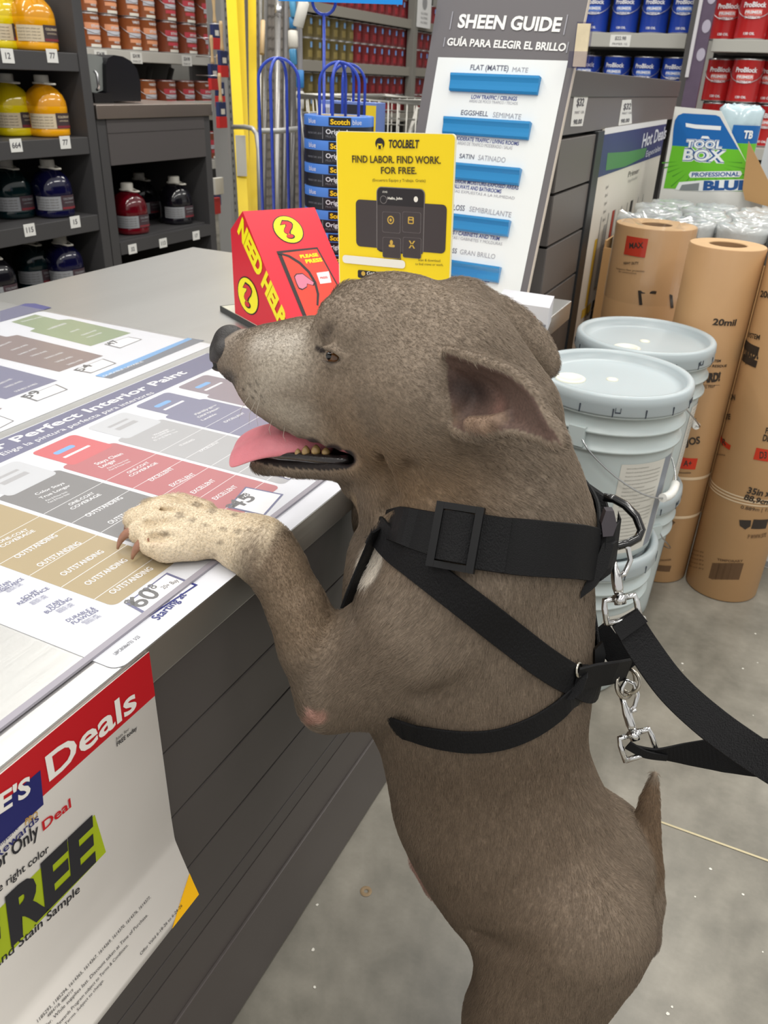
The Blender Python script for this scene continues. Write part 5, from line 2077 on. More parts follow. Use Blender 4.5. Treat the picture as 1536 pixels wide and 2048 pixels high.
def kraft_roll(name, lab, cx, cy, r, h, core):
    t = thing(name, lab, 'cardboard roll', (cx, cy, 0), 0, 'cardboard protection rolls')
    mb = MB()
    mb.lathe([(core, .002), (r - .001, .002), (r, .004), (r, h - .002), (r - .002, h)], 56)
    mb.build('wrap', M_kraft, t)
    mb = MB()
    prof = [(r - .002, h)]
    k = 0
    while prof[-1][0] > core + .003:
        prof += [(prof[-1][0] - .0035, h + (.0006 if k % 2 else -.0006))]
        k += 1
    prof += [(core, h), (core, h - .12)]
    mb.lathe(prof, 56)
    mb.build('rolled_end', M_kraft_end, t)
    mb = MB()
    mb.lathe([(core - .0005, h - .002), (core - .001, .006), (0, .006)], 32)
    mb.build('core_tube', mat('core_grey', (150, 118, 84), .8), t)
    return t, Round(cx, cy, r)


def C6r(x, y):
    return (1080 + x * .4101, 380 + y * .4101)


def kprint(t, RF, jobs):
    bars = MB()
    for j in jobs:
        m_ = MB()
        name = 'lettering'
        if j[0] == 'w':
            _, s, p0, p1, pt_, mi, bold = j
            write(m_, RF, s, C6r(*p0), C6r(*p1), C6r(*pt_), mi, .0012, bold)
        elif j[0] == 'r':
            _, p0, p1, mi = j
            a, b = RF.uv(*C6r(*p0)), RF.uv(*C6r(*p1))
            name = 'red_square_mark' if mi == 1 else 'printed_bar'
            m_ = bars if abs(p1[0] - p0[0]) < 8 else m_
            rect_uv(m_, RF, min(a[0], b[0]), max(a[0], b[0]), min(a[1], b[1]), max(a[1], b[1]), mi, .0009, 8)
        elif j[0] == 'p':
            _, pts, mi = j
            name = 'printed_mark'
            m_.add([RF.pt(*RF.uv(*C6r(*p)), .0011) for p in pts], [tuple(range(len(pts)))], mi, False)
        if m_ is not bars and m_.v:
            part_world(m_, name, KM, t, normals=False)
    if bars.v:
        part_world(bars, 'barcode', KM, t, normals=False)


t1, RF1 = kraft_roll('protection_roll', 'plastic-wrapped cardboard roll with a red square label, behind the farther pail stack', -.312, 2.305, .104, .889, .040)
kprint(t1, RF1, [('r', (425, 222), (512, 330), 1), ('w', 'MAX', (436, 284), (505, 282), (436, 258), 0, .03), ('w', 'HEAVY DUTY', (408, 362), (482, 362), (408, 350), 0, .02), ('w', 'Temporary floor protection', (372, 385), (510, 400), (372, 376), 0, 0), ('w', 'for construction', (385, 400), (470, 410), (385, 392), 0, 0),
                 ('p', [(478, 490), (560, 492), (640, 510), (640, 525), (556, 506), (490, 504)], 0), ('p', [(478, 490), (492, 490), (500, 560), (484, 560)], 0), ('p', [(630, 510), (645, 512), (650, 575), (636, 575)], 0)])
# clear film over its top
mb = MB()
rr = .1055
n_ = 56
vs = []
for i in range(n_):
    a = 2 * math.pi * i / n_
    w = .5 + .5 * math.sin(3 * a + .4) * math.sin(7 * a)
    for (k, z) in ((1, .700), (1, .86), (1.02, .892), (.96 + .02 * w, .895 + .028 * w), (.62, .891 + .012 * w)):
        vs.append((-.312 + rr * k * math.cos(a), 2.305 + rr * k * math.sin(a), z + .004 * math.sin(11 * a) * (z > .88)))
fs = [(i * 5 + j, ((i + 1) % n_) * 5 + j, ((i + 1) % n_) * 5 + j + 1, i * 5 + j + 1) for i in range(n_) for j in range(4)]
mb.add(vs, fs, 0, False)
part_world(mb, 'clear_wrap', [clear_material('wrap_film', (250, 250, 250), .12)], t1)

t2, RF2 = kraft_roll('protection_roll', 'unwrapped cardboard roll with an open hollow top, printed 20mil', -.116, 2.100, .0865, .889, .043)
kprint(t2, RF2, [('w', '20mil', (840, 656), (952, 660), (842, 626), 0, .03), ('w', 'SYSTEM', (822, 838), (880, 838), (822, 826), 0, .02), ('w', 'NO RESIDUE', (800, 860), (908, 862), (800, 848), 0, .02), ('r', (752, 884), (884, 892), 0), ('r', (752, 944), (876, 950), 0), ('w', 'GUARD!', (740, 936), (876, 928), (744, 896), 0, .06), ('w', 'BY SITE PREP', (760, 968), (852, 962), (762, 955), 0, 0),
                 ('w', 'CONSTRUCTION', (560, 1128), (762, 1138), (566, 1104), 0, .03), ('w', 'PARA', (640, 1192), (722, 1194), (644, 1160), 0, .03), ('w', 'TRABAJOS', (590, 1240), (780, 1234), (596, 1206), 0, .03), ('w', 'DURO', (590, 1264), (678, 1262), (594, 1238), 0, .03),
                 ('r', (684, 1302), (756, 1362), 1), ('w', 'A+', (698, 1345), (738, 1345), (698, 1318), 0, .02), ('r', (615, 1292), (645, 1350), 1), ('w', 'Reusable', (672, 1380), (735, 1382), (672, 1370), 0, 0),
                 ('p', [(590, 1625), (620, 1590), (660, 1620), (640, 1640)], 2), ('w', 'LONGER  *  STRONGER', (520, 1805), (640, 1805), (520, 1796), 2, .01), ('r', (510, 1826), (640, 1832), 2), ('r', (508, 1840), (636, 1844), 2)])
for z in (.322, .208):
    mb = MB()
    mb.lathe([(.0872, z - .004), (.0876, z), (.0872, z + .004)], 48, (-.116, 2.100, 0))
    part_world(mb, 'tape_band', [mat('kraft_band', (216, 192, 160), .3)], t2)
t3, RF3 = kraft_roll('protection_roll', 'cardboard roll at the right edge with a barcode and 35in printed near its foot', .066, 2.100, .093, .889, .043)
kprint(t3, RF3, [('w', '20mil', (1075, 520), (1170, 530), (1078, 490), 0, .03), ('w', 'SYSTEM', (1015, 715), (1072, 730), (1016, 690), 0, .02), ('r', (990, 760), (1072, 768), 0), ('r', (986, 828), (1062, 834), 0), ('w', 'UARD!', (990, 822), (1066, 822), (992, 776), 0, .05), ('w', 'BY SITE', (1002, 850), (1050, 850), (1002, 840), 0, 0),
                 ('w', 'ION', (922, 1020), (952, 1024), (924, 995), 0, .03), ('w', 'RTE', (892, 1118), (930, 1118), (894, 1092), 0, .03), ('r', (872, 1188), (926, 1268), 1), ('w', 'R', (888, 1244), (910, 1244), (888, 1214), 0, .02), ('w', 'Reusable', (858, 1290), (905, 1296), (858, 1282), 0, 0),
                 ('w', 'FLOOR', (1098, 1185), (1180, 1190), (1100, 1158), 0, .03), ('w', 'DEFENSE', (1085, 1222), (1190, 1228), (1088, 1192), 0, .03), ('r', (1056, 1256), (1112, 1324), 1), ('w', 'D3', (1070, 1308), (1104, 1308), (1070, 1276), 0, .02), ('w', '35in x 50ft', (1008, 1476), (1180, 1490), (1012, 1446), 0, .03), ('w', '88,9cm x 15m', (992, 1506), (1190, 1522), (996, 1480), 0, .03), ('w', '0.889m | 15.2m', (978, 1552), (1150, 1560), (980, 1536), 0, 0),
                 ('p', [(972, 1608), (1030, 1610), (1026, 1640), (1000, 1655), (974, 1636)], 0), ('r', (1042, 1606), (1100, 1650), 0), ('w', 'P WWW.SITE', (1012, 1700), (1100, 1690), (1014, 1680), 2, .01),
                 ('w', 'TEMPORARY', (865, 1806), (990, 1812), (866, 1796), 2, .02)] + [('r', (842 + 9 * k, 1818), (842 + 9 * k + (3, 5, 2)[k % 3], 1900), 2) for k in range(15)] + [('w', 'Store flat and dry', (714, 1745 + 20 * k), (800, 1770 + 20 * k), (716, 1738 + 20 * k), 2, 0) for k in range(5)])
mb = MB()
for z in (.292, .300, .308):
    mb.lathe([(.0937, z), (.0942, z + .002), (.0937, z + .004)], 48, (.066, 2.100, 0))
part_world(mb, 'tape_band', [mat('kraft_band', (216, 192, 160), .3)], t3)
# white carton at the right edge on the floor
c0 = at(1508, 1136, 2, 0)
wc = thing('white_carton', 'white carton on the floor at the right edge behind the cardboard rolls', 'carton', (float(c0[0]), float(c0[1]), 0))
mb = MB()
mb.obox((c0[0], c0[1] + .02, .001), (.40, -.02, 0), (.02, .30, 0), (0, 0, .62))
part_world(mb, 'box', [mat('white_board', (216, 214, 210), .5)], wc)
mb = MB()
mb.obox((c0[0], c0[1] + .019, .004), (.40, -.02, 0), (0, .0008, 0), (0, 0, .018))
part_world(mb, 'base_band', [mat('grey_band', (146, 146, 146), .5)], wc)

# ------------------------------------------------------------------ floor display of grey wrapped towel rolls
GZ = .865
M_felt = mat('grey_felt', (116, 116, 114), .8, var=.2, vscale=120, bump=.3, bscale=300)
M_wrap = mat('silver_wrap', (176, 180, 180), .25, var=.12, vscale=30, coat=.6, bump=.9, bscale=38)
g0 = [at(px, py, 2, GZ) for px, py in ((1262, 420), (1322, 432), (1420, 440), (1502, 446))]
gr = .070
tw = None
ROWN = ['front', 'second', 'third', 'back']
for row in range(4):
    for i in range(4):
        x = -.40 + .143 * i + (.03 if row % 2 else 0)
        y = 2.60 + .142 * row
        lab = 'grey wrapped towel roll, %s from the left in the bin\'s %s row' % (ORD[i], ROWN[row])
        if tw is None:
            tw = thing('towel_roll', lab, 'towel roll', (x, y, 0), 0, 'wrapped towel rolls in the cardboard bin')
            mb = MB()
            mb.lathe([(0, .56), (gr * .97, .56), (gr, .565), (gr, GZ - .01), (gr * .96, GZ - .002)], 32)
            mb.build('roll', M_felt, tw)
            mb = MB()
            mb.lathe([(gr * 1.012, GZ - .035), (gr * 1.015, GZ - .012), (gr * .97, GZ + .003), (gr * .72, GZ + .006), (gr * .38, GZ + .001), (gr * .22, GZ - .006), (0, GZ - .008)], 32)
            for q in range(len(mb.v)):
                x_, y_, z_ = mb.v[q]
                mb.v[q] = (x_, y_, z_ + random.uniform(-.003, .003))
            mb.build('film_top', M_wrap, tw)
        else:
            copy_thing(tw, (x, y, 0), random.uniform(0, 6), lab)
binx0, binx1, biny0, biny1 = -.480, .14, 2.518, 3.13
bin_ = thing('display_bin', 'cardboard floor bin holding the grey towel rolls, with a blue and green printed back', 'display bin', (-.17, 2.8, 0))
M_card = mat('corrugated_card', (176, 138, 92), .75, var=.06)
mb = MB()
mb.box(binx0, binx1, biny0, biny0 + .006, .002, .78)
mb.box(binx0, binx0 + .006, biny0 + .0061, biny1, .002, .80)
mb.box(binx1 - .006, binx1, biny0 + .0061, biny1, .002, .86)
mb.box(binx0 + .0061, binx1 - .0061, biny0 + .0061, biny1, .54, .558)
part_world(mb, 'carton_body', [M_card], bin_)
BP = biny1 + .004
tl, tr, rb, lb = (at(*p, 1, BP) for p in ((1350, 213), (1442, 222), (1528, 398), (1318, 398)))
mb = MB()
zb_ = .56
mb.extrude([tl + (0, .0, 0), tr, rb, (rb[0], BP, zb_), (lb[0] - .004, BP, zb_), lb], (0, .006, 0))
part_world(mb, 'back_panel', [mat('panel_white', (222, 222, 218), .45)], bin_)
TBF = Flat((lb[0], BP - .0004, 0), (1, 0, 0), (0, 0, 1))


def C5(x, y):
    return (1120 + x * .27083, y * .27083)


mb = MB()
TM = [mat('tb_blue', (14, 98, 172), .4), mat('tb_green', (104, 188, 40), .4), mat('tb_white', (232, 236, 238), .4), mat('tb_navy', (30, 84, 150), .4), mat('tb_dgreen', (72, 150, 34), .4), mat('tb_grey', (130, 136, 140), .5)]
poly_px(mb, TBF, [C5(*p) for p in ((828, 1075), (838, 950), (848, 890), (872, 852), (910, 836), (1150, 850), (1180, 862), (1320, 1105))], 0, .0006)
poly_px(mb, TBF, [C5(*p) for p in ((828, 1075), (1320, 1105), (1505, 1420), (765, 1390))], 1, .0006)
for k in range(15):
    a = math.pi * (.04 + .92 * k / 14)
    cx, cy = 1050, 1180
    # printed rays
    for (r0, r1) in ((1.0, 2.2),):
        p0 = (cx + 180 * math.cos(a) * r0, cy + 110 * abs(math.sin(a)) * r0)
        p1 = (cx + 180 * math.cos(a) * r1, cy + 110 * abs(math.sin(a)) * r1)
        if p1[1] > 1385 or p1[0] < 800 or p1[0] > 1440:
            f = .55
            p1 = (p0[0] + (p1[0] - p0[0]) * f, p0[1] + (p1[1] - p0[1]) * f)
        d = np.array([p1[1] - p0[1], -(p1[0] - p0[0])])
        d = d / np.linalg.norm(d) * 5
        poly_px(mb, TBF, [C5(p0[0], p0[1]), C5(p1[0] + d[0], p1[1] + d[1]), C5(p1[0] - d[0], p1[1] - d[1])], 4, .0009)
poly_px(mb, TBF, [C5(*p) for p in ((928, 908), (1000, 920), (1190, 932), (1186, 962), (1000, 950), (930, 936))], 2, .0010)
tw_ = lambda s, p0, p1, pt_, mi, b, lf: write(mb, TBF, s, C5(*p0), C5(*p1), C5(*pt_), mi, lf, b)
poly_px(mb, TBF, [C5(*p) for p in ((1040, 1022), (1050, 1004), (1095, 1006), (1108, 1026))], 2, .0011)
for b, mi, lf in ((.12, 2, .0011), (.075, 3, .0013), (.025, 2, .0015)):
    tw_('TOOL', (925, 1088), (1195, 1098), (930, 1035), mi, b, lf)
    tw_('BOX', (905, 1178), (1215, 1195), (912, 1102), mi, b, lf)
poly_px(mb, TBF, [C5(*p) for p in ((950, 1290), (965, 1268), (1335, 1262), (1345, 1285), (1325, 1308), (960, 1312))], 2, .0010)
tw_('PROFESSIONAL', (972, 1305), (1325, 1300), (975, 1276), 3, .03, .0013)
poly_px(mb, TBF, [C5(*p) for p in ((850, 1400), (880, 1345), (1040, 1332), (1410, 1322), (1400, 1408), (1040, 1412))], 2, .0010)
tw_('BLUE', (1055, 1402), (1392, 1398), (1062, 1340), 3, .06, .0013)
poly_px(mb, TBF, [C5(*p) for p in ((880, 1405), (900, 1365), (1030, 1350), (1022, 1408))], 5, .0012)
part_world(mb, 'print', TM, bin_, normals=False)
# slanted brown side of the bin at the right
mb = MB()
p = [at(*q_, 1, BP - .03) for q_ in ((1497, 282), (1536, 360), (1560, 420), (1490, 400), (1485, 378))]
mb.extrude([np.array(x) for x in p], (0, .005, 0))
part_world(mb, 'side_flap', [M_card], bin_)
# clear bag of blue towels behind the panel
pb_ = at(1474, 262, 1, BP + .09)
bag = thing('towel_bag', 'clear plastic bag with a blue label behind the printed bin panel', 'bag', (float(pb_[0]), float(pb_[1]), 0))
mb = MB()
n_ = 28
vs, fs = [], []
prof = [(.066, .57), (.070, .75), (.070, 1.0), (.069, pb_[2] + .02), (.072, pb_[2] + .060), (.055, pb_[2] + .078), (.0, pb_[2] + .070)]
mb.lathe(prof, n_, (pb_[0], pb_[1] + .02, 0))
for q in range(len(mb.v)):
    x_, y_, z_ = mb.v[q]
    mb.v[q] = (x_ + random.uniform(-.004, .004), y_ + random.uniform(-.004, .004), z_ + random.uniform(-.006, .006))
part_world(mb, 'bag_film', [mat('bag_film', (186, 208, 216), .2, coat=.5, bump=.6, bscale=40)], bag)
RB_ = Round(pb_[0], pb_[1] + .02, .070)
mb = MB()
a, b = RB_.uv(1486, 268)
rect_uv(mb, RB_, a - .035, a + .06, b - .028, b + .026, 0, .006, 8)
rect_uv(mb, RB_, a - .035, a + .06, b - .10, b - .028, 1, .006, 8)
write_uv(mb, RB_, 'TB', a, b - .012, .022, 2, .008, .04, 0, .03)
part_world(mb, 'bag_label', TM[:3], bag, normals=False)
# white carton behind the bin at the right edge
q0 = at(1516, 352, 1, 3.42)
mb = MB()
mb.box(q0[0], q0[0] + .5, 3.42, 3.8, .002, at(1516, 276, 1, 3.42)[2])
tag(mb.build('white_carton', mat('white_board2', (206, 208, 210), .5)), 'tall white carton behind the towel bin at the right edge', 'carton')
# ------------------------------------------------------------------ the dog
class Field:
    """A blended distance field on a grid, turned into one continuous skin."""

    def __init__(self, lo, hi, h):
        self.lo, self.h = np.array(lo, float), h
        self.n = np.ceil((np.array(hi) - self.lo) / h).astype(int) + 1
        self.D = np.full(self.n, 1.0, np.float32)
        self.ax = [(self.lo[i] + h * np.arange(self.n[i])).astype(np.float32) for i in range(3)]

    def _win(self, lo, hi):
        i0 = np.maximum(np.floor((np.array(lo) - self.lo) / self.h).astype(int), 0)
        i1 = np.minimum(np.ceil((np.array(hi) - self.lo) / self.h).astype(int) + 1, self.n)
        if np.any(i1 <= i0):
            return None, None, None, None
        sl = tuple(slice(a, b) for a, b in zip(i0, i1))
        return sl, self.ax[0][sl[0]][:, None, None], self.ax[1][sl[1]][None, :, None], self.ax[2][sl[2]][None, None, :]

    def _mix(self, sl, d, k, cut=False):
        A = self.D[sl]
        if cut:
            h = np.maximum(k - np.abs(A + d), 0) / k
            self.D[sl] = np.maximum(A, -d) + h * h * k * 0.25
        else:
            h = np.maximum(k - np.abs(A - d), 0) / k
            self.D[sl] = np.minimum(A, d) - h * h * k * 0.25

    def cone(self, a, b, ra, rb, k=0.02, sy=1.0, cut=False):
        a, b = np.asarray(a, float), np.asarray(b, float)
        m = max(ra, rb) * max(1, sy) + k + 2 * self.h
        sl, X, Y, Z = self._win(np.minimum(a, b) - m, np.maximum(a, b) + m)
        if sl is None:
            return
        ba = b - a
        ym = (a[1] + b[1]) / 2
        px, py, pz = X - a[0], Y - a[1], Z - a[2]
        L2 = ba @ ba + 1e-12
        if sy != 1.0:
            t = np.clip((px * ba[0] + (ym - a[1]) * ba[1] + pz * ba[2]) / L2, 0, 1)
            dy = (py - t * ba[1]) / sy
        else:
            t = np.clip((px * ba[0] + py * ba[1] + pz * ba[2]) / L2, 0, 1)
            dy = py - t * ba[1]
        d = np.sqrt((px - t * ba[0]) ** 2 + dy ** 2 + (pz - t * ba[2]) ** 2) - (ra + t * (rb - ra))
        self._mix(sl, d * min(1.0, sy), k, cut)

    def ell(self, c, r, k=0.02, R=None, cut=False):
        c, r = np.asarray(c, float), np.asarray(r, float)
        m = max(r) + k + 2 * self.h
        sl, X, Y, Z = self._win(c - m, c + m)
        if sl is None:
            return
        x, y, z = X - c[0], Y - c[1], Z - c[2]
        if R is not None:
            x, y, z = (R[i][0] * x + R[i][1] * y + R[i][2] * z for i in range(3))
        k0 = np.sqrt((x / r[0]) ** 2 + (y / r[1]) ** 2 + (z / r[2]) ** 2)
        k1 = np.sqrt((x / r[0] ** 2) ** 2 + (y / r[1] ** 2) ** 2 + (z / r[2] ** 2) ** 2) + 1e-9
        self._mix(sl, k0 * (k0 - 1) / k1, k, cut)

    def tri(self, a, b, c, th, k=0.006):
        a, b, c = (np.asarray(q, float) for q in (a, b, c))
        m = th + k + 2 * self.h
        sl, X, Y, Z = self._win(np.minimum(np.minimum(a, b), c) - m, np.maximum(np.maximum(a, b), c) + m)
        if sl is None:
            return
        e = [b - a, c - b, a - c]
        n = np.cross(e[0], a - c)
        n = n / (np.linalg.norm(n) + 1e-12)
        best, inside = None, None
        for q, ed in zip((a, b, c), e):
            px, py, pz = X - q[0], Y - q[1], Z - q[2]
            t = np.clip((px * ed[0] + py * ed[1] + pz * ed[2]) / (ed @ ed), 0, 1)
            dd = (px - t * ed[0]) ** 2 + (py - t * ed[1]) ** 2 + (pz - t * ed[2]) ** 2
            best = dd if best is None else np.minimum(best, dd)
            cn = np.cross(ed, n)
            s = px * cn[0] + py * cn[1] + pz * cn[2]
            inside = (s <= 0) if inside is None else inside & (s <= 0)
        dn = (X - a[0]) * n[0] + (Y - a[1]) * n[1] + (Z - a[2]) * n[2]
        best = np.where(inside, dn * dn, best)
        self._mix(sl, np.sqrt(best) - th, k)

    def sheet(self, tris, rims, k):
        """a thin folded sheet (an ear): triangles (a, b, c, thickness) and rims (a, b, ra, rb), joined first, then blended in once"""
        keep, pts = self.D, np.array([p for t in tris for p in t[:3]])
        lo, hi = pts.min(0) - .03, pts.max(0) + .03
        self.D = np.full(self.n, 1.0, np.float32)
        for a, b, c, th in tris:
            self.tri(a, b, c, th, 0.0025)
        for a, b, ra, rb in rims:
            self.cone(a, b, ra, rb, 0.003)
        sl, _, _, _ = self._win(lo, hi)
        d = self.D[sl].copy()
        self.D = keep
        self._mix(sl, d, k)

    def skin(self):
        D, n = self.D, self.n
        inside = D < 0
        cn = n - 1
        cnt = np.zeros(cn, np.int8)
        offs = [(i, j, k) for i in (0, 1) for j in (0, 1) for k in (0, 1)]
        for o in offs:
            cnt += inside[o[0]:o[0] + cn[0], o[1]:o[1] + cn[1], o[2]:o[2] + cn[2]]
        act = np.argwhere((cnt > 0) & (cnt < 8))
        idx = np.full(cn, -1, np.int32)
        idx[act[:, 0], act[:, 1], act[:, 2]] = np.arange(len(act))
        val = {o: D[act[:, 0] + o[0], act[:, 1] + o[1], act[:, 2] + o[2]] for o in offs}
        P = np.zeros((len(act), 3))
        W = np.zeros(len(act))
        for a in offs:
            for ax in range(3):
                if a[ax]:
                    continue
                b = list(a)
                b[ax] = 1
                va, vb = val[a], val[tuple(b)]
                cr = (va < 0) != (vb < 0)
                t = np.where(cr, va / np.where(cr, va - vb, 1), 0)
                for q in range(3):
                    P[:, q] += np.where(cr, a[q] + (t if q == ax else 0), 0)
                W += cr
        P = P / W[:, None]
        V = self.lo + self.h * (act + P)
        F = []
        for ax in range(3):
            u, w = (ax + 1) % 3, (ax + 2) % 3
            s0 = [slice(1, -1)] * 3
            s1 = [slice(1, -1)] * 3
            s0[ax], s1[ax] = slice(0, -1), slice(1, None)
            A, B = inside[tuple(s0)], inside[tuple(s1)]
            e = np.argwhere(A != B)
            flip = A[e[:, 0], e[:, 1], e[:, 2]]
            base = e.copy()
            for q in range(3):
                if q != ax:
                    base[:, q] += 1
            quad = []
            for du, dw in ((0, 0), (-1, 0), (-1, -1), (0, -1)):
                c = base.copy()
                c[:, u] += du
                c[:, w] += dw
                quad.append(idx[c[:, 0], c[:, 1], c[:, 2]])
            q = np.stack(quad, 1)
            q[~flip] = q[~flip][:, ::-1]
            F.append(q)
        F = np.concatenate(F)
        F = F[(F >= 0).all(1)]
        return V, F


VOX = globals().get('DOG_VOX', 0.0026)
dog_field = Field((-0.68, 0.44, -0.004), (0.15, 1.0, 1.06), VOX)


def S(px, py, r, y):
    """ball seen at a point of the photograph with a radius in its pixels, in the plane y"""
    p = at(px, py, 1, y)
    return p, r * depth_of(p) / F_PX


def Sz(px, py, r, z):
    p = at(px, py, 2, z)
    return p, r * depth_of(p) / F_PX


def chain(items, k=0.02, sy=1.0, cut=False, fn=S):
    """a limb of tapering segments: joined to each other first, then blended into the body"""
    q = [fn(*i) for i in items]
    if len(q) == 1:
        q = q * 2
    C3, R3 = np.array([p for p, _ in q]), np.array([r for _, r in q])
    m = R3.max() * max(1, sy) + k + 2 * dog_field.h
    sl, X, Y, Z = dog_field._win(C3.min(0) - m, C3.max(0) + m)
    if sl is None:
        return
    best = None
    for (a, ra), (b, rb) in zip(q, q[1:]):
        ba = b - a
        px, py, pz = X - a[0], Y - a[1], Z - a[2]
        t = np.clip((px * ba[0] + py * ba[1] + pz * ba[2]) / (ba @ ba + 1e-12), 0, 1)
        d = np.sqrt((px - t * ba[0]) ** 2 + ((py - t * ba[1]) / sy) ** 2 + (pz - t * ba[2]) ** 2) - (ra + t * (rb - ra))
        if best is None:
            best = d
        else:
            kk_ = min(0.012, 0.5 * min(ra, rb))
            h = np.maximum(kk_ - np.abs(best - d), 0) / kk_
            best = np.minimum(best, d) - h * h * kk_ * 0.12
    dog_field._mix(sl, best * min(1.0, sy), k, cut)


YC = 0.68
# trunk and neck
chain([(985, 840, 118, YC), (966, 960, 178, YC), (962, 1060, 211, YC)], 0.03, 0.80)
chain([(962, 1060, 211, YC), (940, 1210, 239, YC), (940, 1335, 222, YC)], 0.03, 0.90)
chain([(940, 1335, 220, YC), (966, 1500, 203, YC - .003), (984, 1590, 204, YC - .006), (1020, 1665, 196, YC - .01)], 0.03, 0.88)
chain([(1020, 1665, 196, YC - .01), (1062, 1750, 194, YC - .015), (1110, 1838, 178, YC - .02)], 0.03, 0.84)
# keel of the chest
chain([(800, 1120, 88, YC), (790, 1240, 90, YC), (800, 1380, 70, YC)], 0.04)
# shoulders and upper arms
for ys, far in ((0.612, 0), (0.748, 1)):
    dy = ys - 0.612
    if not far:
        chain([(925, 1150, 110, .615), (850, 1240, 128, .605), (760, 1330, 92, .598), (668, 1390, 60, .585)], 0.035)
        chain([(850, 1290, 100, .60), (720, 1375, 66, .59)], 0.03)
        # forearm
        chain([(660, 1385, 64, .585), (625, 1290, 66, .586), (590, 1205, 58, .587), (553, 1135, 49, .588), (524, 1098, 50, .588)], 0.022)
        chain([(648, 1418, 36, .583)], 0.02)
        chain([(553, 1135, 49, .588), (524, 1098, 50, .588)], 0.02)
    else:
        q = [((-.235, .765, .69), .058), ((-.30, .80, .60), .052), ((-.355, .825, .555), .036), ((-.395, .85, .68), .032), ((-.428, .868, .772), .026)]
        for (a, ra), (b, rb) in zip(q, q[1:]):
            dog_field.cone(a, b, ra, rb, 0.03)
# paws on the desk
chain([(526, 1098, 50, .770), (490, 1082, 51, .770), (440, 1068, 47, .769), (395, 1066, 47, .7695), (350, 1066, 45, .769)], 0.018, fn=Sz)
chain([(505, 1128, 22, .757), (470, 1108, 26, .757)], 0.012, fn=Sz)
TOES = [((385, 1085, 36, .765), (332, 1088, 36, .7645), (304, 1085, 28, .763)),
        ((370, 1060, 40, .772), (312, 1056, 34, .7695), (280, 1064, 25, .764)),
        ((380, 1042, 38, .774), (325, 1030, 34, .7735), (272, 1040, 24, .762)),
        ((400, 1036, 36, .772), (352, 1018, 30, .772), (302, 1020, 23, .762))]
for t in TOES:
    chain(t, 0.007, fn=Sz)
chain([(405, 1075, 4, .789), (350, 1073, 9, .783), (300, 1078, 9, .772)], 0.005, cut=True, fn=Sz)
chain([(395, 1048, 3, .796), (345, 1041, 8, .791), (290, 1050, 8, .778)], 0.005, cut=True, fn=Sz)
chain([(400, 1030, 3, .797), (350, 1020, 7, .791), (300, 1026, 7, .778)], 0.005, cut=True, fn=Sz)
for a, ra, b, rb in (((-.428, .868, .772), .026, (-.47, .886, .7715), .026), ((-.47, .886, .7715), .026, (-.495, .893, .768), .024)):
    dog_field.cone(a, b, ra, rb, 0.015)
for i in range(4):
    dog_field.cone((-.49, .871 + .014 * i, .767), (-.53, .868 + .017 * i, .7595), .017, .0115, 0.006)

# head
YH = YC
chain([(800, 692, 141, YH), (905, 738, 126, YH)], 0.02, 0.92)
chain([(905, 738, 122, YH), (985, 840, 118, YH)], 0.03, 0.9)
chain([(742, 648, 92, YH)], 0.02, 0.98)
chain([(488, 713, 54, YH), (540, 728, 74, YH), (625, 748, 98, YH)], 0.02, 1.12)
chain([(625, 748, 98, YH), (780, 760, 120, YH)], 0.03, 1.02)
for s in (-1, 1):
    yy = lambda d: YH + s * d
    if s < 0:
        chain([(545, 775, 58, yy(.016)), (620, 818, 62, yy(.022)), (690, 868, 52, yy(.030)), (722, 905, 34, yy(.036))], 0.018)
        chain([(675, 652, 50, yy(.034)), (720, 668, 56, yy(.044))], 0.016)
        chain([(735, 770, 74, yy(.036)), (850, 775, 88, yy(.040))], 0.03)
        chain([(800, 850, 92, yy(.034)), (880, 840, 96, yy(.040))], 0.035)
    else:
        dog_field.cone(*[at(545, 775, 1, YH) + np.array([0, .020, 0]), at(650, 830, 1, YH) + np.array([0, .032, 0]), .028, .032], 0.02)
        a, b = at(672, 632, 1, YH), at(720, 650, 1, YH)
        dog_field.cone(a + np.array([0, .034, .004]), b + np.array([0, .044, .004]), .023, .026, 0.016)
        a, b = at(735, 775, 1, YH), at(860, 800, 1, YH)
        dog_field.cone(a + np.array([0, .036, 0]), b + np.array([0, .042, 0]), .036, .044, 0.03)
# furrow between the brows, stop in front of the eye
chain([(648, 604, 10, YH), (720, 556, 9, YH), (800, 546, 6, YH)], 0.022, cut=True)
# throat, lower jaw, chin fold
chain([(735, 930, 62, YH), (800, 960, 90, YH), (900, 960, 120, YH)], 0.03)
chain([(528, 922, 20, YH - .004), (600, 930, 22, YH - .012), (690, 922, 34, YH - .02), (760, 900, 60, YH - .014)], 0.012, 1.25)
chain([(528, 922, 20, YH + .004), (600, 930, 22, YH + .016), (690, 922, 34, YH + .02)], 0.012, 1.25)
chain([(712, 968, 22, YH - .012), (742, 985, 26, YH - .008)], 0.014)
# mouth opening
def wedge_cut(pts, y0, y1, k):
    for (px, py, r) in pts:
        a, b = at(px, py, 1, y0), at(px, py, 1, y1)
        rr = r * depth_of(at(px, py, 1, .63)) / F_PX
        dog_field.cone(a, b, rr, rr, k, cut=True)
wedge_cut([(500, 868, 26), (530, 876, 24), (565, 884, 21), (600, 893, 19), (635, 902, 17), (665, 910, 15), (688, 916, 12), (702, 920, 8)], YH - .09, YH + .012, 0.006)
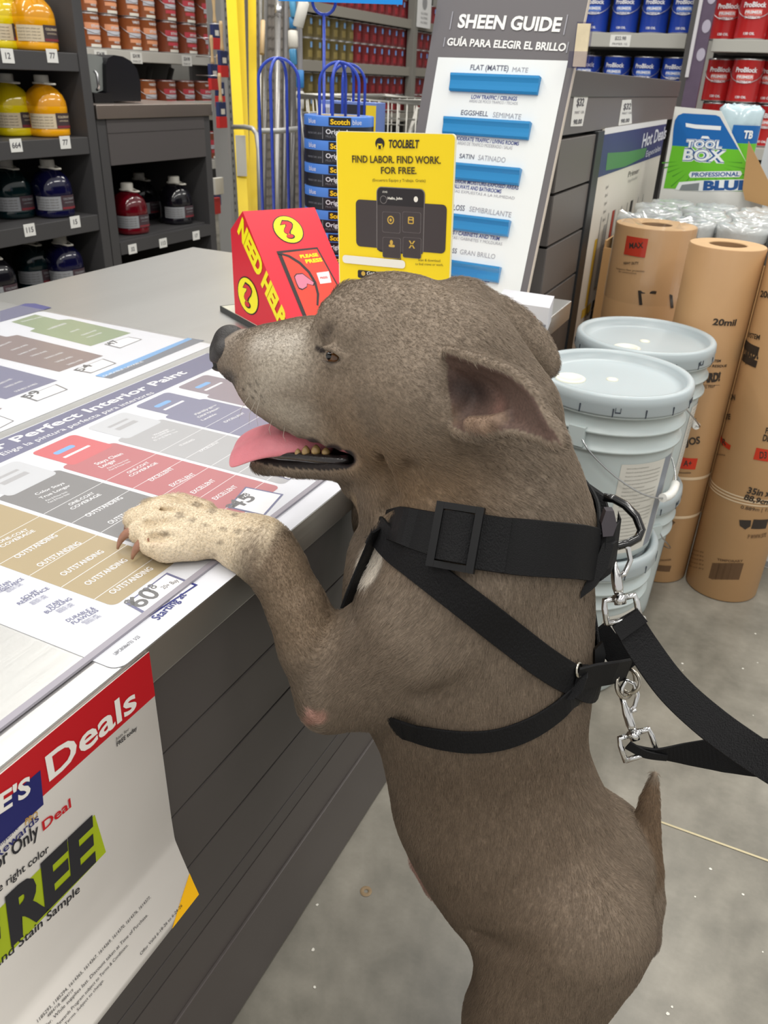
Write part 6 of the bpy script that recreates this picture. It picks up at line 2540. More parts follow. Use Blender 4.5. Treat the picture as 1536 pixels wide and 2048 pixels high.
# eye socket and eyelids
EYE_P, EYE_R = S(661, 714, 22, YH - .069)
dog_field.ell(at(661, 715, 1, YH - .072), (.0125, .0095, .0075), 0.008, cut=True)
chain([(630, 702, 6, YH - .068), (658, 695, 7, YH - .0715), (690, 714, 6, YH - .0715)], 0.006)
chain([(638, 716, 5, YH - .067), (660, 731, 6, YH - .0705), (692, 728, 5, YH - .0715)], 0.006)
# skin folds of cheek and throat
for f in ([(765, 870, 4, .610), (770, 930, 5, .614), (790, 990, 4, .620)],
          [(820, 930, 5, .603), (800, 980, 6, .603), (770, 1020, 5, .62)], [(640, 700, 4, .62), (630, 670, 5, .632), (640, 640, 4, .64)]):
    chain(f, 0.016, cut=True)
# near ear: a folded flap that opens towards the viewer
e_ = lambda px, py, y: at(px, py, 1, y)
def curve3(P, n):
    """points along a smooth curve through P"""
    P = np.array(P, float)
    out = []
    for t in np.linspace(0, len(P) - 1, n):
        i = min(int(t), len(P) - 2)
        f = t - i
        p0, p1, p2, p3 = P[max(i - 1, 0)], P[i], P[i + 1], P[min(i + 2, len(P) - 1)]
        out.append(.5 * ((2 * p1) + (-p0 + p2) * f + (2 * p0 - 5 * p1 + 4 * p2 - p3) * f * f + (-p0 + 3 * p1 - 3 * p2 + p3) * f ** 3))
    return out


def ear_sheet(A, M, B, nt, ns, th):
    """triangles of a curved flap between two edges, bulging through a middle line"""
    A, M, B = (curve3([e_(*q) for q in c], nt) for c in (A, M, B))
    G = []
    for a, m, b in zip(A, M, B):
        ctl = 2 * m - .5 * (a + b)
        G.append([(1 - s) ** 2 * a + 2 * s * (1 - s) * ctl + s * s * b for s in np.linspace(0, 1, ns)])
    tris = []
    for i in range(nt - 1):
        for j in range(ns - 1):
            tris += [(G[i][j], G[i + 1][j], G[i + 1][j + 1], th), (G[i][j], G[i + 1][j + 1], G[i][j + 1], th)]
    return tris, A, M, B


EAR_R = [(893, 700, .612), (942, 715, .598), (973, 727, .588), (1021, 745, .576), (1048, 766, .569), (1070, 789, .563), (1090, 831, .556), (1113, 860, .551), (1123, 884, .549)]
EAR_L = [(905, 856, .600), (925, 866, .592), (967, 872, .580), (1010, 862, .572), (1035, 864, .567), (1057, 870, .562), (1085, 879, .557), (1105, 887, .552), (1121, 889, .549)]
EAR_M = [(880, 780, .626), (915, 782, .632), (950, 785, .626), (1000, 800, .606), (1025, 812, .590), (1048, 825, .576), (1075, 852, .563), (1105, 872, .553), (1122, 887, .549)]
near_tris, ER, EM, EL = ear_sheet(EAR_R, EAR_M, EAR_L, 22, 9, .0032)
near_rims = [(p, q, r, r) for E_, r in ((ER, .0040), (EL, .0042)) for p, q in zip(E_, E_[1:])]
dog_field.sheet(near_tris, near_rims, 0.005)
chain([(938, 846, 15, .590), (968, 852, 20, .578), (998, 842, 15, .574), (1012, 828, 10, .578)], 0.006)
chain([(978, 862, 5, .566), (992, 848, 6, .563), (1006, 838, 4, .563)], 0.004, cut=True)
chain([(908, 775, 14, .606), (945, 772, 12, .602), (985, 786, 9, .596)], 0.010, cut=True)
# far ear
FAR_O = [(919, 589, .735), (955, 593, .745), (990, 600, .755), (1019, 610, .765), (1048, 629, .772), (1080, 662, .780), (1100, 693, .785), (1111, 725, .789), (1104, 744, .790)]
FAR_I = [(930, 640, .735), (948, 655, .737), (970, 672, .742), (992, 690, .750), (1012, 702, .758), (1035, 714, .765), (1055, 728, .774), (1068, 741, .782), (1088, 748, .789)]
FAR_M = [((a[0] + b[0]) / 2, (a[1] + b[1]) / 2, (a[2] + b[2]) / 2 - .007) for a, b in zip(FAR_O, FAR_I)]
far_tris, FO, FM, FI = ear_sheet(FAR_O, FAR_M, FAR_I, 18, 7, .0040)
dog_field.sheet(far_tris, [(p, q, .0044, .0044) for E_ in (FO, FI) for p, q in zip(E_, E_[1:])], 0.010)
dog_field.cone(e_(925, 600, .728), e_(945, 650, .728), .018, .020, 0.03)

# hindquarters
chain([(1150, 1838, 138, .612), (1095, 1950, 125, .595), (1045, 2045, 118, .580)], 0.03)
chain([(1198, 1852, 92, .612), (1190, 1890, 80, .606)], 0.03)
near = [((.0, .0, 0), 0)]
st, sr = S(1040, 2050, 112, .578)
ym = 0.660
for s in (0, 1):
    fy = (lambda y: y) if s == 0 else (lambda y: 2 * ym - y)
    stf = np.array([st[0], fy(st[1]), max(st[2], .13)])
    hock = np.array([-.005, fy(.600), .115])
    foot = np.array([-.035, fy(.600), .030])
    toe = np.array([-.105, fy(.592), .022])
    if s:
        h, hr = S(1150, 1838, 138, .612)
        dog_field.cone((h[0], fy(h[1]), h[2]), stf, hr * .92, sr * .9, 0.03)
    dog_field.cone(stf, hock, .052, .024, 0.02)
    dog_field.cone(hock, foot, .024, .022, 0.012)
    dog_field.cone(foot, toe, .026, .018, 0.012)
    for i in range(4):
        dog_field.cone(toe + np.array([.012, -.024 + .016 * i, 0]), toe + np.array([-.022, -.027 + .018 * i, -.007]), .015, .012, 0.005)
# tail
chain([(1235, 1880, 66, .67), (1278, 1872, 38, .680), (1287, 1800, 38, .702), (1288, 1740, 35, .715), (1292, 1660, 26, .728), (1300, 1600, 18, .736), (1310, 1546, 6, .742)], 0.007)
# sheath and groin fold
chain([(836, 1722, 17, YC - .02), (870, 1772, 21, YC - .02), (915, 1822, 20, YC - .02)], 0.008)
chain([(948, 1862, 5, .575), (1010, 1900, 6, .545), (1090, 1912, 5, .53)], 0.02, cut=True)
# muscle lines
chain([(700, 1240, 4, .572), (725, 1190, 5, .575), (735, 1130, 4, .59)], 0.03, cut=True)
chain([(860, 1395, 6, .555), (960, 1380, 6, .55), (1040, 1330, 5, .56)], 0.035, cut=True)

V, Fq = dog_field.skin()
# keep the desk clear under the paws and the floor under the feet
on_desk = (V[:, 0] < -.43) & (V[:, 2] < .7455) & (V[:, 2] > .70)
V[on_desk, 2] = .7455
V[:, 2] = np.maximum(V[:, 2], 0.001)

me = bpy.data.meshes.new('dog')
me.vertices.add(len(V))
me.vertices.foreach_set('co', V.astype(np.float32).ravel())
me.loops.add(len(Fq) * 4)
me.loops.foreach_set('vertex_index', Fq.astype(np.int32).ravel())
me.polygons.add(len(Fq))
me.polygons.foreach_set('loop_start', np.arange(0, len(Fq) * 4, 4, dtype=np.int32))
me.polygons.foreach_set('loop_total', np.full(len(Fq), 4, np.int32))
me.polygons.foreach_set('use_smooth', np.ones(len(Fq), bool))
me.update(calc_edges=True)
me.validate()


def relax(me, it, fac):
    """a little smoothing of the skin"""
    n = len(me.vertices)
    co = np.empty(n * 3, np.float32)
    me.vertices.foreach_get('co', co)
    co = co.reshape(-1, 3)
    e = np.empty(len(me.edges) * 2, np.int32)
    me.edges.foreach_get('vertices', e)
    e = e.reshape(-1, 2)
    deg = np.bincount(e.ravel(), minlength=n)[:, None]
    for i in range(it):
        acc = np.zeros_like(co)
        for c in range(3):
            acc[:, c] = np.bincount(e[:, 0], co[e[:, 1], c], n) + np.bincount(e[:, 1], co[e[:, 0], c], n)
        co += fac * (acc / np.maximum(deg, 1) - co)
        co += -fac * 1.02 * 0 * co
    me.vertices.foreach_set('co', co.ravel())
    me.update()
    return co


V = relax(me, 3, 0.5)

# coat colours: markings, and shade painted into ear hollow, brow and cheek
PX = np.array((V - CAM_C) @ CAM_R.T)
DEP = PX[:, 2]
PX = np.stack([768 + F_PX * PX[:, 0] / DEP, 1024 + F_PX * PX[:, 1] / DEP], 1)
nrm = np.empty(len(V) * 3, np.float32)
me.vertices.foreach_get('normal', nrm)
nrm = nrm.reshape(-1, 3)
jit = rng.random(len(V))


def srgb(c):
    return np.array(lin(c)[:3])


COAT = srgb((127, 113, 98))
colr = np.tile(COAT, (len(V), 1))
fur = np.ones(len(V))


def blob(items, wobble=0.0, y=None):
    """soft mask around a chain of (point, radius) in world space"""
    d = np.full(len(V), 9.0)
    for (a, ra), (b, rb) in zip(items, items[1:] if len(items) > 1 else items):
        ba = b - a
        t = np.clip(((V - a) @ ba) / (ba @ ba + 1e-12), 0, 1)
        d = np.minimum(d, np.linalg.norm(V - a - t[:, None] * ba, axis=1) - (ra + t * (rb - ra)))
    return d + wobble * (jit - 0.5)


def tint(d, soft, c, amt=1.0):
    global colr
    w = amt * np.clip(0.5 - d / soft, 0, 1)
    w = w * w * (3 - 2 * w)
    colr = colr * (1 - w[:, None]) + np.asarray(c)[None, :] * w[:, None]
    return w


seen = ((V - CAM_C) * nrm).sum(1) < 0


def patch(cx, cy, rx, ry, soft, c, amt=1.0, rot=0.0):
    """soft-edged patch on the side of the dog that faces the aisle"""
    dx, dy = PX[:, 0] - cx, PX[:, 1] - cy
    u = (dx * math.cos(rot) + dy * math.sin(rot)) / rx
    v = (-dx * math.sin(rot) + dy * math.cos(rot)) / ry
    d = np.hypot(u, v) - 1 + .25 * (jit - .5)
    return tint(np.where(seen & (DEP < .98), d, 9), soft, c, amt)


SY = lambda *a: S(*a)
# warmer brown on chest side, forelegs and hind part
tint(blob([S(740, 900, 110, .62), S(800, 980, 120, .60), S(900, 980, 90, .60)]), .10, srgb((128, 104, 78)), .75)
tint(blob([S(610, 1250, 70, .58), S(560, 1120, 60, .58)]), .05, srgb((134, 111, 86)), .6)
tint(blob([S(1000, 1600, 260, .60), S(1050, 2000, 260, .60)]), .15, srgb((113, 97, 81)), .8)
tint(blob([S(1240, 1880, 50, .6), S(1290, 1900, 60, .68)]), .04, srgb((96, 82, 70)), .7)
tint(blob([S(1290, 1740, 40, .714), S(1305, 1580, 24, .738)]), .012, srgb((112, 91, 70)), .8)
# grey muzzle
tint(blob([S(492, 712, 56, YH), S(540, 730, 60, YH)]), .03, srgb((122, 114, 106)), .85)
tint(blob([S(560, 720, 66, .625), S(520, 790, 40, .63), S(590, 830, 34, .62)]), .05, srgb((168, 158, 144)), .85)
tint(blob([S(530, 690, 30, YH - .03), S(590, 690, 26, YH - .035)]), .03, srgb((205, 198, 188)), .7)
tint(blob([S(660, 610, 30, YH - .02), S(560, 668, 24, YH - .02)]), .03, srgb((150, 140, 126)), .5)
tint(blob([S(870, 590, 40, YH), S(800, 570, 30, YH)]), .05, srgb((140, 124, 104)), .6)
# whisker spots
for (px, py) in ((487, 778), (498, 768), (510, 782), (516, 770), (505, 795), (522, 792), (527, 806), (512, 762)):
    q, r = S(px, py, 3, YH - .034)
    ok = (np.hypot(PX[:, 0] - px, PX[:, 1] - py) < 3.2) & (V[:, 1] < YH) & (V[:, 2] > .8)
    colr[ok] = colr[ok] * .4 + srgb((48, 42, 38)) * .6
# white paw, chest blaze, tan throat fold
m = blob([Sz(545, 1085, 78, .770), Sz(440, 1064, 100, .770), Sz(260, 1060, 100, .765)], .006)
q0, q1 = at(560, 1062, 1, .575), at(505, 1150, 1, .575)
edge = (PX[:, 0] - 553) * 0.80 + (PX[:, 1] - 1062) * 0.55 + 10 * (jit - .5)
wp = tint(np.where(V[:, 1] < .66, np.maximum(m, edge * .0005), 1), .020, srgb((214, 198, 172)))
for px, py, r in ((425, 1022, 5), (448, 1058, 5), (412, 1050, 4), (470, 1030, 4), (385, 1040, 5), (360, 1030, 6), (440, 1085, 5), (490, 1100, 4), (330, 1068, 6), (395, 1010, 5), (475, 1062, 5), (500, 1060, 4), (430, 1110, 4)):
    ok = (np.hypot((PX[:, 0] - px) / 1.6, PX[:, 1] - py) < r) & (V[:, 1] < .64) & (V[:, 2] > .75)
    colr[ok] = colr[ok] * .45 + srgb((120, 105, 88)) * .55
tint(blob([Sz(345, 1080, 14, .785), Sz(300, 1076, 12, .78)]), .015, srgb((200, 160, 138)), .7)
tint(blob([(np.array((-.50, .89, .765)), .05), (np.array((-.44, .875, .775)), .045)]), .02, srgb((226, 210, 182)))
patch(742, 1122, 24, 52, .35, srgb((222, 214, 202)), .95, .35)
patch(634, 1436, 24, 15, .5, srgb((184, 142, 128)), .7, -.3)
patch(622, 1428, 10, 8, .5, srgb((206, 164, 152)), .7)
tint(blob([S(725, 990, 16, .655), S(742, 1010, 14, .66)], .004), .02, srgb((186, 160, 124)), .9)
# elbow callus, bare belly, inside of the ear, mouth, nose
tint(blob([S(640, 1432, 18, .566), S(622, 1440, 12, .566)], .003), .012, srgb((206, 160, 146)), .9)
tint(blob([S(828, 1715, 24, .66), S(868, 1765, 26, .66), S(925, 1830, 26, .66)], .005), .016, srgb((190, 150, 138)), .95)
def in_poly(poly):
    """which skin points lie inside a polygon of the photograph"""
    x, y = PX[:, 0], PX[:, 1]
    c = np.zeros(len(V), bool)
    for (x0, y0), (x1, y1) in zip(poly, poly[1:] + poly[:1]):
        hit = ((y0 > y) != (y1 > y)) & (x < (x1 - x0) * (y - y0) / (y1 - y0 + 1e-9) + x0)
        c ^= hit
    return c


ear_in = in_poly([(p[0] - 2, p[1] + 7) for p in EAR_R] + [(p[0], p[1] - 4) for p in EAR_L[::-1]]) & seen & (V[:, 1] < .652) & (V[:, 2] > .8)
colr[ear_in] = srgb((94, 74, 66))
tint(np.where(ear_in, blob([S(905, 775, 30, .62), S(960, 785, 26, .615)]), 9), .02, srgb((58, 44, 40)), .9)  # darkens the ear's hollow; the cavity's shade is put into the colour
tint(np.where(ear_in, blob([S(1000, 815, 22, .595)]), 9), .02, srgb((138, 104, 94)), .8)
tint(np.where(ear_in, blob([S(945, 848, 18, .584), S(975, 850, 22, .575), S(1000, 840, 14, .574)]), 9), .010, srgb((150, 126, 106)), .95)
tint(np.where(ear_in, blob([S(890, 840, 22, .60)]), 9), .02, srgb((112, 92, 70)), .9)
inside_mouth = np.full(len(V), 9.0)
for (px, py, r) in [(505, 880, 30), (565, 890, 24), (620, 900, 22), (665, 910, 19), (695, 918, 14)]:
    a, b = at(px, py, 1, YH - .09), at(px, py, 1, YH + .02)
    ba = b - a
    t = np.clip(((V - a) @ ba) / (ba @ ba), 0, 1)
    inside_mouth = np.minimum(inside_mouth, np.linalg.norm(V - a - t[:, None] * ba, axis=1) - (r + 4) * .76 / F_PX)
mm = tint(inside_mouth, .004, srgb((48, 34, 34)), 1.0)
lips = in_poly([(494, 914), (540, 902), (600, 896), (650, 896), (704, 902), (712, 922), (696, 938), (650, 941), (590, 938), (540, 930), (508, 924)]) & seen & (V[:, 2] > .74) & (DEP < .92)
colr[lips] = srgb((34, 28, 28))
pinkish = in_poly([(650, 906), (690, 900), (700, 912), (680, 922), (655, 918)]) & seen & (DEP < .85)
colr[pinkish] = srgb((176, 104, 110))
patch(640, 699, 12, 6, .5, srgb((40, 32, 30)), .9, .4)
patch(656, 660, 14, 18, .7, srgb((84, 72, 62)), .7, .3)  # dark hollow above the eye, shade painted into the brow
patch(452, 758, 22, 20, .8, srgb((74, 68, 64)), .8, .6)
patch(735, 820, 26, 60, .9, srgb((104, 92, 80)), .5, -.2)  # darker shading of the cheek, painted into the coat colour
tint(blob([S(662, 714, 17, YH - .070), S(648, 711, 12, YH - .069)]), .005, srgb((52, 42, 36)), .85)
nose_d = blob([S(460, 684, 38, YH), S(457, 704, 38, YH), S(461, 730, 28, YH)])
fur[(inside_mouth < .002) | (nose_d < .0035) | lips] = 0
fur[blob([S(664, 715, 12, YH - .070), S(650, 709, 8, YH - .069)]) < .002] = 0
fur[ear_in & (blob([S(945, 848, 24, .584), S(975, 850, 26, .575)]) > 0)] = 0
tint(nose_d, .006, srgb((46, 43, 43)), .95)
furlen = np.ones(len(V))


def shorten(d, soft, k):
    global furlen
    w = np.clip(0.5 - d / soft, 0, 1)
    furlen = furlen * (1 - w) + k * w


shorten(blob([S(800, 700, 170, .66), S(620, 760, 150, .66), S(500, 740, 110, .66)]), .05, .46)
shorten(blob([S(470, 710, 60, YC), S(600, 800, 60, .64)]), .03, .32)
shorten(blob([S(920, 790, 60, .60), S(1080, 840, 60, .59)]), .02, .30)
shorten(blob([S(960, 630, 50, .74), S(1090, 710, 50, .78)]), .02, .4)
shorten(blob([S(600, 1230, 60, .58), S(540, 1100, 60, .575)]), .06, .42)
shorten(blob([Sz(500, 1085, 70, .77), Sz(280, 1060, 80, .77)]), .02, .27)
shorten(blob([S(660, 714, 40, YC - .07)]), .02, .35)

ca_ = me.color_attributes.new('coat', 'FLOAT_COLOR', 'POINT')
ca_.data.foreach_set('color', np.concatenate([colr, np.ones((len(V), 1))], 1).astype(np.float32).ravel())

# fur lies head -> tail: along the muzzle on the head, downwards on the trunk, along the forearm on the leg
flow = np.tile(np.array([0.10, -0.1, -1.0]), (len(V), 1))
head = np.clip((V[:, 2] - .80) / .08, 0, 1)[:, None]
flow = flow * (1 - head) + np.array([1.0, 0, -.30]) * head
leg = np.clip(0.5 - blob([S(650, 1390, 70, .58), S(560, 1130, 60, .58)]) / .03, 0, 1)[:, None]
fd = at(560, 1120, 1, .578) - at(650, 1390, 1, .585)
flow = flow * (1 - leg) + (fd / np.linalg.norm(fd)) * leg
pw = np.clip(0.5 - blob([Sz(520, 1085, 60, .77), Sz(280, 1065, 70, .765)]) / .03, 0, 1)[:, None]
flow = flow * (1 - pw) + np.array([-.75, -.6, -.1]) * pw
arm = np.clip(0.5 - blob([S(860, 1290, 110, .56), S(720, 1370, 70, .57)]) / .04, 0, 1)[:, None]
flow = flow * (1 - arm) + np.array([-.55, 0, -.6]) * arm
flow = flow - (flow * nrm).sum(1)[:, None] * nrm
flow /= np.linalg.norm(flow, axis=1)[:, None] + 1e-9


def fur_material():
    m = bpy.data.materials.new('short_grey_brown_coat')
    m.use_nodes = True
    nt = m.node_tree
    b = nt.nodes['Principled BSDF']
    at_ = nt.nodes.new('ShaderNodeAttribute')
    at_.attribute_name = 'coat'
    tc = nt.nodes.new('ShaderNodeTexCoord')
    n = nt.nodes.new('ShaderNodeTexNoise')
    n.inputs['Scale'].default_value = 420
    n.inputs['Detail'].default_value = 3
    nt.links.new(tc.outputs['Object'], n.inputs['Vector'])
    r = nt.nodes.new('ShaderNodeMapRange')
    r.inputs[1].default_value, r.inputs[2].default_value = .3, .7
    r.inputs[3].default_value, r.inputs[4].default_value = .78, 1.22
    nt.links.new(n.outputs['Fac'], r.inputs[0])
    mx = nt.nodes.new('ShaderNodeVectorMath')
    mx.operation = 'SCALE'
    nt.links.new(at_.outputs['Color'], mx.inputs[0])
    nt.links.new(r.outputs[0], mx.inputs['Scale'])
    nt.links.new(mx.outputs[0], b.inputs['Base Color'])
    b.inputs['Roughness'].default_value = .62
    b.inputs['Specular IOR Level'].default_value = .35
    bp = nt.nodes.new('ShaderNodeBump')
    bp.inputs['Strength'].default_value = .35
    bp.inputs['Distance'].default_value = .001
    nt.links.new(n.outputs['Fac'], bp.inputs['Height'])
    nt.links.new(bp.outputs['Normal'], b.inputs['Normal'])
    return m


me.materials.append(fur_material())
dog = bpy.data.objects.new('dog', me)
COL.objects.link(dog)
tag(dog, 'grey-brown short-haired dog standing upright with a white paw on the desk', 'dog')
dog_tree = BVHTree.FromPolygons([Vector(v) for v in V], [tuple(f) for f in Fq])


def on_dog(px, py):
    """point and normal of the dog's skin under a point of the photograph"""
    d = Vector(ray(px, py)).normalized()
    loc, nn, _, _ = dog_tree.ray_cast(Vector(CAM_C), d)
    if loc is None:
        return None, None
    if nn.dot(d) > 0:
        nn = -nn
    return np.array(loc), np.array(nn)


def grow_fur(count, length, radius):
    """short strands rooted on the skin, lying along the coat's flow"""
    tri = np.concatenate([Fq[:, [0, 1, 2]], Fq[:, [0, 2, 3]]])
    A, B, Cc = V[tri[:, 0]], V[tri[:, 1]], V[tri[:, 2]]
    area = np.linalg.norm(np.cross(B - A, Cc - A), axis=1) / 2
    area = area * (fur[tri].min(1) > .5) * (V[tri[:, 0], 2] > .03)
    pick = rng.choice(len(tri), count, p=area / area.sum())
    r1, r2 = np.sqrt(rng.random(count)), rng.random(count)
    w = np.stack([1 - r1, r1 * (1 - r2), r1 * r2], 1)
    mixv = lambda arr: (arr[tri[pick]] * w[:, :, None]).sum(1)
    root, nn, fl, cc = mixv(V), mixv(nrm), mixv(flow), mixv(colr)
    nn /= np.linalg.norm(nn, axis=1)[:, None] + 1e-9
    fl = fl + rng.normal(0, .16, fl.shape)
    fl -= (fl * nn).sum(1)[:, None] * nn
    fl /= np.linalg.norm(fl, axis=1)[:, None] + 1e-9
    L = length * (0.65 + 0.7 * rng.random(count))[:, None]
    L = L * (furlen[tri[pick]] * w).sum(1)[:, None]
    p0 = root - nn * .0004
    p1 = root + fl * L * .5 + nn * L * .20
    p2 = root + fl * L + nn * L * .24
    pos = np.stack([p0, p1, p2], 1).reshape(-1, 3)
    hc = bpy.data.hair_curves.new('fur')
    hc.add_curves([3] * count)
    hc.attributes['position'].data.foreach_set('vector', pos.astype(np.float32).ravel())
    ra = hc.attributes.get('radius') or hc.attributes.new('radius', 'FLOAT', 'POINT')
    rr = np.tile(np.array([radius, radius * .8, radius * .22]), count)
    ra.data.foreach_set('value', rr.astype(np.float32))
    tone = np.clip(rng.normal(1.0, .20, count), .5, 1.6)[:, None]
    cc = np.clip(cc * tone, 0, 1)
    ca = hc.attributes.new('coat', 'FLOAT_COLOR', 'CURVE')
    ca.data.foreach_set('color', np.concatenate([cc, np.ones((count, 1))], 1).astype(np.float32).ravel())
    m = bpy.data.materials.new('fur_strands')
    m.use_nodes = True
    nt = m.node_tree
    b = nt.nodes['Principled BSDF']
    a = nt.nodes.new('ShaderNodeAttribute')
    a.attribute_name = 'coat'
    nt.links.new(a.outputs['Color'], b.inputs['Base Color'])
    b.inputs['Roughness'].default_value = .5
    b.inputs['Specular IOR Level'].default_value = .4
    hc.materials.append(m)
    o = bpy.data.objects.new('fur', hc)
    COL.objects.link(o)
    o.parent = dog
    o['kind'] = 'stuff'
    return o


fur_object = grow_fur(globals().get('FUR_COUNT', 520000), .0066, .00013)
# ------------------------------------------------------------------ face parts, collar, harness and leash
def child(mb, name, mats, **kw):
    return mb.build(name, mats, dog, **kw)


def ball(c, r, n=20, rad=None):
    """lathe sphere, optionally stretched: rad = three radii"""
    mb = MB()
    rad = rad or (r, r, r)
    prof = [(math.cos(t), math.sin(t)) for t in np.linspace(-math.pi / 2, math.pi / 2, n // 2 + 1)]
    mb.lathe(prof, n)
    mb.v = [(c[0] + x * rad[0], c[1] + y * rad[1], c[2] + z * rad[2]) for x, y, z in mb.v]
    return mb


# eyes
M_eye = mat('eye_brown', (104, 68, 36), .10, coat=.7)
M_pupil = mat('eye_pupil', (8, 7, 7), .05, coat=1.0)
loc, nn = on_dog(664, 715)
EC = np.array(loc) - np.array(nn) * .0058 if loc is not None else EYE_P
for mirror in (0, 1):
    c = EC.copy()
    if mirror:
        c[1] = 2 * YC - c[1]
    o = child(ball(c, .0100), 'eye', M_eye)
    nv = np.array(nn) * (1 if not mirror else np.array([1, -1, 1]))
    p = child(ball(c + nv * .0066 + np.array([-.0012, 0, .0010]), .0043), 'pupil', M_pupil)
    p.parent = o

# nose leather with nostrils
M_nose = mat('nose_leather', (46, 43, 43), .42, bump=.5, bscale=900, var=.15, vscale=300)
nf = Field((-.60, .60, .85), (-.48, .76, 1.0), .0013)
_keep = dog_field
dog_field = nf
chain([(461, 684, 34, YC), (457, 704, 36, YC), (461, 728, 27, YC)], .004, 1.0)
for s in (-1, 1):
    a, b = at(470, 694, 1, YC) + np.array([0, s * .019, 0]), at(455, 715, 1, YC) + np.array([0, s * .016, 0])
    nf.cone(a, b, .0118, .0105, .006)
    a, b = at(470, 722, 1, YC) + np.array([-.002, s * .026, .001]), at(452, 716, 1, YC) + np.array([-.006, s * .018, .0])
    nf.cone(a, b, .0030, .0052, .003, cut=True)
nf.cone(at(424, 690, 1, YC), at(430, 745, 1, YC), .0016, .0016, .003, cut=True)
nv, nq = nf.skin()
dog_field = _keep
mb = MB()
mb.smooth = True
mb.add(nv, [tuple(q) for q in nq])
child(mb, 'nose', M_nose, normals=False)

# tongue: a curved slab with a central groove hanging over the lower teeth
M_tongue = mat('tongue_pink', (214, 128, 138), .38, var=.10, vscale=90, bump=.25, bscale=500, sss=.15)
TC = [(668, 892, .004), (630, 882, .004), (590, 874, .002), (550, 872, 0), (520, 876, 0), (498, 883, 0), (480, 890, 0), (471, 894, 0), (466, 897, 0)]
TW = [.016, .020, .024, .028, .031, .033, .033, .028, .016]
TT = [.010, .011, .011, .010, .008, .007, .0055, .004, .002]
vs, fs = [], []
ns = 16
for (px, py, dy), w, th in zip(TC, TW, TT):
    c = at(px, py, 1, YC - .008) + np.array([0, dy, 0])
    for k in range(ns):
        a = 2 * math.pi * k / ns
        yy = w * math.cos(a)
        zz = th * math.sin(a)
        groove = -.0035 * math.exp(-(yy / .006) ** 2) if math.sin(a) > 0 else 0
        droop = -.30 * max(0, abs(yy) - .4 * w) * (1 if w > .02 else 0)
        vs.append(c + np.array([-.36 * yy, yy, zz + groove + droop + .20 * yy]))
m_ = len(TC)
for i in range(m_ - 1):
    for k in range(ns):
        fs.append((i * ns + k, i * ns + (k + 1) % ns, (i + 1) * ns + (k + 1) % ns, (i + 1) * ns + k))
fs += [tuple(range(ns))[::-1], tuple((m_ - 1) * ns + k for k in range(ns))]
mb = MB()
mb.add(vs, fs, 0, True)
t_o = child(mb, 'tongue', M_tongue)
sub = t_o.modifiers.new('smooth', 'SUBSURF')
sub.levels = 2
sub.render_levels = 2

# teeth along the lower jaw
M_tooth = mat('tooth_ivory', (166, 136, 88), .25, coat=.4)
for (px, py, r, h) in ((596, 899, 7, 8), (612, 896, 9, 11), (632, 894, 10, 11), (652, 897, 9, 8)):
    base = at(px, py + 6, 1, YC - .031)
    k = depth_of(base) / F_PX
    tip = base + np.array([0, 0, h * k])
    mb = MB()
    mb.tube([base - (0, 0, h * k * .5), base, (base + tip) / 2, tip], [r * k, r * k, r * k * .75, r * k * .25], 10)
    child(mb, 'tooth', M_tooth)
mb = MB()
P = [at(px, py, 1, YC - .033 + d) for px, py, d in ((520, 908, .016), (560, 912, .006), (600, 914, .001), (640, 918, -.002), (680, 921, -.003), (700, 918, -.002))]
mb.tube(P, [.004, .0045, .005, .0055, .0055, .004], 10)
child(mb, 'lip', mat('lip_black', (34, 28, 28), .25, coat=.5, bump=.4, bscale=250))

# claws
M_claw = mat('claw_horn', (150, 108, 88), .3, coat=.4, var=.25, vscale=200)
for (P0, P1, P2, r) in (((300, 1082, .766), (272, 1084, .766), (264, 1118, .7480), 13), ((272, 1062, .767), (242, 1064, .765), (235, 1098, .7480), 11.5), ((276, 1034, .766), (256, 1036, .764), (249, 1060, .749), 9), ((306, 1012, .766), (286, 1014, .764), (280, 1034, .749), 8)):
    q = [at(*p[:2], 2, p[2]) for p in (P0, P1, P2)]
    k = depth_of(q[0]) / F_PX
    path, rad = [], []
    for t in np.linspace(0, 1, 9):
        path.append((1 - t) ** 2 * q[0] + 2 * t * (1 - t) * q[1] + t * t * q[2])
        rad.append(r * k * (1 - .80 * t ** 1.6))
    mb = MB()
    mb.tube(path, rad, 10)
    child(mb, 'claw', M_claw)
# whiskers
mb = MB()
for (x0, y0, x1, y1) in ((500, 790, 478, 838), (512, 800, 498, 850), (520, 796, 516, 852), (545, 836, 542, 872), (570, 850, 572, 884), (535, 950, 530, 972), (560, 952, 562, 976), (600, 955, 606, 975)):
    a, n1 = on_dog(x0, y0)
    if a is None:
        continue
    b = at(x1, y1, 1, a[1] - .012)
    m2 = (np.array(a) + b) / 2 + np.array(n1) * .004
    mb.tube([a, m2, b], [.00022, .0002, .00008], 5)
child(mb, 'whiskers', mat('whisker', (168, 160, 148), .4))

# ---- straps
M_web = mat('black_webbing', (19, 19, 21), .62, spec=.25, bump=.8, bscale=900, stretch=(1, 1, .35))
M_web2 = mat('black_webbing_smooth', (17, 17, 19), .55, spec=.25, bump=.4, bscale=1200)
M_plast = mat('black_plastic', (15, 15, 17), .38, spec=.3)
M_chrome = mat('chrome', (222, 222, 222), .12, metal=1.0)
M_nickel = mat('nickel', (190, 184, 172), .2, metal=1.0)


